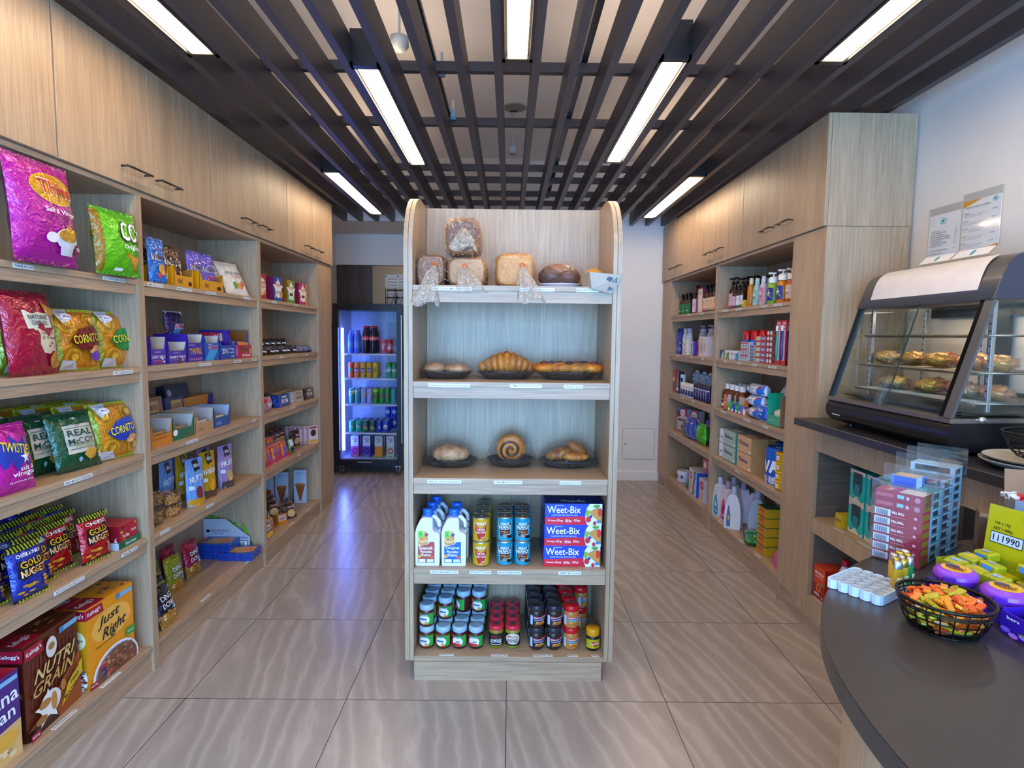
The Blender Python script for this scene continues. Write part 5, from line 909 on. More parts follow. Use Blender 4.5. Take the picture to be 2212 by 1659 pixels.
wx_ = one(carton(.246, .14, .0925, s_('#1c3fd0'), side=s_('#3a2a9a'), front=[
    ('p', [(0, 0), (0, .34), (1, .44), (1, 0)], s_('#d0142c')), ('p', [(.74, 0), (.71, .25), (.705, .5), (.73, .8), (.78, 1), (1, 1), (1, 0)], s_('#dfe8f2')), ('t', 'Weet-Bix', .335, .70, .60, .36, s_('#12206a')), ('t', 'Weet-Bix', .33, .72, .59, .34, W_), ('t', 'AUSSIE KIDS ARE WEET-BIX KIDS', .34, .465, .46, .045, W_), ('t', 'Sanitarium', .25, .93, .14, .05, W_), ('t', '97% wholegrain', .12, .20, .14, .10, W_), ('t', 'LOW sugar', .26, .20, .11, .14, W_), ('t', 'HIGH fibre', .41, .20, .11, .14, W_), ('t', 'GOOD grain', .56, .21, .11, .14, W_),
    ('p', [(.76, .64), (.92, .84), (1.0, .60), (1.0, .10), (.98, .08)], s_('#b0742e')), ('p', [(.77, .65), (.91, .80), (.99, .50), (.96, .12)], s_('#c98e44')), ('e', .96, .62, .038, .20, s_('#d8382a')), ('e', .90, .91, .06, .07, s_('#5a9a2a')), ('e', .74, .58, .035, .16, s_('#7ab02a')), ('e', .76, .28, .045, .14, s_('#c8243a')), ('e', .87, .10, .03, .1, s_('#c8243a')), ('e', .80, .42, .025, .07, s_('#2a3a7a')), ('e', .935, .18, .03, .08, s_('#2f7ad0'))],
    top=[('r', 0, 0, 1, 1, s_('#14246a')), ('t', 'Weet-Bix', .5, .3, .45, .24, W_)]), 'wheat_biscuit_box', 'blue cereal box', 'cereal box', 'stacked blue wheat biscuit boxes')
for r in range(2):
    for k in range(3): dup(wx_, (.281+.002*k, 2.458+.1415*r, ZG[1]+.0008+.0930*k), None, 'blue wheat biscuit box, %s of the %s stack' % (('bottom', 'middle', 'top')[k], ('front', 'rear')[r]))
# jars
def jar(name, label, cat, group, R, h, glass, lidc, lidh, art, fill=None, top=(), ang=2.4, kind='jar', labc=None, base=None):
    t = T(name, label, cat, group); b = B(); hb = h-lidh
    b.lathe([(R*.80, 0), (R*.93, .004), (R*.97, .012), (R*.97, hb-.010), (R*.90, hb-.002), (R*.88, hb)], glass, 24); b.obj('jar_body', t)
    b = B(); b.lathe([(R*.93, hb-.001), (R*.96, hb+.001), (R*.96, h-.002), (R*.92, h), (0, h)], lidc, 26); b.art(top, lambda u, v, q: ((u-.5)*2*R, (v-.5)*2*R, h+q)); b.obj('lid', t)
    b = B(); S = cylS(R*.97+.0006, .014, hb-.014, ang); b.art([('r', 0, 0, 1, 1, labc)]+list(art), S, True); b.obj('jar_label', t); return t
blc = M('#9fb9cc', 's')
jm1 = jar('jam_jar', 'x', 'jar', 'jam jars', .0345, .099, s_('#5a2014'), blc, .022, [('r', 0, .0, .22, 1, s_('#d8622a')), ('e', .45, .45, .30, .40, s_('#e8e4d8')), ('r', .22, .78, .68, .95, s_('#0f4a4a')), ('t', 'ANATHOTH', .45, .865, .4, .1, W_), ('r', .22, .42, .60, .56, s_('#2a5aa0')), ('sc', .2, .05, .6, .28, 7, .06, [s_('#c8302a'), s_('#e0a060')])], labc=s_('#2f9a3a'), top=[('e', .5, .5, .36, .36, s_('#7f9fb8'))])
jm2 = jar('jam_jar', 'x', 'jar', 'jam jars', .0345, .099, s_('#4a0f14'), blc, .022, [('r', 0, .0, .22, 1, s_('#c0203a')), ('e', .45, .45, .30, .40, s_('#e8e4d8')), ('r', .22, .78, .68, .95, s_('#0f4a4a')), ('t', 'ANATHOTH', .45, .865, .4, .1, W_), ('e', .36, .2, .12, .14, s_('#c8182a')), ('e', .52, .18, .12, .14, s_('#d8283a')), ('r', .4, .42, .60, .5, s_('#6a2a8a'))], labc=s_('#2f9a3a'), top=[('e', .5, .5, .36, .36, s_('#7f9fb8'))])
rows = ('front', 'second', 'third', 'fourth', 'rear'); z0 = ZG[0]+.0008
for c in range(4):
    for r in range(5): dup(jm1 if c < 2 else jm2, (-.357+.0735*c+.003*r, 2.512+.0695*r, z0), (0, 0, -.12), 'jam jar with grey-blue lid, lower layer, %s row, %s from the end panel' % (rows[r], ORD[c]))
    for r in range((0, 1, 2, 2)[c], 5): dup((jm1, jm1, jm2, jm1)[c], (-.357+.0735*c+.003*r, 2.512+.0695*r, z0+.1002), (0, 0, -.12-(.9 if (c, r) == (2, 2) else 0)), 'jam jar with grey-blue lid, upper layer, %s row, %s from the end panel' % (rows[r], ORD[c]))
pj = [jar('nut_butter_jar', 'x', 'jar', 'nut butter jars with star lids', .0345, .102, s_('#8a8a1c' if i else '#8a7a14'), s_('#d8283c'), .018, [('e', .5, .55, .42, .46, s_('#d8cdb4') if i else s_('#1c1a1c')), ('t', "Pic's", .5, .76, .5, .2, s_('#c0202a')), ('t', 'CASHEW' if i else 'ALMOND', .5, .5, .6, .13, K_ if i else W_), ('t', 'BUTTER', .5, .34, .6, .13, K_ if i else W_), ('r', .2, .12, .8, .16, K_ if i else W_)], labc=s_('#1c1a1c'), top=[('e', .5, .5, .43, .43, s_('#c81c30')), ('s', .5, .5, .30, .30, s_('#1a2a4a'))]) for i in range(2)]
for c in range(2):
    for r in range(4): dup(pj[c], (-.046+.0745*c, 2.520+.0715*r, z0), None, 'nut butter jar with red star lid, %s row, %s' % (rows[r], ('next to the jam', 'next to the peanut butter')[c]))
def pbj(lidc, lab, body, strip): return jar('peanut_butter_jar', 'x', 'jar', 'peanut butter jars', .0355, .100, s_(body), s_(lidc), .024, [('r', .0, .05, .16, .92, s_('#9fc8e0')), ('p', [(.2, .62), (.98, .68), (.98, .90), (.2, .84)], s_('#d01c3c')), ('t', 'Peanut Plus', .6, .765, .7, .12, W_, .04), ('r', .25, .46, .98, .6, s_(strip)), ('p', [(.30, .08), (.34, .36), (.76, .38), (.86, .10)], s_('#c98a3a')), ('e', .6, .2, .2, .10, s_('#a8642a'))], labc=s_(lab))
p1, p2 = pbj('#2c2830', '#2a1c1c', '#3a2018', '#8a80a8'), pbj('#c8141c', '#b8742e', '#b87838', '#3a9ac8')
for k in range(2):
    for r in range(4):
        for c in range(2): dup(p1, (.135+.0765*c-.004*r, 2.510+.0735*r, z0+.1008*k), (0, 0, .25), 'chocolate peanut spread jar with black lid, %s layer, %s row, %s' % (('lower', 'upper')[k], rows[r], ('next to the star lids', 'next to the red lids')[c]))
        dup(p2, (.289-.006*r, 2.510+.0735*r, z0+.1008*k), (0, 0, .1), 'peanut butter jar with red lid, %s layer, %s row' % (('lower', 'upper')[k], rows[r]))
dup(p2, (.352, 2.70, z0), (0, 0, .8), 'dark red lidded peanut butter jar standing apart, lower one'); dup(p2, (.352, 2.70, z0+.1008), (0, 0, .8), 'dark red lidded peanut butter jar standing apart, upper one')
vj = jar('yeast_spread_jar', 'small yellow yeast spread jar standing alone in the corner', 'jar', None, .031, .098, s_('#1a1410'), s_('#d8940f'), .030, [('p', [(.28, .62), (.5, .85), (.98, .70), (.98, .36), (.64, .12), (.5, .3)], s_('#c01c1c')), ('t', 'VEGEMITE', .64, .54, .66, .16, W_), ('e', .15, .3, .06, .1, s_('#3aa8a0'))], labc=s_('#b8a80f')); dup(vj, (.386, 2.500, z0), None)

# ------------------------------------------------------------------ drinks fridge in the alcove
fr = T('drinks_fridge', 'black glass-door drinks fridge with blue light strip on casters', 'fridge', None, (0, 0, 0))
FX0, FX1, FY0, FY1, FZ0, FZ1 = -1.845, -1.120, 6.10, 6.69, .125, 1.805
fb = s_('#141318'); b = B()
b.box(FX0, FX0+.045, FY0+.05, FY1, FZ0, FZ1, fb).box(FX1-.045, FX1, FY0+.05, FY1, FZ0, FZ1, fb).box(FX0+.045, FX1-.045, FY0+.05, FY1, FZ1-.05, FZ1, fb).box(FX0+.045, FX1-.045, FY0+.05, FY1, FZ0, FZ0+.04, fb).box(FX0+.045, FX1-.045, FY1-.04, FY1, FZ0+.04, FZ1-.05, fb)
b.obj('cabinet', fr)
lin_ = s_('#b9c2d8'); b = B(); b.box(FX0+.046, FX1-.046, FY1-.045, FY1-.041, FZ0+.041, FZ1-.051, lin_).box(FX0+.046, FX0+.05, FY0+.052, FY1-.046, FZ0+.041, FZ1-.051, lin_).box(FX1-.05, FX1-.046, FY0+.052, FY1-.046, FZ0+.041, FZ1-.051, lin_).box(FX0+.051, FX1-.051, FY0+.052, FY1-.046, FZ0+.041, FZ0+.045, lin_).obj('liner', fr)
d = B(); d.box(FX0, FX0+.055, FY0, FY0+.045, FZ0-.005, FZ1, fb, .003).box(FX1-.06, FX1, FY0, FY0+.045, FZ0-.005, FZ1, fb, .003).box(FX0+.055, FX1-.06, FY0, FY0+.045, FZ1-.06, FZ1, fb).box(FX0+.055, FX1-.06, FY0, FY0+.045, FZ0-.005, FZ0+.04, fb)
d.box(FX0+.002, FX1-.002, FY0+.01, FY0+.05, FZ1+.001, FZ1+.012, M('#1c1b20', 's')); dd = d.obj('door', fr)
B().box(FX0+.055, FX1-.06, FY0+.018, FY0+.022, FZ0+.04, FZ1-.06, M('#cfe0ff', 'g')).obj('glass_pane', dd)
B().box(FX1-.012, FX1-.004, FY0-.008, FY0-.001, .35, 1.7, M('#b8bcc4', 'm')).obj('handle', dd)
B().box(-1.60, -1.45, FY0-.0008, FY0-.0001, FZ0+.013, FZ0+.021, M('#9aa0a8')).obj('badge', dd)
em = bpy.data.materials.new('fridge_light'); em.use_nodes = True; q = em.node_tree.nodes['Principled BSDF']; q.inputs['Base Color'].default_value = (.6, .7, 1, 1); q.inputs['Emission Color'].default_value = (.13, .22, 1.0, 1); q.inputs['Emission Strength'].default_value = 60
B().box(-1.772, -1.748, FY0+.055, FY0+.061, .26, 1.56, em).obj('light_strip', fr)
B().box(-1.780, -1.774, FY0+.053, FY0+.075, .20, 1.72, s_('#d0d8f0')).obj('light_mount', fr)
FS = (.171, .449, .755, 1.033, 1.295)
for z in FS[1:]:
    b = B(); wm = M('#d8dce8', 'm')
    for x in (-1.735, -1.20): b.tube([(x, FY0+.075, z-.006), (x, FY1-.06, z-.006)], .004, wm)
    for y in (FY0+.075, FY1-.06): b.tube([(-1.735, y, z-.006), (-1.20, y, z-.006)], .005, wm)
    for i in range(16): x = -1.72+.0335*i; b.tube([(x, FY0+.075, z-.003), (x, FY1-.06, z-.003)], .0018, wm, 4)
    b.box(-1.74, -1.195, FY0+.062, FY0+.068, z-.018, z-.002, M('#cfd6ea', 's')); b.obj('wire_shelf', fr)
b = B().box(FX0+.02, FX1-.02, FY0+.03, FY1-.02, .095, FZ0-.006, M('#3a3c42', 'm')).obj('chassis', fr)
for x, y in ((-1.78, FY0+.06), (-1.18, FY0+.06), (-1.78, FY1-.08), (-1.18, FY1-.08)):
    b = B(); b.X = Matrix.Translation((x, y, .036)) @ Matrix.Rotation(PI/2, 4, 'Y'); b.lathe([(0, -.012), (.03, -.012), (.035, -.008), (.035, .008), (.03, .012), (0, .012)], s_('#3a3c42'), 20).lathe([(0, -.014), (.018, -.014), (.018, .014), (0, .014)], M('#c0c4cc', 'm'), 14); b.X = None
    b.box(x-.018, x-.015, y-.016, y+.016, .036, .09, M('#c0c4cc', 'm')).box(x+.015, x+.018, y-.016, y+.016, .036, .09, M('#c0c4cc', 'm')).box(x-.03, x+.03, y-.03, y+.03, .088, .094, M('#c0c4cc', 'm')).obj('caster', fr)
def can(col, label, art, R=.029, h=.118, name='drink_can', group='drink cans in the fridge', top='#c8ccd4'):
    t = T(name, label, 'can', group); b = B(); mm = M(top, 'm')
    b.lathe([(R*.78, 0), (R*.97, .008), (R, .014), (R, h-.014), (R*.84, h-.002)], s_(col), 20).lathe([(R*.84, h-.002), (R*.86, h), (R*.8, h), (R*.78, h-.003), (0, h-.003)], mm, 20, cap=False)
    b.art(art, cylS(R, .014, h-.014, 2.6), True); b.obj('can_body', t); return t
fy = lambda r, s: FY0+.115+s*r
def frow(proto, x, z, n, s, what, shelf): 
    for r in range(n): dup(proto, (x, fy(r, s), z+.001), None, '%s, %s' % (what, ('front one', 'second one', 'third one', 'fourth one', 'fifth one')[r]))
w_ = lambda c: ('e', .5, .5, .3, .2, s_(c))
pw = T('water_bottle', 'x', 'bottle', 'bottles on the top fridge shelf'); b = B(); b.lathe([(.026, 0), (.030, .006), (.030, .09), (.027, .10), (.030, .11), (.030, .17), (.014, .215), (.013, .235)], M('#4a6ad8', 's'), 20); b.art([('r', .1, .3, .9, .7, s_('#6a8ae8'))], cylS(.030, .02, .17, 2.4), True); b.obj('bottle_body', pw); B().lathe([(.0145, .225), (.0145, .245), (0, .245)], s_('#5a74e0'), 14).obj('cap', pw)
ck2 = T('cola_bottle', 'x', 'bottle', 'bottles on the top fridge shelf'); b = B(); b.lathe([(.030, 0), (.034, .008), (.034, .10), (.031, .13), (.034, .17), (.034, .19), (.016, .255), (.014, .28)], s_('#1a0c0e'), 22); b.obj('bottle_body', ck2); B().lathe([(.016, .27), (.016, .292), (0, .292)], s_('#d01c38'), 14).obj('cap', ck2)
b = B(); b.art([('r', 0, 0, 1, 1, s_('#c8142a')), ('t', 'Coca-Cola', .5, .5, .8, .55, W_)], cylS(.0347, .135, .185, 3.0), True); b.obj('bottle_label', ck2)
for i, x in enumerate((-1.690, -1.622)): frow(pw, x, FS[4], 2, .075, 'blue water bottle on the top fridge shelf, %s column' % ('outer', 'inner')[i], 4)
for i, x in enumerate((-1.535, -1.455)): frow(ck2, x, FS[4], 3, .08, 'cola bottle with red cap, %s column' % ('water side', 'can side')[i], 4)
rc_ = can('#c8142a', 'x', [('t', 'Coca-Cola', .5, .5, .9, .3, W_, 1.3)], .027, .15)
for i, x in enumerate((-1.345, -1.280)): frow(rc_, x, FS[4], 2, .06, 'slim red cola can on the top fridge shelf, %s column' % ('bottle side', 'handle side')[i], 4)
cols = [('#c8582a', 'orange-red', [w_('#2a9a6a')]), ('#d8742a', 'orange', [w_('#2a4aa0'), ('t', 'Fanta', .5, .5, .5, .16, W_)]), ('#c89a1c', 'gold', [w_('#2a4aa0'), ('t', 'Fanta', .5, .5, .5, .16, W_)]), ('#d0961c', 'dark gold', [w_('#2a4aa0'), ('t', 'Fanta', .5, .5, .5, .16, W_)]), ('#c8a82a', 'yellow', [w_('#8a8a2a')])]
for i, (c, n, a) in enumerate(cols): frow(can(c, 'x', a, h=.165, R=.028), -1.690+.0645*i, FS[3], 3, .065, '%s tall soft drink can on the second fridge shelf' % n, 3)
gc = can('#0f8a4a', 'x', [('t', 'Sprite', .5, .5, .8, .3, W_, .2)], h=.165, R=.028)
for i in range(2): frow(gc, -1.29+.062*i, FS[3], 3, .065, 'green tall soft drink can on the second fridge shelf, %s column' % ('inner', 'handle side')[i], 3)
cols = [('#2a8a8a', 'teal and silver', [('p', [(0, .5), (1, .8), (1, 1), (0, 1)], s_('#c8d0d8')), ('p', [(.1, .4), (.9, .7), (.9, .85), (.1, .55)], s_('#d8c838'))]), ('#2a8a8a', 'teal', [('p', [(0, .6), (1, .9), (1, 1), (0, 1)], s_('#c8d0d8'))]), ('#8a94d8', 'lilac', [('p', [(0, .45), (1, .62), (1, .8), (0, .62)], s_('#d8c020'))]), ('#98a2dc', 'pale lilac', [('p', [(0, .45), (1, .62), (1, .8), (0, .62)], s_('#d8c020'))]), ('#1a9a2a', 'green with red mark', [('e', .4, .5, .2, .2, s_('#8a2a4a')), ('r', 0, .85, 1, 1, s_('#b8d828'))]), ('#1a8f2a', 'green with pink mark', [('e', .4, .5, .2, .2, s_('#a83a5a'))]), ('#188a3a', 'dark green with pink mark', [('e', .4, .5, .2, .2, s_('#a83a5a'))]), ('#3a9aa0', 'pale teal', [])]
for i, (c, n, a) in enumerate(cols): frow(can(c, 'x', a, h=.165, R=.028), -1.685+.0635*i, FS[2], 3, .065, '%s tall can on the middle fridge shelf' % n, 2)
cols = [('#12a07a', 'turquoise green, outer column', [('t', '7up', .45, .5, .5, .3, W_), ('e', .6, .55, .1, .1, s_('#d02a3a'))]), ('#12a07a', 'turquoise green, inner column', [('t', '7up', .45, .5, .5, .3, W_), ('e', .6, .55, .1, .1, s_('#d02a3a'))]), ('#14503a', 'dark green with pink lettering', [('t', 'Dew', .5, .5, .6, .3, s_('#e070a0')), ('sc', .1, .1, .9, .4, 6, .1, [s_('#a8c820')])]), ('#155038', 'dark green with lime spots', [('t', 'Dew', .5, .5, .6, .3, s_('#e070a0')), ('sc', .1, .1, .9, .4, 8, .1, [s_('#a8c820')])]), ('#1634b8', 'deep blue', [('e', .6, .4, .15, .15, s_('#8ab0f0'))]), ('#1634b8', 'blue with round emblem', [('e', .5, .5, .26, .24, W_), ('p', [(.25, .54), (.5, .74), (.75, .56), (.5, .5)], s_('#d0242c')), ('p', [(.25, .46), (.5, .26), (.75, .44), (.5, .46)], s_('#1a3ab0'))])]
for i, (c, n, a) in enumerate(cols):
    p = can(c, 'x', a, h=.122, R=.032); frow(p, -1.685+.0725*i, FS[1], 4, .068, 'short %s can on the fourth fridge shelf' % n, 1)
for i in range(3): dup(p, (-1.355+.07*i, FY0+.40, FS[1]+.124), None, 'short blue can stacked on top at the rear, %s from the light strip' % ORD[i])
for i in range(3): dup(p, (-1.355+.07*i, FY0+.40, FS[1]+.001), None, 'short blue can under the stacked one at the rear, %s' % ORD[i])
for i, (c, n, fc) in enumerate((('#b8509a', 'pink', '#8a2a7a'), ('#5a3ab0', 'purple', '#2a1a6a'), ('#d8862a', 'orange', '#e08a20'), ('#b8c4b8', 'white', '#c8283a'))):
    p = one(carton(.082, .082, .232, s_('#c4cede'), side=s_(c), front=[('r', 0, 0, 1, .52, s_(c)), ('t', 'Pacific', .5, .86, .6, .09, s_('#b01c4a')), ('p', [(.3, .70), (.5, .78), (.8, .82), (.6, .72)], s_('#2a9a4a')), ('e', .5, .30, .36, .14, s_(fc)), ('e', .5, .30, .22, .08, s_(c)), ('e', .5, .05, .3, .03, s_('#4ab02a'))]), 'juice_carton', 'x', 'carton', 'juice cartons in the fridge')
    frow(p, -1.66+.128*i, FS[0], 3, .115, '%s juice carton on the fridge floor' % n, 0)
# ------------------------------------------------------------------ toiletries side
def R_(o, y, z, x=1.60, tilt=0, dyaw=0, label=None): return dup(o, (x, y, z+.0008), (-tilt, 0, -PI/2+dyaw), label)
def bottle(name, label, cat, group, prof, col, capprof, capc, lab=None, art=(), R=.03, z=(.02, .1), sx=1.0, sy=1.0, pump=False, ang=2.4, kind='s'):
    """bottle standing with its label towards -y; origin on its axis"""
    t = T(name, label, cat, group); b = B(); b.lathe(prof, M(col, kind), 20, sx=sx, sy=sy); b.obj('bottle_body', t)
    b = B(); b.lathe(capprof, s_(capc), 16)
    if pump:
        zt = capprof[-1][1]; b.lathe([(.004, zt), (.004, zt+.018)], s_(capc), 8).box(-.009, .009, -.03, .012, zt+.018, zt+.028, s_(capc), .002)
    b.obj('pump' if pump else 'cap', t)
    if lab:
        S0 = cylS(R+.0006, z[0], z[1], ang); S = lambda u, v, q: (S0(u, v, q)[0]*sx, S0(u, v, q)[1]*sy, S0(u, v, q)[2])
        b = B(); b.art([('r', 0, 0, 1, 1, s_(lab))]+list(art), S, True); b.obj('bottle_label', t)
    return t
def amber(w, h, lab, art, cap='#141318', body='#3a1c10', pump=False, label='x', group='amber toiletry bottles'):
    r = w/2; return bottle('amber_bottle', label, 'bottle', group, [(r*.92, 0), (r, .006), (r, h*.55), (r*.85, h*.64), (r*.34, h*.74), (r*.32, h*.80)], body, [(r*.40, h*.78), (r*.40, h*.90 if pump else h), (0, h*.90 if pump else h)], cap, lab, art, r, (h*.06, h*.52), pump=pump)
tl = lambda c, t='WASH': [('t', t, .5, .7, .6, .12, s_('#6a5a60')), ('r', .2, .5, .8, .52, s_('#9a8a90')), ('r', 0, 0, 1, .16, s_(c))]
Z = ZR[4]
a1 = amber(.062, .225, '#d8b8c0', tl('#b8608a'), pump=True); a2 = amber(.062, .225, '#c4d4c8', tl('#1f7a4a'), pump=True); a3 = amber(.042, .165, '#d8b0bc', tl('#7a4a6a')); a4 = amber(.042, .165, '#e0d8d4', tl('#4a7a5a'))
for r in range(3):
    R_(a1, 4.345, Z, 1.655+.07*r, 0, 0, 'amber pump bottle with pink label, %s row, by the partition' % rows[r]); R_(a2, 4.270, Z, 1.655+.07*r, 0, 0, 'amber pump bottle with pale green label, %s row' % rows[r])
for r in range(2): R_(a1, 4.195, Z, 1.72+.07*r, 0, 0, 'amber pump bottle standing behind the small amber bottles, %s row' % rows[r]); R_(a2, 4.125, Z, 1.74+.07*r, 0, 0, 'amber pump bottle with green label behind the small ones, %s row' % rows[r])
R_(a3, 4.175, Z, 1.605); a3['label'] = 'small amber bottle with pink label in front'; R_(a3, 4.13, Z, 1.655, 0, 0, 'small amber bottle with pink label, second row'); R_(a4, 4.105, Z, 1.605); a4['label'] = 'small amber bottle with white label in front'; R_(a4, 4.055, Z, 1.61, 0, 0, 'small amber bottle with white label, nearer the orange bottle')
R_(one(carton(.035, .03, .05, s_('#c8a820'), front=[('r', .2, .5, .8, .8, W_)]), 'soap_box', 'tiny yellow box in front of the orange lotion bottle', 'box'), 3.985, Z, 1.585)
def slim(col, cap, lab, art, label, h=.19, w=.048, pump=False, kind='s', capr=.42):
    r = w/2; return bottle('body_wash_bottle', label, 'bottle', 'bright body wash bottles', [(r*.85, 0), (r, .008), (r*.97, h*.45), (r*.88, h*.7), (r*.45, h*.80)], col, [(r*capr*1.3, h*.79), (r*capr*1.3, h*.93), (r*capr*1.1, h), (0, h)], cap, lab, art, r*.97, (h*.12, h*.6), pump=pump, kind=kind)
for i, (y, col, cap, lab, lb, h, w, pm) in enumerate(((3.925, '#c8781c', '#e0cbb0', None, 'orange body wash bottle with cream cap', .19, .05, 0), (3.83, '#a8c4bc', '#9fd0c0', '#7fb8a8', 'clear green body wash bottle with mint cap', .18, .052, 0), (3.735, '#c8b4b8', '#c8c4cc', '#d87a8a', 'clear pink body wash bottle with grey cap', .185, .05, 0), (3.60, '#86b02c', '#e8ecec', '#24347a', 'lime green hand soap bottle with white pump', .165, .066, 1), (3.475, '#d07a10', '#ece8e0', '#2a3a7a', 'orange hand soap bottle with white pump', .170, .068, 1), (3.365, '#b84a20', '#e0cfc0', '#d8b090', 'red-orange hand soap bottle beside the cabinet side', .165, .062, 1))):
    o = slim(col, cap, lab, [('p', [(.1, .1), (.5, .5), (.9, .2), (.6, .9)], s_('#e8e0d8')), ('t', 'soft', .5, .6, .6, .15, W_)] if lab else (), lb, h, w, bool(pm), capr=.6 if pm else .42)
    R_(o, y, Z, 1.615)
    for r in range(2): R_(o, y-.005, Z, 1.69+.07*r, 0, 0, lb+', %s row' % rows[r+1])
Z = ZR[3]
sb = lambda c, c2, t: [('p', [(.2, 0), (.5, .7), (1, .9), (1, 0)], s_(c2)), ('t', t, .5, .62, .7, .2, s_('#2a3a5a'))]
for i, (y, w, c, c2, t, lb) in enumerate(((4.375, .085, '#33414c', '#c8ccd0', 'KIWI', 'dark soap box by the partition'), (4.275, .09, '#dfe4ea', '#6a9a2a', 'Dove', 'white soap box with green swirl'), (4.185, .05, '#e4e6ec', '#c8c8d0', 'soap', 'narrow white soap box'), (4.10, .095, '#dfe4ea', '#3a9ac8', 'Dove', 'white soap box with blue swirl'))):
    o = one(carton(w, .06, .066, s_(c), front=sb(c, c2, t)), 'soap_box', lb, 'box', 'soap boxes'); R_(o, y, Z, 1.60); R_(o, y, Z, 1.665, 0, 0, lb+', second row')
ae = bottle('spray_can', 'x', 'spray can', 'insect spray cans', [(.026, 0), (.030, .006), (.030, .135), (.022, .148)], '#1f5fc0', [(.027, .146), (.027, .185), (.022, .208), (0, .21)], '#d0181c', '#1f6ad0', [('p', [(0, .2), (.6, .9), (1, .7), (1, .1)], s_('#1a8a4a')), ('t', 'Mortein', .5, .75, .8, .12, W_), ('p', [(.3, .05), (.9, .4), (.8, .05)], s_('#e8e8e8'))], .030, (.01, .13))
for i, y in enumerate((4.03, 3.895, 3.77)):
    for r in range(2): R_(ae, y, Z, 1.645+.07*r, 0, 0, 'blue insect spray can with red cap, %s from the soap boxes, %s row' % (ORD[i], rows[r]))
gd = one(carton(.138, .03, .13, s_('#b8bcc4'), front=[*[('r', .04+.32*i, .05+.32*j, .32+.32*i, .34+.32*j, s_('#d8dce4')) for i in range(3) for j in range(3)], *[('r', .04+.32*i, .26+.32*j, .32+.32*i, .34+.32*j, s_('#c8303a')) for i in range(3) for j in range(3)], *[('e', .18+.32*i, .16+.32*j, .08, .07, s_('#8a8e98')) for i in range(3) for j in range(3)]]), 'mini_pack_grid', 'grid of nine small grey and red packets', 'packet', 'hanging packet grids'); R_(gd, 3.935, Z, 1.592)
for i in range(5):
    R_(one(carton(.066, .05, .022, s_('#9aa0b0'), front=[('r', .1, .2, .9, .8, s_('#6a5a7a'))]), 'sachet_box', 'small silver box, %s in the stack next to the packet grid' % ORD[i], 'box', 'stacked silver boxes'), 3.822, Z+.0225*i, 1.595)
tpst = one(carton(.155, .045, .034, s_('#c01a20'), front=[('r', .05, .15, .45, .85, s_('#c8c49a')), ('r', .5, .2, .95, .8, s_('#4a7ac0')), ('t', 'Colgate', .72, .5, .36, .4, W_)]), 'toothpaste_box', 'x', 'box', 'toothpaste boxes')
for i in range(5): R_(tpst, 3.705, Z+.0345*i, 1.60, 0, 0, 'red toothpaste box with cream corner, %s in the stack' % ORD[i])
tp2 = one(carton(.130, .045, .034, s_('#a8141c'), front=[('e', .18, .5, .11, .36, s_('#e0e0e4')), ('e', .5, .5, .11, .36, s_('#e0e0e4')), ('e', .82, .5, .11, .36, s_('#1c1a22')), ('r', 0, .86, 1, 1, s_('#2a1c22'))]), 'toothpaste_box', 'x', 'box', 'toothpaste boxes')
for i in range(6): R_(tp2, 3.560, Z+.0345*i, 1.60, 0, 0, 'dark red toothpaste box with white tooth discs, %s in the stack' % ORD[i])
for i, (y, c) in enumerate(((3.462, '#1fa890'), (3.395, '#1f4fa8'))):
    for r in range(2):
        t = T('toothbrush_pack', 'carded toothbrush with %s handle, %s row' % (('teal', 'blue')[i], rows[r]), 'toothbrush', 'carded toothbrushes', (1.598+.03*r, y, Z+.0008), RR)
        carton(.056, .008, .262, s_('#c01a28'), front=[('r', .1, .82, .9, .96, s_('#d8a0a8')), ('t', 'Colgate', .5, .89, .7, .06, s_('#c01a28')), ('r', .1, .10, .9, .80, s_('#d8b8c0'))]).obj('card', t)
        bb = B(); bb.tube([(-.004, -.008, .03), (.004, -.009, .07), (-.002, -.009, .12), (.003, -.008, .17), (0, -.008, .20)], .006, s_(c), 8).box(-.006, .006, -.016, -.006, .20, .232, W_, .001); bb.obj('toothbrush', t)
Z = ZR[2]
te = bottle('vitamin_bottle', 'x', 'bottle', 'brown vitamin bottles', [(.042, 0), (.045, .006), (.045, .11), (.040, .128), (.022, .143)], '#6a3014', [(.023, .14), (.023, .182), (0, .182)], '#e4e4ea', '#1f4f34', [('t', 'PINE O', .5, .75, .7, .16, W_), ('e', .5, .2, .3, .16, W_), ('r', 0, .55, 1, .6, s_('#2a2a80'))], .045, (.01, .085))
for i, y in enumerate((4.372, 4.282, 4.192, 4.102)):
    for r in range(2): R_(te, y, Z, 1.66+.095*r, 0, 0, 'brown bottle with white cap, %s from the partition, %s row' % (ORD[i], rows[r]))
t = T('display_tray', 'orange-edged open tray of small tubs', 'display tray', None, (1.575, 4.075, Z+.0008), RR)
b = tray(.31, .055, .008, .114, s_('#e0641c'), s_('#c8c8c0')); b.box(-.155, -.10, .0, .002, .0, .116, s_('#e0641c')).art([('t', 'STAR', .5, .5, .22, .6, W_, PI/2)], lambda u, v, q: (-.155+u*.055, -q, v*.116)); b.box(-.10, .155, .05, .053, .05, .112, s_('#c4ccc8'))
b.obj('tray_body', t)
ft = lambda c, lb: bottle('balm_tub', lb, 'tub', 'small tubs in the orange tray', [(.026, 0), (.027, .04)], '#dfe4ea', [(.029, .04), (.029, .058), (0, .058)], c, c, [('e', .5, .4, .25, .3, W_)], .027, (.004, .038))
for i, (y, c, n) in enumerate(((4.135, '#3aa83a', 'green'), (4.07, '#1f3fb0', 'blue'), (4.005, '#1f9a50', 'dark green'), (3.945, '#3a5ab0', 'pale blue'))): R_(ft(c, 'small %s and white tub in the orange tray' % n), y, Z+.0025, 1.602)
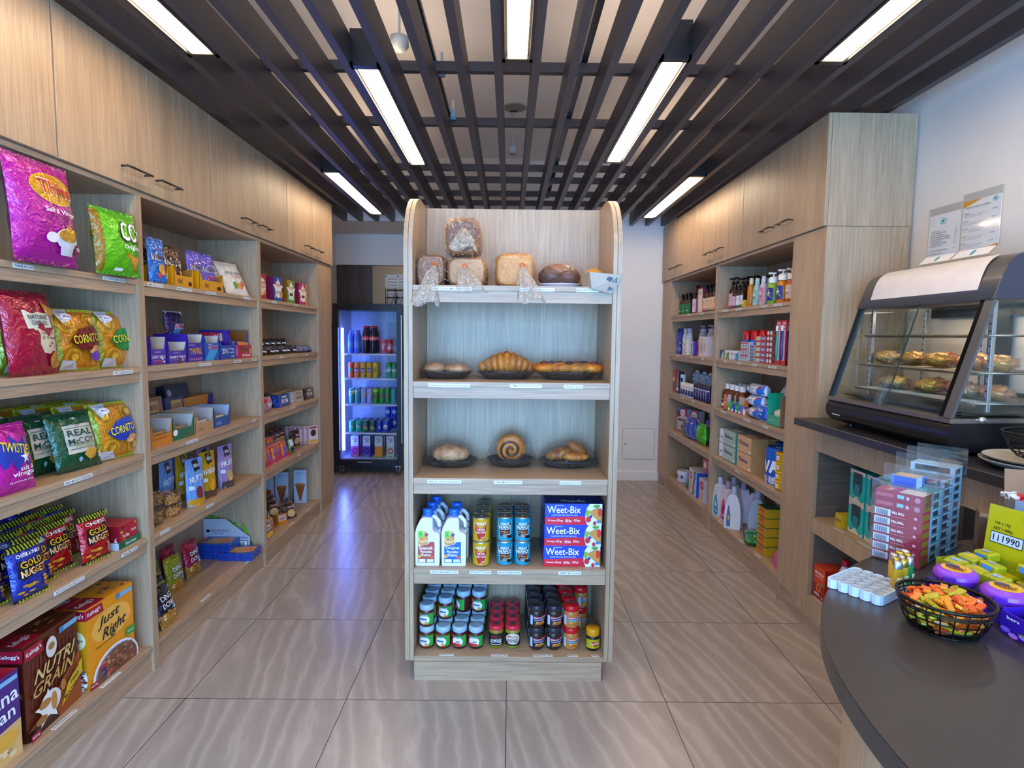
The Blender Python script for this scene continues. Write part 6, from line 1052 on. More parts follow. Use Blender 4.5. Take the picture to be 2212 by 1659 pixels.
wp_ = one(bag(w=.225, h=.075, t=.12, body=s_('#e4e8f0'), seal=s_('#4a8ad0'), seed=71, art=[('r', .0, .0, 1, .16, s_('#2f7ad0')), ('e', .30, .52, .14, .30, s_('#3a8ad8')), ('e', .30, .52, .10, .22, s_('#dfe8f4')), ('t', 'Curash', .58, .66, .3, .18, s_('#5a6a8a')), ('r', .80, .2, .98, .95, s_('#2a6ac8')), ('e', .85, .8, .05, .1, s_('#c8303a'))]), 'baby_wipes', 'x', 'wipes', 'packs of baby wipes')
for i in range(3): R_(wp_, 3.80+.012*(i % 2), Z+.0745*i, 1.645, 0, -.15+.1*i, 'white and blue pack of baby wipes, %s of the stack' % ('bottom', 'middle', 'top')[i])
R_(one(bag(w=.10, h=.10, t=.05, body=s_('#1c52c0'), seal=s_('#d8dce8'), seed=72, art=[('t', '80', .5, .7, .5, .2, W_), ('t', 'wipes', .5, .45, .6, .15, W_)]), 'refill_pack', 'deep blue wipes pack with white figures in front of the stack', 'wipes'), 3.655, Z, 1.615, .05)
R_(one(bag(w=.17, h=.20, t=.10, body=s_('#dcdcda'), seal=s_('#c8c8c8'), seed=73, art=[('t', 'cotton', .5, .4, .4, .1, s_('#8a8a8a')), ('e', .6, .3, .05, .04, s_('#6a9a3a'))]), 'cotton_wool_bag', 'white cotton wool bag behind the green carton', 'bag'), 3.56, Z+.04, 1.71, .15)
t = T('glove_box', 'teal and cardboard open carton with cream gloves inside', 'carton', None, (1.59, 3.46, Z+.0008), RR)
b = B(); tq = .002; teal = s_('#14a07c'); kr = M('#8a6a48')
b.box(-.085, .085, .12, .122, 0, .19, kr).box(-.085, -.083, 0, .12, 0, .19, teal).box(.083, .085, 0, .12, 0, .19, kr).box(-.083, .083, 0, .12, 0, tq, kr).box(-.083, .083, 0, tq, 0, .065, teal); b.art([('t', 'gloves', .4, .5, .5, .2, s_('#8ad8c0'))], lambda u, v, q: (-.083+u*.166, -q, v*.065)); b.obj('carton_body', t)
b = B(); b.blob((.0, .06, .06), (.075, .05, .045), s_('#d0cdb4'), 18, 10, lump(.08, 7, 2)); b.obj('gloves', t)
Z = ZR[1]
def roll(R, h, col, core, label, group, art=(), name='toilet_roll'):
    t = T(name, label, 'paper roll', group); b = B(); b.lathe([(R*.35, .004), (R*.93, 0), (R, .008), (R, h-.008), (R*.93, h), (R*.35, h-.003), (R*.33, h*.5)], col, 26); b.art(art, cylS(R+.0005, .01, h-.01, 2.8), True); b.obj('paper', t)
    B().lathe([(R*.32, .006), (R*.32, h-.006)], core, 14, cap=False).obj('core', t); return t
tr_ = roll(.055, .105, s_('#dfe2e6'), M('#9a8468'), 'x', 'wrapped toilet rolls', [('r', .2, .55, .5, .7, s_('#6ab8d8')), ('r', .2, .38, .5, .5, s_('#2a9a4a')), ('t', 'x 2', .75, .5, .25, .3, K_)])
for i in range(2):
    R_(tr_, 4.35, Z+.107*i, 1.655, 0, 0, 'wrapped toilet roll, %s one of the front pair' % ('lower', 'upper')[i]); R_(tr_, 4.35, Z+.107*i, 1.77, 0, 0, 'wrapped toilet roll, %s one of the rear pair' % ('lower', 'upper')[i])
def kbox(c, c2, h): return one(carton(.215, .11, h, s_(c), side=s_(c2), front=[('p', [(.04, .30), (.08, .80), (.95, .70), (.9, .2)], s_(c)), ('r', 0, 0, 1, .1, s_(c2)), ('r', 0, .1, 1, .13, W_), ('r', .97, 0, 1, 1, s_(c2)), ('t', 'Kleenex', .46, .60, .62, .26, s_('#2a2080'), -.04), ('e', .9, .18, .06, .07, W_)], top=[('e', .5, .5, .3, .25, s_('#e8e8e4'))]), 'tissue_box', 'x', 'tissue box', 'tissue boxes')
k1, k2 = kbox('#a8c0ae', '#2a9a90', .112), kbox('#d8a878', '#b88a58', .115)
for i in range(2):
    R_(k1, 4.155, Z+.113*i, 1.60, 0, .05, 'pale green tissue box, %s one in front' % ('lower', 'upper')[i]); R_(k1, 4.155, Z+.113*i, 1.72, 0, .05, 'pale green tissue box, %s one at the rear' % ('lower', 'upper')[i])
    R_(k2, 3.885, Z+.116*i, 1.60, 0, .05, 'peach tissue box, %s one in front' % ('lower', 'upper')[i]); R_(k2, 3.885, Z+.116*i, 1.72, 0, .05, 'peach tissue box, %s one at the rear' % ('lower', 'upper')[i])
vr = roll(.072, .225, s_('#1c5ab8'), M('#9a8468'), 'blue wrapped kitchen roll with white lettering', 'kitchen rolls', [('r', 0, 0, 1, .2, s_('#c8ccd8')), ('t', 'VIVA', .5, .5, .8, .36, W_), ('sc', .1, .02, .9, .18, 8, .08, [s_('#8ab0d8'), s_('#d8a0b0')])], 'kitchen_roll'); vr.children[0].data.materials[0] = s_('#e2e2e0')
vb = B(); vb.art([('r', 0, 0, 1, .94, s_('#1c55b0')), ('r', 0, 0, 1, .2, s_('#c8ccd8')), ('t', 'VIVA', .5, .5, .62, .36, W_)], cylS(.0735, .004, .215, 4.4), True); vb.obj('wrapper', vr)
R_(vr, 3.545, Z, 1.672); R_(vr, 3.545, Z, 1.82, 0, 0, 'blue wrapped kitchen roll in the rear row'); R_(vr, 3.70, Z, 1.80, 0, 0, 'blue wrapped kitchen roll behind the peach tissue boxes')
yb_ = bottle('chux_tub', 'x', 'tub', 'yellow scourer tubs', [(.033, 0), (.040, .046)], '#d8a00c', [(.044, .046), (.044, .054), (.040, .055), (0, .055)], '#e0a80c', '#d8a00c', [('r', .3, .2, .7, .8, W_), ('t', 'Chux', .5, .5, .34, .3, s_('#c0203a'))], .0385, (.006, .042))
for i in range(4): R_(yb_, 3.393, Z+.0555*i, 1.632, 0, 0, 'yellow scourer tub, %s of the stack' % ('lowest', 'second', 'third', 'topmost')[i])
Z = ZR[0]
def softener(lab, cap, body, art, label):
    t = T('softener_bottle', label, 'bottle', 'fabric softener bottles'); b = B()
    P = [(-.052, 0), (.052, 0), (.055, .01), (.056, .08), (.054, .13), (.046, .19), (.030, .235), (.020, .25), (-.022, .25), (-.038, .22), (-.052, .16), (-.056, .10), (-.056, .01)]
    b.prism(P[::-1], 'y', .0, .062, s_(body)); o = b.obj('bottle_body', t); md = o.modifiers.new('soft', 'BEVEL'); md.width = .018; md.segments = 5
    for p in o.data.polygons: p.use_smooth = True
    B().lathe([(.020, .25), (.022, .255), (.019, .285), (.018, .305), (0, .306)], s_(cap), 18, (0, .031)).obj('cap', t)
    if lab: b = B(); b.art([('p', [(.1, .1), (.2, .0), (.8, .0), (.9, .1), (.85, .55), (.55, .98), (.35, .9), (.12, .5)], s_(lab))]+art, lambda u, v, q: (-.044+u*(.082 if lab != '#5a6aa8' else .035), -.0008-q, .015+v*.165)); b.obj('bottle_label', t)
    return t
sb1 = softener('#2a9ad0', '#c4c4d0', '#d8dade', [('e', .5, .5, .14, .12, s_('#d8e8f0')), ('t', 'Comfort', .5, .2, .6, .1, W_)], 'white softener bottle with blue label by the partition')
sb2 = softener('#c83a80', '#a890a4', '#d8ccd4', [('e', .5, .5, .14, .14, s_('#6a3a20')), ('t', 'Comfort', .5, .2, .6, .1, W_)], 'white softener bottle with magenta label')
sb3 = softener('#5a6aa8', '#c0bcc8', '#dcdce0', [('e', .5, .4, .14, .12, s_('#d8c840'))], 'large white softener bottle standing sideways in front'); sb4 = softener(None, '#b8b4c4', '#aab0bc', [], 'greyish softener bottle behind the front white one')
R_(sb1, 4.345, Z, 1.59, 0, .15); R_(sb2, 4.215, Z, 1.60, 0, .15); R_(sb3, 4.045, Z, 1.60, 0, .95); R_(sb4, 3.93, Z, 1.725, 0, 1.1)
R_(sb1, 4.345, Z, 1.69, 0, 0, 'white softener bottle with blue label, second row'); R_(sb2, 4.21, Z, 1.71, 0, 0, 'white softener bottle with magenta cap, second row'); R_(sb4, 3.80, Z, 1.80, 0, .8, 'greyish softener bottle deep in the shelf behind the sponges'); R_(sb2, 4.08, Z, 1.76, 0, .3, 'softener bottle with mauve cap between the front and the grey one'); R_(sb4, 3.66, Z, 1.82, 0, .8, 'greyish softener bottle furthest back by the sponge boxes')
t = one(bag(w=.28, h=.24, t=.055, body=f_('#0f8a3a'), seal=f_('#0a6a2a'), seed=74, art=[('r', .12, .03, .18, .97, s_('#c8e0c8')), ('e', .6, .8, .25, .12, s_('#c0202a')), ('e', .6, .8, .18, .08, W_), ('sc', .3, .2, .9, .6, 14, .05, [s_('#c8d840'), s_('#8ac83a')])]), 'detergent_bag', 'green detergent bag lying flat in front of the bottles', 'bag', None, (1.595, 3.825, Z+.030), (-PI/2, 0, -PI/2-.35))
yx = one(carton(.112, .10, .060, s_('#c89a1c'), front=[('e', .55, .5, .40, .46, s_('#d87818')), ('t', 'SPONGE', .5, .6, .6, .25, s_('#3a4a1c')), ('r', 0, .92, 1, 1, s_('#2a5a34')), ('r', 0, 0, 1, .05, s_('#2a5a34'))], left=[('r', 0, .92, 1, 1, s_('#2a5a34')), ('t', '12', .7, .4, .2, .4, s_('#5a4a1c'))], right=[('r', 0, .92, 1, 1, s_('#2a5a34'))], top=[('r', 0, 0, 1, 1, s_('#1f4a34'))]), 'sponge_box', 'x', 'box', 'stacked sponge boxes')
for i in range(5): R_(yx, 3.585, Z+.0605*i, 1.605, 0, .02, 'yellow and green sponge box, %s in the stack' % ORD[i])
R_(one(bag(w=.21, h=.22, t=.07, body=f_('#d0508c'), seal=f_('#c03a78'), seed=75, art=[('p', [(.5, .3), (.9, .2), (.9, .6)], f_('#e078a8'))]), 'pink_bag', 'pink plastic bag leaning in the corner of the lowest shelf', 'bag'), 3.365, Z, 1.60, .55, -.2)
# far bay
Z = ZR[4]
g_ = amber(.066, .20, '#127a44', [('r', .2, .5, .5, .8, W_), ('t', 'Herbal', .5, .3, .6, .12, W_)], label='x')
for i, y in enumerate((5.60, 5.49, 5.375)):
    for r in range(2): R_(g_, y, Z, 1.655+.08*r, 0, 0, 'dark bottle with green label, %s from the white wall, %s row' % (ORD[i], rows[r]))
o = amber(.085, .25, '#cfc4d8', [('r', .9, 0, 1, 1, s_('#8a2a8a')), ('t', 'lotion', .5, .6, .6, .12, s_('#5a4a6a'))], label='amber bottle with tall pale lilac label'); R_(o, 5.20, Z, 1.665)
o = one(carton(.11, .06, .205, s_('#d0ccb8'), side=s_('#a82a5a'), front=[('t', 'care', .5, .8, .5, .08, s_('#6a8a5a')), ('e', .3, .6, .08, .04, s_('#8aa83a')), ('r', 0, 0, .05, 1, s_('#a82a3a'))]), 'hand_cream_box', 'cream carton with floral print', 'box'); R_(o, 4.99, Z, 1.62)
o = bottle('red_cap_bottle', 'bottle with bright red cap beside the floral carton', 'bottle', None, [(.030, 0), (.034, .01), (.034, .16), (.02, .175)], '#8a1c4a', [(.030, .17), (.030, .222), (0, .224)], '#d81c28'); R_(o, 5.085, Z, 1.66)
for i, (y, c) in enumerate(((4.885, '#c85a5a'), (4.795, '#6aa0b0'), (4.71, '#d89a5a'), (4.625, '#d0703a'))):
    o = amber(.07, .225, '#dcbc9c', tl(c, 'BODY'), label='x', group='amber bottles with peach labels')
    for r in range(2): R_(o, y, Z, 1.645+.075*r, 0, 0, 'amber bottle with peach label and %s band, %s row' % (('rose', 'blue', 'sand', 'orange')[i], rows[r]))
Z = ZR[3]
def lot(col, cap, lab, label, h=.24, w=.085, group='lotion bottles', pump=False):
    r = w/2; return bottle('lotion_bottle', label, 'bottle', group, [(r*.9, 0), (r, .01), (r, h*.60), (r*.85, h*.76), (r*.5, h*.84)], col, [(r*.5, h*.83), (r*.5, h if not pump else h*.93), (0, h if not pump else h*.93)], cap, lab, [('t', 'NIVEA', .5, .7, .7, .12, W_ if lab == '#1c2c8a' else s_('#2a3a8a')), ('e', .5, .25, .3, .14, s_('#8aa0d0'))], r, (h*.08, h*.58), sy=.65, pump=pump)
for i, (y, c, cap, lb, n) in enumerate(((5.615, '#4a5ac8', '#2a3a9a', '#4a5ac8', 'violet blue lotion bottle nearest the white wall'), (5.52, '#2a3a9a', '#1c2a80', '#1c2c8a', 'navy blue lotion bottle'), (5.42, '#d4dce4', '#c4d0dc', '#e0e4e8', 'white lotion bottle with pale cap'), (5.30, '#ccd4e4', '#a8b4dc', '#dce0ec', 'white lotion bottle with lilac cap'))): R_(lot(c, cap, lb, n), y, Z, 1.64)
R_(one(carton(.10, .05, .125, s_('#e4e2de'), front=[('sc', .1, .1, .9, .85, 16, .07, [K_, s_('#3a3a40')])]), 'cow_print_pack', 'white pack with black spots', 'box'), 5.26, Z, 1.585)
for i, (y, c) in enumerate(((5.11, '#b8b0c0'), (4.90, '#b0b4bc'), (4.66, '#a8a4ac'))):
    o = lot(c, '#c4c4e4', '#d0ccd4', 'clear hand wash bottle with lilac pump, %s from the white wall' % ORD[i], .25, .115, 'hand wash bottles with pumps', True); R_(o, y, Z, 1.70)
R_(one(carton(.06, .05, .125, s_('#5a3aa0'), front=[('e', .7, .4, .4, .4, s_('#8aa8e0')), ('r', 0, .85, 1, 1, s_('#c8c0dc'))]), 'bath_oil_box', 'violet box with blue oval', 'box'), 5.045, Z, 1.585)
o = bottle('oil_bottle', 'amber oil bottle with waisted shape', 'bottle', None, [(.028, 0), (.030, .008), (.020, .07), (.030, .12), (.028, .14)], '#c07a14', [(.018, .138), (.018, .15), (0, .15)], '#d8c8b0'); R_(o, 4.935, Z, 1.625)
R_(one(carton(.155, .07, .165, s_('#d8ccd0'), front=[('e', .28, .45, .12, .3, s_('#d87aa0')), ('e', .52, .42, .11, .3, s_('#5ac0c0')), ('r', .85, .3, 1, .7, s_('#e0802a')), ('t', 'baby', .4, .85, .4, .08, s_('#8a8a9a'))]), 'baby_powder_box', 'pale pink box with pink and turquoise drops', 'box'), 4.79, Z, 1.585)
Z = ZR[2]
bx = lambda w, h, c, art, n, nm='toiletry_box': one(carton(w, .05, h, s_(c), front=art), nm, n, 'box', 'toiletry boxes on the middle shelf')
R_(bx(.075, .205, '#d8501c', [('r', .1, .05, .9, .45, s_('#2a5aa8')), ('e', .5, .6, .3, .1, s_('#e0e0e8'))], 'orange and blue toothbrush box nearest the white wall'), 5.62, Z, 1.60)
R_(bx(.085, .20, '#1c2450', [('t', 'Oral-B', .5, .5, .8, .12, W_, 1.57), ('r', .2, .1, .8, .25, W_)], 'navy toothbrush box beside the orange one'), 5.50, Z, 1.60)
o = bottle('tube', 'white and navy toothpaste tube standing on its cap', 'tube', None, [(.024, .03), (.026, .06), (.024, .18)], '#dce0e8', [(.024, 0), (.024, .03), (0, .03)], '#1c2450', '#2a3070', [('t', 'brite', .5, .5, .8, .2, W_, 1.57)], .0255, (.05, .15)); R_(o, 5.41, Z, 1.625)
for i, y in enumerate((5.31, 5.11, 4.95)):
    t = T('cleaner_bottle', 'pale blue bottle with handle loop, %s from the white wall' % ORD[i], 'bottle', 'pale blue bottles with handle loops', (1.70, y, Z+.0008), RR)
    b = B(); b.prism([(-.05, 0), (.05, 0), (.052, .12), (.03, .19), (.015, .205), (-.02, .205), (-.045, .17), (-.052, .1)][::-1], 'y', 0, .05, s_('#a8bcd4')); o = b.obj('bottle_body', t); md = o.modifiers.new('soft', 'BEVEL'); md.width = .012; md.segments = 3
    B().tube([(.0, -.006, .135), (.022, -.006, .15), (.022, -.006, .18), (.0, -.006, .195), (-.018, -.006, .18), (-.02, -.006, .15)], .008, s_('#c4d0e0'), 6, True).obj('handle', t)
    B().lathe([(.018, .205), (.018, .225), (0, .225)], s_('#c8ccd4'), 14, (0, .025)).obj('cap', t)
for i, y in enumerate((5.325, 5.255, 5.18, 5.105, 5.03)):
    o = bottle('roll_on', 'x', 'deodorant', 'white-capped roll-on deodorants', [(.026, 0), (.028, .01), (.028, .06), (.022, .075)], '#dfe2ea', [(.026, .072), (.028, .08), (.026, .115), (0, .12)], '#d8d8d0', '#2a3a6a', [('t', 'men', .5, .6, .7, .4, W_, 1.2)], .0285, (.01, .06)) if i == 0 else o
    R_(o, y, Z, 1.605, 0, 0, 'white-capped roll-on deodorant, %s from the white wall' % ORD[i])
for i, y in enumerate((4.95, 4.885, 4.82, 4.755, 4.69, 4.63)):
    o = bottle('shower_gel', 'x', 'bottle', 'dark navy shower gels', [(.024, 0), (.027, .02), (.026, .12), (.018, .135)], '#1c1c3a', [(.018, .13), (.017, .14), (0, .142)], '#2a2a50', '#2a2a6a', [('t', 'SPORT', .5, .5, .8, .3, W_, 1.4), ('r', 0, .8, 1, .9, s_('#c8ccd8'))], .027, (.02, .11)) if i == 0 else o
    R_(o, y, Z, 1.605, 0, 0, 'dark navy shower gel, %s from the white-capped ones' % ORD[i])
R_(bx(.20, .235, '#3a1c1c', [('e', .5, .6, .15, .2, s_('#8a7a6a')), ('r', .6, .1, .9, .4, s_('#1c4a9a'))], 'dark red box behind the shower gels'), 4.76, Z, 1.72)
Z = ZR[1]
vt = one(carton(.17, .055, .215, s_('#d4d0d8'), front=[('p', [(0, .55), (0, 1), (1, 1), (1, .62), (.6, .7)], s_('#b01c5a')), ('p', [(0, .75), (0, 1), (.4, 1)], s_('#3a8ad0')), ('e', .52, .80, .25, .15, W_), ('t', 'Veet', .52, .80, .34, .1, s_('#3a8a8a')), ('r', .08, .42, .9, .50, s_('#7a1c3a')), ('e', .7, .15, .3, .12, s_('#8a4a4a'))]), 'hair_removal_box', 'x', 'box', 'white and magenta boxes')
R_(vt, 5.575, Z, 1.68, 0, .3, 'white and magenta box nearest the white wall'); R_(vt, 5.38, Z, 1.73, 0, .3, 'white and magenta box, the second one')
bn = one(carton(.125, .07, .066, s_('#6a5a54'), front=[('t', 'condoms', .5, .5, .7, .3, s_('#c8bcae')), ('r', 0, 0, 1, .12, s_('#2a2230'))]), 'brown_pack', 'x', 'packet', 'brown packets')
for i in range(2): R_(bn, 5.27, Z+.0665*i, 1.60, 0, -.2, 'brown packet in the front stack, %s' % ('lower', 'upper')[i])
R_(bn, 4.86, Z+.205, 1.71, 0, 0, 'brown packet lying on top of the blue packs')
bp = one(bag(w=.11, h=.20, t=.07, body=f_('#3a5ac0'), seal=f_('#2a3a9a'), seed=77, art=[('sc', .1, .1, .9, .9, 26, .09, [s_('#8ab0e8'), s_('#d8907a'), s_('#2a3a90'), s_('#c8d8f0')])]), 'sanitary_pack', 'x', 'packet', 'blue patterned packets')
for i, (y, x) in enumerate(((5.12, 1.61), (5.02, 1.62), (4.95, 1.73), (4.84, 1.72))): R_(bp, y, Z, x, 0, 0, 'blue patterned packet, %s from the brown packets' % ORD[i])
R_(one(bag(w=.185, h=.175, t=.10, body=f_('#4ab81c'), seal=f_('#3a9a14'), seed=78, art=[('p', [(.1, .6), (.3, .7), (.5, .6), (.4, .5), (.45, .35), (.25, .45)], s_('#b01c3a')), ('e', .35, .2, .08, .1, s_('#a8e8a0')), ('r', .62, .1, .66, .9, s_('#8ae060'))]), 'wipes_bag', 'bright green packet with red mark', 'packet'), 4.845, Z, 1.635, 0, 0)
Z = ZR[0]
tr2 = roll(.063, .108, s_('#dadcE4'.lower()), M('#9a8468'), 'x', 'loose toilet rolls', [('e', .2, .5, .12, .3, s_('#2a3a7a')), ('e', .55, .5, .08, .2, s_('#5a6a9a')), ('e', .85, .5, .08, .2, s_('#5a6a9a'))]); dup(tr2, (1.665, 5.41, Z+.0008), RR, 'single toilet roll standing near the white wall')
R_(one(bag(w=.10, h=.075, t=.05, body=f_('#0f7a5a'), seal=f_('#0a5a42'), seed=79), 'green_packet', 'small dark green packet between toilet roll and nappies', 'packet'), 5.17, Z, 1.63, .3)
np_ = one(carton(.24, .12, .215, s_('#dcdce2'), side=s_('#2a5ac0'), front=[('p', [(.45, 0), (.6, 0), (.95, 1), (.7, 1)], s_('#1c4fb8')), ('e', .25, .72, .18, .16, s_('#c8282a')), ('t', 'Huggies', .25, .72, .3, .1, W_), ('e', .25, .3, .16, .22, s_('#d8b09a')), ('r', .6, .7, .95, .95, s_('#2a8ac8')), ('r', .55, .1, .8, .25, s_('#1a9a7a'))]), 'nappy_pack', 'x', 'nappies', 'nappy packs')
R_(np_, 4.965, Z, 1.605, 0, -.05, 'white, blue and red nappy pack in front'); R_(one(carton(.13, .12, .19, s_('#d8ccd0'), front=[('e', .5, .7, .36, .2, s_('#c8282a')), ('t', 'Huggies', .5, .7, .5, .1, W_), ('e', .5, .25, .3, .2, s_('#e0a0a0'))]), 'nappy_pack', 'pale pink and red nappy pack at the partition', 'nappies', 'nappy packs'), 4.745, Z, 1.612)
wb2 = one(bag(w=.30, h=.29, t=.16, body=s_('#cfccd6'), seal=s_('#b8b4c0'), seed=80, art=[('sc', .1, .1, .9, .9, 30, .04, [s_('#5a5a7a'), s_('#c8a0a8'), s_('#8a8aa0')]), ('e', .3, .3, .1, .2, s_('#b8908a'))]), 'nappy_bag', 'big whitish patterned bag behind the nappy packs', 'bag'); R_(wb2, 5.0, Z, 1.83, .05)
R_(one(bag(w=.20, h=.17, t=.10, body=s_('#d4d4de'), seal=s_('#b8b4c0'), seed=81, art=[('e', .3, .5, .2, .3, s_('#3a4a4a')), ('sc', .1, .1, .9, .9, 10, .05, [s_('#c8a0a8')])]), 'small_white_bag', 'whitish packet lying on the big patterned bag', 'bag'), 5.05, Z+.24, 1.78, .3)
R_(one(carton(.18, .08, .12, s_('#c83a24'), front=[('r', .5, 0, 1, .5, s_('#2a3aa0')), ('e', .3, .6, .15, .2, W_)]), 'red_blue_pack', 'red and blue packet above the nappies at the partition', 'packet'), 4.79, Z+.218, 1.66)
# niches in the service counter
R_(one(carton(.055, .075, .066, s_('#c8a414'), front=[('t', 'COVER', .5, .5, .24, .7, K_, PI/2)]), 'yellow_box', 'small yellow carton in the counter niche', 'box'), 2.742, .592, 1.60)
def tealbox(label):
    t = T('deodorant_box', label, 'box', 'teal deodorant boxes'); b = B(); w, d, h = .115, .085, .150; te_ = s_('#12b0a4')
    carton(w, d, h, te_, front=[('p', [(0, 0), (1, 0), (1, .12), (.8, .03), (.5, .20), (.2, .06), (0, .16)], s_('#e0c8a8')), ('r', 0, .88, 1, 1, s_('#e0c8b8')), ('e', .10, .94, .03, .02, K_), ('e', .52, .50, .30, .30, s_('#2f3a3e')), ('r', .22, .50, .82, .93, s_('#2f3a3e')), ('t', 'Travel Mug', .70, .12, .3, .05, te_)], b=b); b.obj('carton_body', t)
    B().lathe([(.018, .03), (.022, .04), (.022, .085)], s_('#0f7f88'), 14, (0, -.0), sy=.15).lathe([(.022, .086), (.022, .115), (.016, .13), (0, .13)], s_('#0c3a44'), 14, (0, -.0), sy=.15).obj('product_window', t); return t
tb_ = tealbox('x')
for i, y in enumerate((2.645, 2.515, 2.385)):
    for k in range(2): R_(tb_, y, .592+.1505*k, 1.622, 0, .0, 'teal and sand box with dark window, %s row, %s from the yellow carton' % (('lower', 'upper')[k], ORD[i]))
ar = one(carton(.105, .12, .165, s_('#a01c14'), front=[('r', 0, .45, 1, 1, s_('#d8401a')), ('t', 'ARMADA', .5, .80, .8, .10, W_), ('t', 'premium tea', .5, .68, .6, .06, W_), ('e', .5, .34, .22, .13, s_('#e0703a')), ('e', .5, .34, .13, .08, s_('#c0301a')), ('e', .8, .5, .09, .07, s_('#2a9a3a')), ('t', 'ARMADA', .38, .14, .5, .08, W_), ('t', '4', .85, .1, .08, .08, W_)], left=[('r', 0, .45, 1, 1, s_('#d8401a')), ('e', .2, .5, .1, .08, s_('#2a9a3a'))], top=[('r', 0, 0, 1, 1, s_('#d04018'))]), 'tea_box', 'red and orange box with white lettering in the lower counter niche', 'box'); R_(ar, 2.855, .18, 1.585)
o = bottle('cleaning_bottle', 'white bottle with red cap in the lower counter niche', 'bottle', None, [(.042, 0), (.045, .01), (.045, .10), (.036, .14), (.016, .185), (.014, .20)], '#d8dadc', [(.016, .195), (.018, .20), (.018, .225), (0, .227)], '#c8182c', '#8ab0d0', [('r', 0, .6, 1, .8, s_('#d8702a'))], .0455, (.01, .06)); R_(o, 2.80, .18, 1.68)
# ------------------------------------------------------------------ food warmer on the worktop
fw_ = T('food_warmer', 'black curved glass countertop food warmer with three wire shelves', 'food warmer', None, (0, 0, 0))
WY0, WY1 = 1.950, 2.712; dk_ = M('#151416', 's'); stl = M('#a89c90', 'm'); char = M('#55504c', 's')
def side(pts, y0, y1, mt, nm, b=None): b = b or B(); b.prism(pts, 'y', y0, y1, mt); return b.obj(nm, fw_)
arc = lambda cx_, cz, rx, rz, a0, a1, n: [(cx_+rx*math.cos(a0+(a1-a0)*i/n), cz+rz*math.sin(a0+(a1-a0)*i/n)) for i in range(n+1)]
base = [(1.97, 1.225), (1.505, 1.218)]+arc(1.555, 1.180, .065, .061, PI*.83, PI*1.45, 9)+[(1.60, 1.118), (1.97, 1.118)]
b = B(); b.prism(base, 'y', WY0, WY1, dk_, True); b.obj('base', fw_)
b = B(); b.prism([(1.97, 1.226), (1.496, 1.2185), (1.494, 1.2335), (1.97, 1.240)][::-1], 'y', WY0-.003, WY1+.003, stl); b.obj('trim_strip', fw_)
for x in (1.56, 1.90):
    for y in (WY0+.09, WY1-.09): B().lathe([(.016, 1.1055), (.018, 1.110), (.014, 1.1175)], dk_, 14, (x, y)).obj('foot', fw_)
top = [(1.97, 1.645), (1.612, 1.640), (1.640, 1.72)]+arc(1.735, 1.715, .09, .085, PI*.92, PI*.55, 8)+[(1.80, 1.803), (1.97, 1.806)]
b = B(); b.prism(top[::-1], 'y', WY0+.004, WY1-.004, char, True); b.obj('canopy', fw_)
for y0, y1 in ((WY0, WY0+.004), (WY1-.004, WY1)): B().prism(top[::-1], 'y', y0, y1, M('#38363e', 's')).obj('canopy_end', fw_)
wpn = s_('#d8cfc8'); P = [(1.626, 1.675), (1.6385, 1.722)]+arc(1.735, 1.716, .0935, .0885, PI*.91, PI*.62, 6)
b = B(); n = len(P); y0, y1 = WY0+.085, WY1-.075; vs = [(x-.0015, y0, z+.0015) for x, z in P]+[(x-.0015, y1, z+.0015) for x, z in P]; b.add(vs, [(i, i+1, n+i+1, n+i) for i in range(n-1)], wpn, True); b.obj('light_panel', fw_)
# frame posts following the sloping front, uprights, glass
def slope(y, w, mt, dx=0.0, th=.010): b = B(); b.prism([(1.500+dx, 1.236), (1.500+dx+th, 1.236), (1.617+dx+th, 1.642), (1.617+dx, 1.642)], 'y', y, y+w, mt); return b
slope(WY0, .038, char).obj('front_post', fw_); slope(WY1-.012, .012, dk_).obj('front_post', fw_); slope(WY0+.042, .020, M('#0c0c0e', 's'), .004).obj('sliding_door_track', fw_); slope(WY1-.034, .020, M('#1c3038', 's'), .004).obj('sliding_door_track', fw_)
for y, dx in ((WY0+.04, .004), (WY1-.40, .010)):
    slope(y, .39, M('#e4ece8', 'g'), dx, .0025).obj('front_glass', fw_)
slope(WY1-.402, .004, M('#26332f', 's'), .003, .005).obj('glass_edge', fw_); slope(WY1-.385, .022, M('#f0f4f0', 'a'), .0005, .0025).obj('glass_edge', fw_)
for y in (WY0+.001, WY1-.0035): B().prism([(1.513, 1.241), (1.965, 1.245), (1.965, 1.642), (1.628, 1.639)][::-1], 'y', y, y+.0025, M('#d4e6de', 'g')).obj('end_glass', fw_)
B().box(1.955, 1.972, WY0+.004, WY1-.004, 1.241, 1.30, dk_).box(1.955, 1.972, WY0+.004, WY1-.004, 1.60, 1.644, dk_).box(1.955, 1.972, 2.28, 2.38, 1.30, 1.60, dk_).obj('rear_frame', fw_)
for x, y in ((1.66, WY1-.05), (1.90, WY1-.05), (1.66, WY0+.05), (1.90, WY0+.05), (1.90, 2.33)):
    b = B().box(x-.007, x+.007, y-.007, y+.007, 1.241, 1.639, M('#b8b4b0', 'm'), .001)
    for i in range(14): b.box(x-.0075, x+.0075, y-.004, y+.004, 1.27+.026*i, 1.276+.026*i, M('#4a4844', 'm'))
    b.obj('upright', fw_)
wsz = (1.283, 1.388, 1.518)
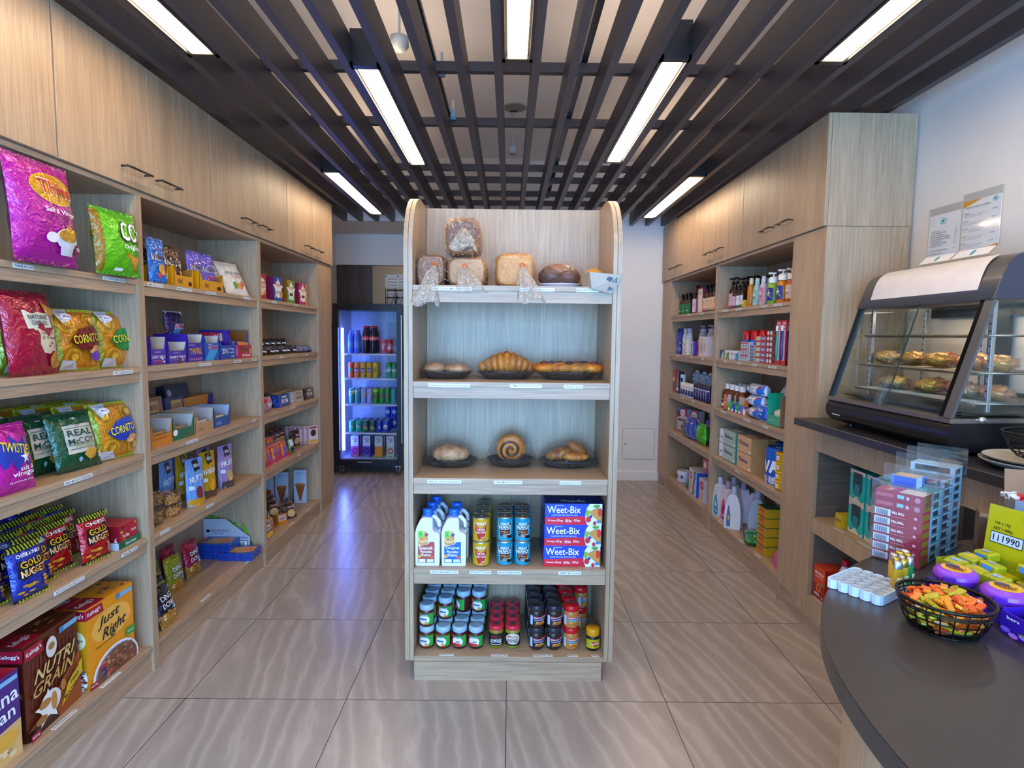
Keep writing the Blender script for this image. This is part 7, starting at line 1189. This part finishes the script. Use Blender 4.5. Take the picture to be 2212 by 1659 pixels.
for k, z in enumerate(wsz):
    b = B(); wm = M('#a09484', 'm'); xf, xb = 1.575+.018*k+.02, 1.93
    for p in (((xf, WY0+.03, z), (xf, WY1-.04, z)), ((xf+.006, WY0+.03, z-.006), (xf+.006, WY1-.04, z-.006)), ((xb, WY0+.03, z), (xb, WY1-.04, z)), ((xf, WY0+.03, z), (xb, WY0+.03, z)), ((xf, WY1-.04, z), (xb, WY1-.04, z))): b.tube(p, .0035, wm, 6)
    for i in range(36): y = WY0+.045+.0185*i; b.tube([(xf, y, z+.003), (xb, y, z+.003)], .0014, wm, 4)
    b.obj('wire_rack', fw_)
B().box(1.56, 1.93, WY0+.03, WY1-.03, 1.243, 1.252, M('#4a4440', 'm')).obj('drip_tray', fw_)
B().box(1.494, 1.499, WY1-.11, WY1-.05, 1.155, 1.195, M('#d0ccc4')).box(1.4935, 1.494, WY1-.09, WY1-.085, 1.165, 1.185, K_).box(1.4935, 1.494, WY1-.09, WY1-.07, 1.165, 1.168, K_).obj('rating_plate', fw_)
b = B(); b.X = Matrix.Translation((1.60, WY0-.004, 1.232)) @ Matrix.Rotation(PI/2, 4, 'X'); b.lathe([(.011, 0), (.011, .01), (0, .011)], M('#d0ccc8', 'm'), 14); b.obj('latch', fw_)
area('assumed_warmer_lamp', (1.80, (WY0+WY1)/2, 1.632), (0, 0, 0), .12, .55, 1.6, (1, .82, .6))  # assumed lamp under the canopy, added to brighten the warmer inside
# food in paper and film inside
fr_ = ['#b89a3c', '#a88a34', '#c4a050', '#b08a44']
def foodbag(i, x, y, z, c, rz, big=1.0):
    t = T('wrapped_pie', 'foil and film wrapped pie on the %s warmer shelf, %s from the far end' % (('middle', 'bottom')[z < 1.35], ORD[i]), 'wrapped food', 'wrapped pies in the warmer', (x, y, z+.006), (0, 0, rz))
    b = B(); b.blob((0, 0, .028*big), (.062*big, .048*big, .028*big), f_(c), 20, 12, lump(.16, 7, i)); b.art([('p', [(.1, .2), (.5, .1), (.9, .3), (.7, .5), (.3, .45)], f_('#8a5a2c')), ('p', [(.2, .6), (.6, .55), (.8, .8), (.4, .9)], f_('#d8c08a'))], lambda u, v, q: (-.045+.09*u, -.046*math.sqrt(max(.05, 1-(1.5*u-.75)**2))-.004, .010+.034*v)); b.obj('pie_wrap', t)
    for s in (-1, 1):
        b = B(); b.prism([(s*.05*big, .012), (s*.09*big, -.0+.006), (s*.088*big, .05), (s*.055*big, .03)][::(1 if s < 0 else -1)], 'y', -.014, .014, M('#d8b8b8', 'c')); b.obj('film_end', t)
for i, y in enumerate((2.61, 2.50, 2.42, 2.31, 2.22, 2.12, 2.035)): foodbag(i, (1.70, 1.74, 1.82, 1.71, 1.80, 1.70, 1.72)[i], y, wsz[1], ('#c8a05c', '#c08a44', '#a85a44', '#c8923c', '#d08a44', '#d88a4a', '#e09a54')[i], (1.2, 1.5, .8, 1.4, 1.1, 1.6, 1.4)[i])
for i, y in enumerate((2.60, 2.51, 2.42, 2.33, 2.23, 2.13, 2.04)): foodbag(i, (1.72, 1.68, 1.78, 1.69, 1.74, 1.69, 1.72)[i], y, wsz[0], ('#b89858', '#c09c54', '#9a6a4a', '#c09440', '#c8866a', '#aa8468', '#d08a54')[i], (1.0, 1.5, .9, 1.4, 1.2, 1.6, 1.4)[i])
# menu holders on top
def menu(y, name_l, art, w, h):
    t = T('menu_holder', name_l, 'menu stand', 'acrylic menu stands', (1.745, y, 1.8075), (0, 0, -PI/2+.03)); ac = M('#f4f6f6', 'a')
    b = B(); b.box(-w/2-.004, w/2+.004, 0, .002, .035, h, ac).box(-w/2-.004, w/2+.004, .007, .009, .035, h, ac).box(-w/2-.004, w/2+.004, -.035, .05, 0, .002, ac); b.prism([(-.035, .002), (-.0, .036), (.002, .036), (-.033, .002)][::-1], 'x', -w/2-.004, w/2+.004, ac); b.obj('holder', t)
    b = B(); b.box(-w/2, w/2, .003, .0045, .036, h-.030, s_('#e6e2e0')); b.art(art, lambda u, v, q: ((u-.5)*w, .003-q, .036+(h-.066)*v)); b.obj('printed_menu', t)
    b = B(); b.art([('r', 0, 0, 1, 1, s_('#dcd8d4')), ('e', .5, .5, .05, .35, s_('#2a8a9a'))], lambda u, v, q: ((u-.5)*w, -.033+.032*v-q*.7, .0045+.031*v+q)); b.obj('front_card', t); return t
rose = lambda u, v, s: [('s', u, v, s*1.5, s, s_('#1c3a44')), ('e', u, v, s*1.2, s*.8, s_('#3aa0a8')), ('e', u, v, s*.9, s*.6, s_('#d8e8e8')), ('e', u, v, s*.6, s*.4, s_('#2a8a94')), ('e', u, v, s*.25, s*.17, K_)]
items = ['STEAK PIE', 'STEAK MUSHROOM', 'STEAK & ONION', 'STEAK BACON CHEESE', 'STEAK POTATO CHEESE', 'CHICKEN PIE', 'CHICKEN MUSHROOM', 'CHICKEN CURRY']
mi = rose(.47, .82, .085)
for i, s in enumerate(items): mi += [('t', s, .10+.017*len(s), .60-.052*i, .034*len(s), .026, K_), ('t', 'K15', .92, .60-.052*i, .06, .026, K_)]
mi += [('t', 'CHICKEN SAUSAGE ROLL', .42, .12, .64, .03, K_), ('t', 'K7', .92, .12, .05, .03, K_), ('t', 'VEGETABLE ROLL', .34, .05, .48, .026, K_)]
menu(2.383, 'acrylic stand with pie price list, the one farther from the camera', mi, .160, .232)
m2 = [('p', [(0, 1), (.52, 1), (0, .88)], s_('#e09a14')), ('p', [(1, .0), (.7, 0), (1, .05)], s_('#e09a14'))]+rose(.86, .93, .055)+[('t', 'TODAYS TAKE & GO MENU', .42, .865, .66, .03, s_('#4a4a4a'))]
for i, s in enumerate(('Breakfast', 'Lunch', 'Sandwich', 'Salads', 'Drinks')): m2 += [('t', s, .14, .75-.155*i, .15, .022, K_), ('t', 'served with toast and sauce of the day', .36, .71-.155*i, .56, .020, s_('#5a5a5a')), ('t', 'and a side of fresh garden salad', .32, .675-.155*i, .48, .020, s_('#5a5a5a')), ('t', 'K25.00', .88, .735-.155*i, .12, .022, K_)]
menu(2.200, 'acrylic stand with orange-cornered menu, the one nearer the camera', m2, .170, .250)

# ------------------------------------------------------------------ on the round counter
ZC = .951
t = T('cup_tray', 'white scalloped tray of little round cups on the dark counter', 'tray', None, (.792, 1.236, ZC), (0, 0, -1.0))
b = B(); wt_ = s_('#c8d4dc'); NX, NY, pc = 5, 5, .0232
ol = []
def scal(nx, ny, p, r, off=0):
    P = []
    for i in range(nx):
        cx_ = (i-(nx-1)/2)*p
        for a in range(5): an = PI+PI*a/4.0; P.append((cx_+r*math.cos(an)*.98, -(ny/2)*p+p*.5-.006+r*math.sin(an)*.8))
    for i in range(nx)[::-1]:
        cx_ = (i-(nx-1)/2)*p
        for a in range(5): an = PI*a/4.0; P.append((cx_+r*math.cos(an)*.98, (ny/2)*p-p*.5+.006+r*math.sin(an)*.8))
    return P
P = scal(NX, NY, pc, pc*.5); b.prism(P, 'z', 0, .003, wt_); n = len(P); vs = [(x, y, z) for z in (.003, .020) for x, y in P]+[(x*.96, y*.95, z) for z in (.020, .003) for x, y in P]
b.add(vs, [(k*n+i, k*n+(i+1) % n, (k+1)*n+(i+1) % n, (k+1)*n+i) for k in range(3) for i in range(n)], wt_)
for i in range(NX):
    for j in range(NY):
        c = ((i-2)*pc, (j-2)*pc); b.lathe([(.0088, .0115), (.0100, .0185), (.0112, .0185), (.0112, .0034)], s_('#9fa7ac'), 16, c, cap=False).lathe([(.0, .0125), (.0089, .0125)], s_('#d8c48c'), 12, c, cap=False)
b.obj('cup_plate', t)
lc = ['#c8961c', '#d0a020', '#1f8a4a', '#d8a828', '#b88a30', '#c8501c', '#d0a830', '#c0a080', '#2a8a5a']
for i in range(9):
    x, y = .846+.021*(i % 3)+.010*(i//3), 1.218+.012*(i % 3)+.023*(i//3)
    t = T('lighter', '%s lighter in the cluster beside the scalloped tray, %s' % (['amber', 'yellow', 'green', 'gold', 'tan', 'orange', 'mustard', 'clear beige', 'dark green'][i], ('front rank', 'middle rank', 'rear rank')[i//3]), 'lighter', 'lighters standing together', (x, y, ZC), (0, 0, .3*i)); c = lc[i]
    b = B(); b.lathe([(.0085, 0), (.009, .002), (.009, .055)], s_(c), 14, sx=1.15, sy=.8).art([('r', .2, .2, .8, .7, s_('#e0d8b0')), ('e', .5, .45, .2, .15, s_('#2a7a5a'))], cylS(.0094, .0, .055, 2.2), True); b.obj('lighter_body', t); B().lathe([(.008, .0555), (.008, .068), (.006, .072), (0, .072)], M('#c8b040' if i % 2 else '#c8c8c8', 'm'), 12, sx=1.15, sy=.8).obj('lighter_head', t)
# wire basket of sweets
def basket(c, r0, r1, h, name, label, mt, nr=22, rings=3, rot=0):
    t = T(name, label, 'basket', None, c, (0, 0, rot)); b = B(); C = lambda r, z, m=36: [(r*math.cos(2*PI*i/m), r*math.sin(2*PI*i/m), z) for i in range(m)]
    b.tube(C(r1, h), .0034, mt, 8, True); b.tube(C(r1*.985, h-.010), .0018, mt, 6, True)
    for k in range(rings): s = (k+1)/(rings+1); b.tube(C(r0+(r1-r0)*s**.6, h*s*.95+.002), .0015, mt, 6, True)
    b.tube(C(r0, .002), .0018, mt, 6, True); b.tube(C(r0*.5, .0018), .0015, mt, 6, True)
    for i in range(nr):
        a = 2*PI*i/nr; b.tube([(q*math.cos(a), q*math.sin(a), z) for q, z in ((.0, .0018), (r0, .002), (r0+(r1-r0)*.42, h*.25), (r0+(r1-r0)*.70, h*.55), (r1, h))], .0014, mt, 5)
    b.obj('wire_bowl', t); return t
bw = M('#2a2622', 'm'); bc = (.838, 1.072, ZC)
basket(bc, .056, .078, .060, 'wire_basket', 'round dark wire basket heaped with small orange wrapped sweets', bw)
sw_b = []
for c1, c2 in (('#e0641c', '#c83018'), ('#e8801c', '#d8481c'), ('#a8a81c', '#c8781c'), ('#d89a1c', '#d85a1c')):
    b = B(); b.box(-.0115, .0115, -.006, .006, -.003, .003, s_(c1), .001)
    for q in range(4): b.box(-.0092+.0054*q, -.0075+.0054*q, -.0061, .0061, -.0031, .0031, s_(c2))
    sw_b.append(b)
sw_o = {}
def sweet(k, loc, rot, label):
    if k not in sw_o: sw_o[k] = tag(sw_b[k].obj('wrapped_sweet'), label, 'sweet', 'wrapped sweets in the wire basket'); o = sw_o[k]
    else: o = sw_o[k].copy(); COL.objects.link(o)
    o.location = loc; o.rotation_euler = rot; o['label'] = label
cn4 = ('orange', 'deep orange', 'lime', 'amber'); rn = random.Random(12)
lay = [(ZC+.009, .044, 24), (ZC+.019, .054, 30), (ZC+.029, .060, 34), (ZC+.039, .064, 38), (ZC+.049, .066, 40), (ZC+.058, .054, 30), (ZC+.066, .034, 14)]
for li, (z, rr, n) in enumerate(lay):
    for i in range(n):
        q = rr*math.sqrt((i+.5)/n); a = i*2.39996+li; k = 2 if (li < 2 and i % 2) else (i*7+li) % 4
        sweet(k, (bc[0]+q*math.cos(a), bc[1]+q*math.sin(a), z+rn.uniform(-.003, .003)), (rn.uniform(-.5, .5), rn.uniform(-.5, .5), rn.random()*6.3), '%s striped wrapped sweet, %s side, %s layer of the basket' % (cn4[k], ('rim' if q > rr*.75 else 'inner' if q > rr*.4 else 'centre')+' '+('camera', 'aisle', 'cabinet', 'wall')[int((a % 6.2832)/1.5708+2) % 4], ('bottom', 'second', 'third', 'fourth', 'fifth', 'sixth', 'topmost')[li]))
# purple tape gum pots and their carton
gx = T('gum_carton', 'purple counter carton with grape print holding round gum pots', 'display carton', None, (.945, .955, ZC), (0, 0, -1.50))
b = B(); pu = s_('#3a1a9a'); w, d, h = .21, .105, .042
b.box(-w/2, w/2, 0, .002, 0, h, pu).box(-w/2, w/2, d-.002, d, 0, h+.012, pu).box(-w/2, -w/2+.002, .002, d-.002, 0, h+.004, pu).box(w/2-.002, w/2, .002, d-.002, 0, h+.004, pu).box(-w/2+.002, w/2-.002, .002, d-.002, 0, .002, pu)
ops = [('t', 'bers', .12, .80, .12, .14, W_), ('r', .26, .50, .98, .84, s_('#c4ccd4')), ('t', 'GRAPE TAPE', .60, .67, .60, .20, s_('#4a5a7a'))]
for i, (u, v) in enumerate(((.06, .25), (.14, .12), (.24, .28), (.32, .14), (.42, .30), (.5, .14), (.6, .3), (.7, .14), (.8, .3), (.9, .15))): ops += [('e', u, v, .052, .13, s_('#8a1c8a')), ('e', u, v, .045, .11, s_(('#8a6ae0', '#c07ae0', '#b884d8')[i % 3]))]
ops += [('p', [(.2, .42), (.3, .48), (.42, .44), (.34, .36)], s_('#3aa02a'))]; b.art(ops, lambda u, v, q: ((u-.5)*w, -q, v*h)); b.obj('carton_body', gx)
def pot(loc, rz, label, tilt=0):
    t = T('gum_pot', label, 'gum pot', 'purple round gum pots', loc, (tilt, 0, rz)); pv = s_('#8a3ac0')
    B().lathe([(.020, .0), (.034, .003), (.040, .012), (.041, .018)], s_('#7a2cb4'), 34).obj('pot_base', t)
    b = B(); b.lathe([(.041, .0185), (.040, .026), (.033, .0335), (.027, .0345), (0, .0345)], pv, 34)
    for i in range(40):
        a = 2*PI*i/40; b.box(-.0006, .0006, -.0412, -.0400, .006, .024, s_('#7a2cb0')) if False else None
    b.art([('e', .5, .5, .62, .62, s_('#e0b020')), ('p', [(.05, .4), (.5, .1), (.95, .3), (.6, .55), (.2, .6)], s_('#e0702a')), ('e', .3, .7, .3, .2, s_('#3a1a5a')), ('t', 'BUBBLE', .5, .50, .8, .22, K_, .2), ('t', 'TAPE', .55, .28, .6, .2, K_, .2)], lambda u, v, q: ((u-.5)*.044, (v-.5)*.044, .0345+q)); b.obj('lid', t)
    B().box(-.011, .011, -.0445, -.0385, .004, .026, s_('#5a24a0'), .0015).obj('dispenser_flap', t)
pot((.962, 1.205, ZC+.0282), -.9, 'purple gum pot nearer the yellow stock box'); pot((.990, 1.112, ZC+.0282), -.9, 'purple gum pot between the first pot and the counter carton'); pot((.995, 1.005, ZC+.012), -.9, 'purple gum pot at the photo edge, lying lower in its carton')
for gx_, gy_, gn in ((.930, 1.205, 'under the pot nearer the cigarette stand'), (.955, 1.105, 'under the pot next to the counter carton')): one(carton(.075, .07, .028, pu), 'gum_box', 'closed purple gum box '+gn, 'box', 'closed gum boxes', (gx_, gy_, ZC), (0, 0, -1.45))
# stock cube box
sx_ = T('stock_cube_box', 'yellow stock cube display box with raised printed lid', 'display carton', None, (1.020, 1.186, ZC), (0, 0, -1.33))
b = B(); yl = s_('#9aa014'); w, d, h = .24, .138, .050
b.box(-w/2, w/2, 0, .002, 0, h, yl).box(-w/2, w/2, d-.002, d, 0, h, yl).box(-w/2, -w/2+.002, .002, d-.002, 0, h, yl).box(w/2-.002, w/2, .002, d-.002, 0, h, yl).box(-w/2+.002, w/2-.002, .002, d-.002, 0, .002, yl).obj('box_body', sx_)
b = B(); b.box(-w/2, w/2, 0, .002, 0, .118, s_('#b4a80c'))
b.art([('t', '144 x 10g', .14, .66, .14, .075, K_), ('t', 'NET 1.44kg', .15, .55, .17, .075, K_), ('r', .05, .27, .34, .49, K_), ('r', .055, .285, .335, .475, s_('#c8d0e0')), ('t', '111990', .195, .38, .24, .13, K_), ('r', .32, .80, .80, .97, s_('#c8ccd4')), ('t', 'MAGGIE CUBES', .56, .885, .44, .10, s_('#2a3a4a')), ('t', 'Kakaruk', .58, .67, .42, .17, s_('#d8401c')), ('t', 'Chicken', .58, .48, .30, .12, s_('#2a2a14')), ('t', 'Stock Cubes', .60, .33, .38, .12, s_('#2a2a14')), ('t', 'NEW TASTE', .60, .17, .36, .08, s_('#d8501c')), ('r', .8, .93, 1, 1, s_('#d02a1c'))], lambda u, v, q: ((u-.5)*w, -q, v*.118))
o = b.obj('raised_lid', sx_); o.location = (0, d+.001, h); o.rotation_euler = (-.10, 0, 0)
cb2 = [B(), B()]
for k in range(2):
    cb2[k].box(-.021, .021, -.016, .016, 0, .022, s_('#a8a414'), .004); cb2[k].art([('p', [(.2, .3), (.6, .2), (.7, .6), (.3, .7)], s_('#4a90d8')), ('t', 'MAGGI', .5, .5, .5, .2, W_)] if k == 0 else [('e', .5, .5, .3, .3, s_('#c8b020')), ('r', .1, .6, .3, .8, s_('#4a90d8'))], lambda u, v, q: (-.019+.038*u, -.013+.026*v, .022+q))
    cb2[k].art([('p', [(.25, .1), (.75, .1), (.85, .9), (.15, .9)], s_('#4a90d8'))], lambda u, v, q: (-.019+.038*u, -.017-q, .003+.016*v))
co = []
Mx = Matrix.Translation((1.020, 1.186, ZC)) @ Matrix.Rotation(-1.33, 4, 'Z'); rn = random.Random(4)
for li in range(2):
    for i in range(5):
        for j in range(3):
            if li and (i+j) % 4 == 3: continue
            p = Mx @ Vector((-.094+.047*i+rn.uniform(-.002, .002), .026+.045*j, .003+.026*li+rn.uniform(0, .002)+.006*j*li)); k = (i+j) % 2
            if len(co) <= k and k == len(co): o = cb2[k].obj('stock_cube_packet'); co.append(o)
            else: o = co[k % len(co)].copy(); COL.objects.link(o)
            o.location = p; o.rotation_euler = (rn.uniform(-.12, .12)*li, rn.uniform(-.12, .12)*li, -1.33+rn.uniform(-.2, .2))
            tag(o, 'yellow stock cube packet, %s layer, %s row, %s from the cigarette stand' % (('lower', 'upper')[li], ('front', 'middle', 'back')[j], ORD[i]), 'packet', 'yellow stock cube packets')
# cigarette stand
O3, A3 = (.985, 1.347, ZC), .63
cs = T('cigarette_stand', 'clear acrylic cigarette stand with stepped columns', 'display stand', None, O3, (0, 0, A3)); ac = M('#eef2f2', 'a')
b = B(); b.box(-.004, .30, -.004, .112, -.0005, .0012, ac).box(-.004, .30, .110, .112, .0012, .20, ac)
for x, hh in ((-.004, .20), (.060, .235), (.130, .255), (.200, .265), (.270, .265)): b.box(x, x+.0025, -.004, .110, .0012, hh, ac)
b.box(.062, .27, -.0065, -.0045, .02, .265, ac).box(.0, .06, -.0065, -.0045, .15, .225, ac); b.obj('acrylic_frame', cs)
Mc = Matrix.Translation(O3) @ Matrix.Rotation(A3, 4, 'Z')
def cig(c, side_, nm, W=.055, D=.104, H=.0215):
    return one(carton(W, D, H, s_(c), front=[('r', .1, .15, .9, .85, s_('#8a6a1c'))], left=side_, top=[('r', 0, .0, 1, .5, s_('#c8bcae')), ('t', 'PALL MALL', .5, .75, .6, .12, W_)]), nm, 'x', 'cigarette pack', 'stacked cigarette packs')
c1 = cig('#a8283c', [('r', .02, .12, .36, .88, s_('#dfe4ec')), *[('r', .05+.024*i, .18, .05+.024*i+(.014, .008)[i % 2], .82, s_('#4a5060')) for i in range(12)], ('t', 'PALL MALL', .54, .68, .26, .3, W_), ('r', .42, .2, .70, .3, s_('#c06a78')), ('s', .90, .5, .05, .24, s_('#d8a0a8'))], 'cigarette_pack')
c2 = cig('#a02c42', [('r', .04, .3, .40, .7, s_('#b85a6a')), ('r', .48, .35, .62, .75, s_('#8ac0d8')), ('e', .70, .5, .035, .2, s_('#d8b0b8')), ('e', .90, .5, .06, .3, s_('#c88090'))], 'cigarette_pack')
for i in range(8):
    p = Mc @ Vector((.0285, .001, .0022+.0219*i)); o = c2 if i >= 6 else c1
    dup(o, p, (0, 0, A3), 'red cigarette pack, %s from the bottom of the front column%s' % (ORD[i], '' if i < 6 else ', without barcode'))
def cig2(c, band, n): return one(carton(.055, .10, .0215, s_(c), side=s_(band), front=[('r', .1, .2, .9, .8, s_('#20283a')), ('r', 0, .82, 1, 1, s_('#b8d8d8')), ('r', .62, .2, .9, .8, s_('#8ac8c8'))], left=[('r', .1, .15, .9, .85, s_('#2c3038'))]), n, 'x', 'cigarette pack', 'stacked cigarette packs')
d1, d2, d3 = cig2('#4aa0a4', '#a8b4bc', 'cigarette_pack'), cig2('#5a6a80', '#9aa8b8', 'cigarette_pack'), cig2('#8ab0d0', '#b8c8d8', 'cigarette_pack')
for i in range(10):
    for k, (o, x) in enumerate(((d1, .0965), (d2, .1665), (d3, .2365))):
        if i >= (8, 9, 10)[k]: continue
        dup(o, Mc @ Vector((x, .002, .0022+.0219*i)), (0, 0, A3), '%s cigarette pack, %s from the bottom of its column' % (('teal', 'slate blue', 'pale blue')[k], ORD[i]))
t = T('pale_box', 'small pale blue and beige box lying on top of the teal cigarette column', 'box', None, tuple(Mc @ Vector((.0965, .040, .0022+.0219*8+.0005))), (0, 0, A3)); carton(.052, .055, .026, s_('#c8d4e0'), side=s_('#2a5ac0'), front=[('r', .7, 0, 1, 1, s_('#2a5ac0'))], top=[('r', 0, 0, 1, 1, s_('#b8a088'))]).obj('box_body', t)
# cartons and bits behind, on the counter and the worktop
kr = M('#8a7058'); gyk = M('#7d8288')
t = T('sweet_carton', 'grey-brown open carton filled with red and white sweets', 'carton', None, (1.335, 1.40, ZC), (0, 0, -.45))
b = B(); w, d, h = .13, .085, .15; b.box(-w/2, w/2, 0, .002, 0, h, gyk).box(-w/2, w/2, d-.002, d, 0, h, kr).box(-w/2, -w/2+.002, .002, d-.002, 0, h, gyk).box(w/2-.002, w/2, .002, d-.002, 0, h, kr).box(-w/2+.002, w/2-.002, .002, d-.002, 0, .002, kr)
b.add([(-w/2, d, h), (w/2, d, h), (w/2-.01, d+.05, h+.055), (-w/2+.01, d+.05, h+.055)], [(0, 1, 2, 3)], kr); b.add([(w/2, 0, h), (w/2, d, h), (w/2+.06, d, h+.02), (w/2+.06, .01, h+.01)], [(0, 1, 2, 3)], kr); b.obj('carton_body', t)
b = B(); rn = random.Random(9)
for i in range(60): b.X = Matrix.Translation((rn.uniform(-.06, .06), rn.uniform(.012, .098), h-.012+rn.uniform(-.006, .012))) @ Matrix.Rotation(rn.random()*6, 4, 'Z') @ Matrix.Rotation(rn.random()*2, 4, 'X'); b.box(-.011, .011, -.006, .006, -.004, .004, s_('#c81c24') if i % 2 else s_('#e4e0e0'), .001)
o = b.obj('sweets', t); o['kind'] = 'stuff'
one(carton(.06, .06, .10, M('#6a4c34'), front=[('t', 'S', .6, .75, .2, .2, K_), ('t', 'PACK', .6, .4, .5, .12, K_), ('r', .0, .9, 1, 1, M('#b08a5c'))]), 'brown_carton', 'brown cardboard carton with black print behind the cigarette stand', 'carton', None, (1.262, 1.47, ZC), (0, 0, -.55))
one(carton(.24, .12, .115, M('#2e2a2a'), top=[('r', .02, .04, .98, .96, M('#6a5e52'))]), 'dark_box', 'flat dark box with brown top behind the stock cube box', 'box', None, (1.215, 1.245, ZC), (0, 0, -1.33))
one(carton(.16, .10, .20, s_('#17161a'), front=[('t', 'one', .2, .86, .14, .06, W_), ('t', 'more', .24, .78, .2, .06, W_), ('t', 'coffee', .26, .70, .26, .05, W_), ('r', .08, .50, .6, .52, W_), ('t', 'ESPRESSO', .36, .56, .5, .06, s_('#d8501c'))]), 'black_box', 'black carton with white and orange print at the photo edge', 'box', None, (1.405, 1.335, ZC), (0, 0, -.6))
# tray with paper and wire basket on the worktop in front of the warmer
t = T('round_plate', 'grey round plate with paper liner beside the food warmer', 'plate', None, (1.645, 1.755, 1.106))
b = B(); b.lathe([(.08, 0), (.13, .006), (.158, .022), (.160, .026), (.155, .026), (.125, .012), (0, .010)], s_('#8a8784'), 44); b.obj('plate_body', t)
b = B(); b.lathe([(0, .0265), (.135, .0275), (.148, .034), (.150, .036)], M('#b8ac94'), 40, cap=False); b.obj('paper_liner', t)
basket((1.655, 1.735, 1.106+.0385), .085, .125, .075, 'wire_basket', 'dark wire basket standing on the round plate by the food warmer', bw, 20, 3)
b = B(); b.blob((0, 0, .018), (.075, .06, .014), M('#b0a488'), 18, 8, lump(.1, 6, 3)); one(b, 'crumpled_paper', 'crumpled beige paper lying in the wire basket on the plate', 'paper', None, (1.655, 1.735, 1.106+.042))
t = T('tablet_edge', 'dark tablet edge standing at the photo edge by the warmer', 'tablet', None, (1.70, 1.86, 1.1065), (0, 0, 0)); b = B(); b.box(.0, .16, -.006, .006, .0, .13, s_('#1c1a1c'), .003); o = b.obj('screen_case', t); o.rotation_euler = (0, .0, -.3)
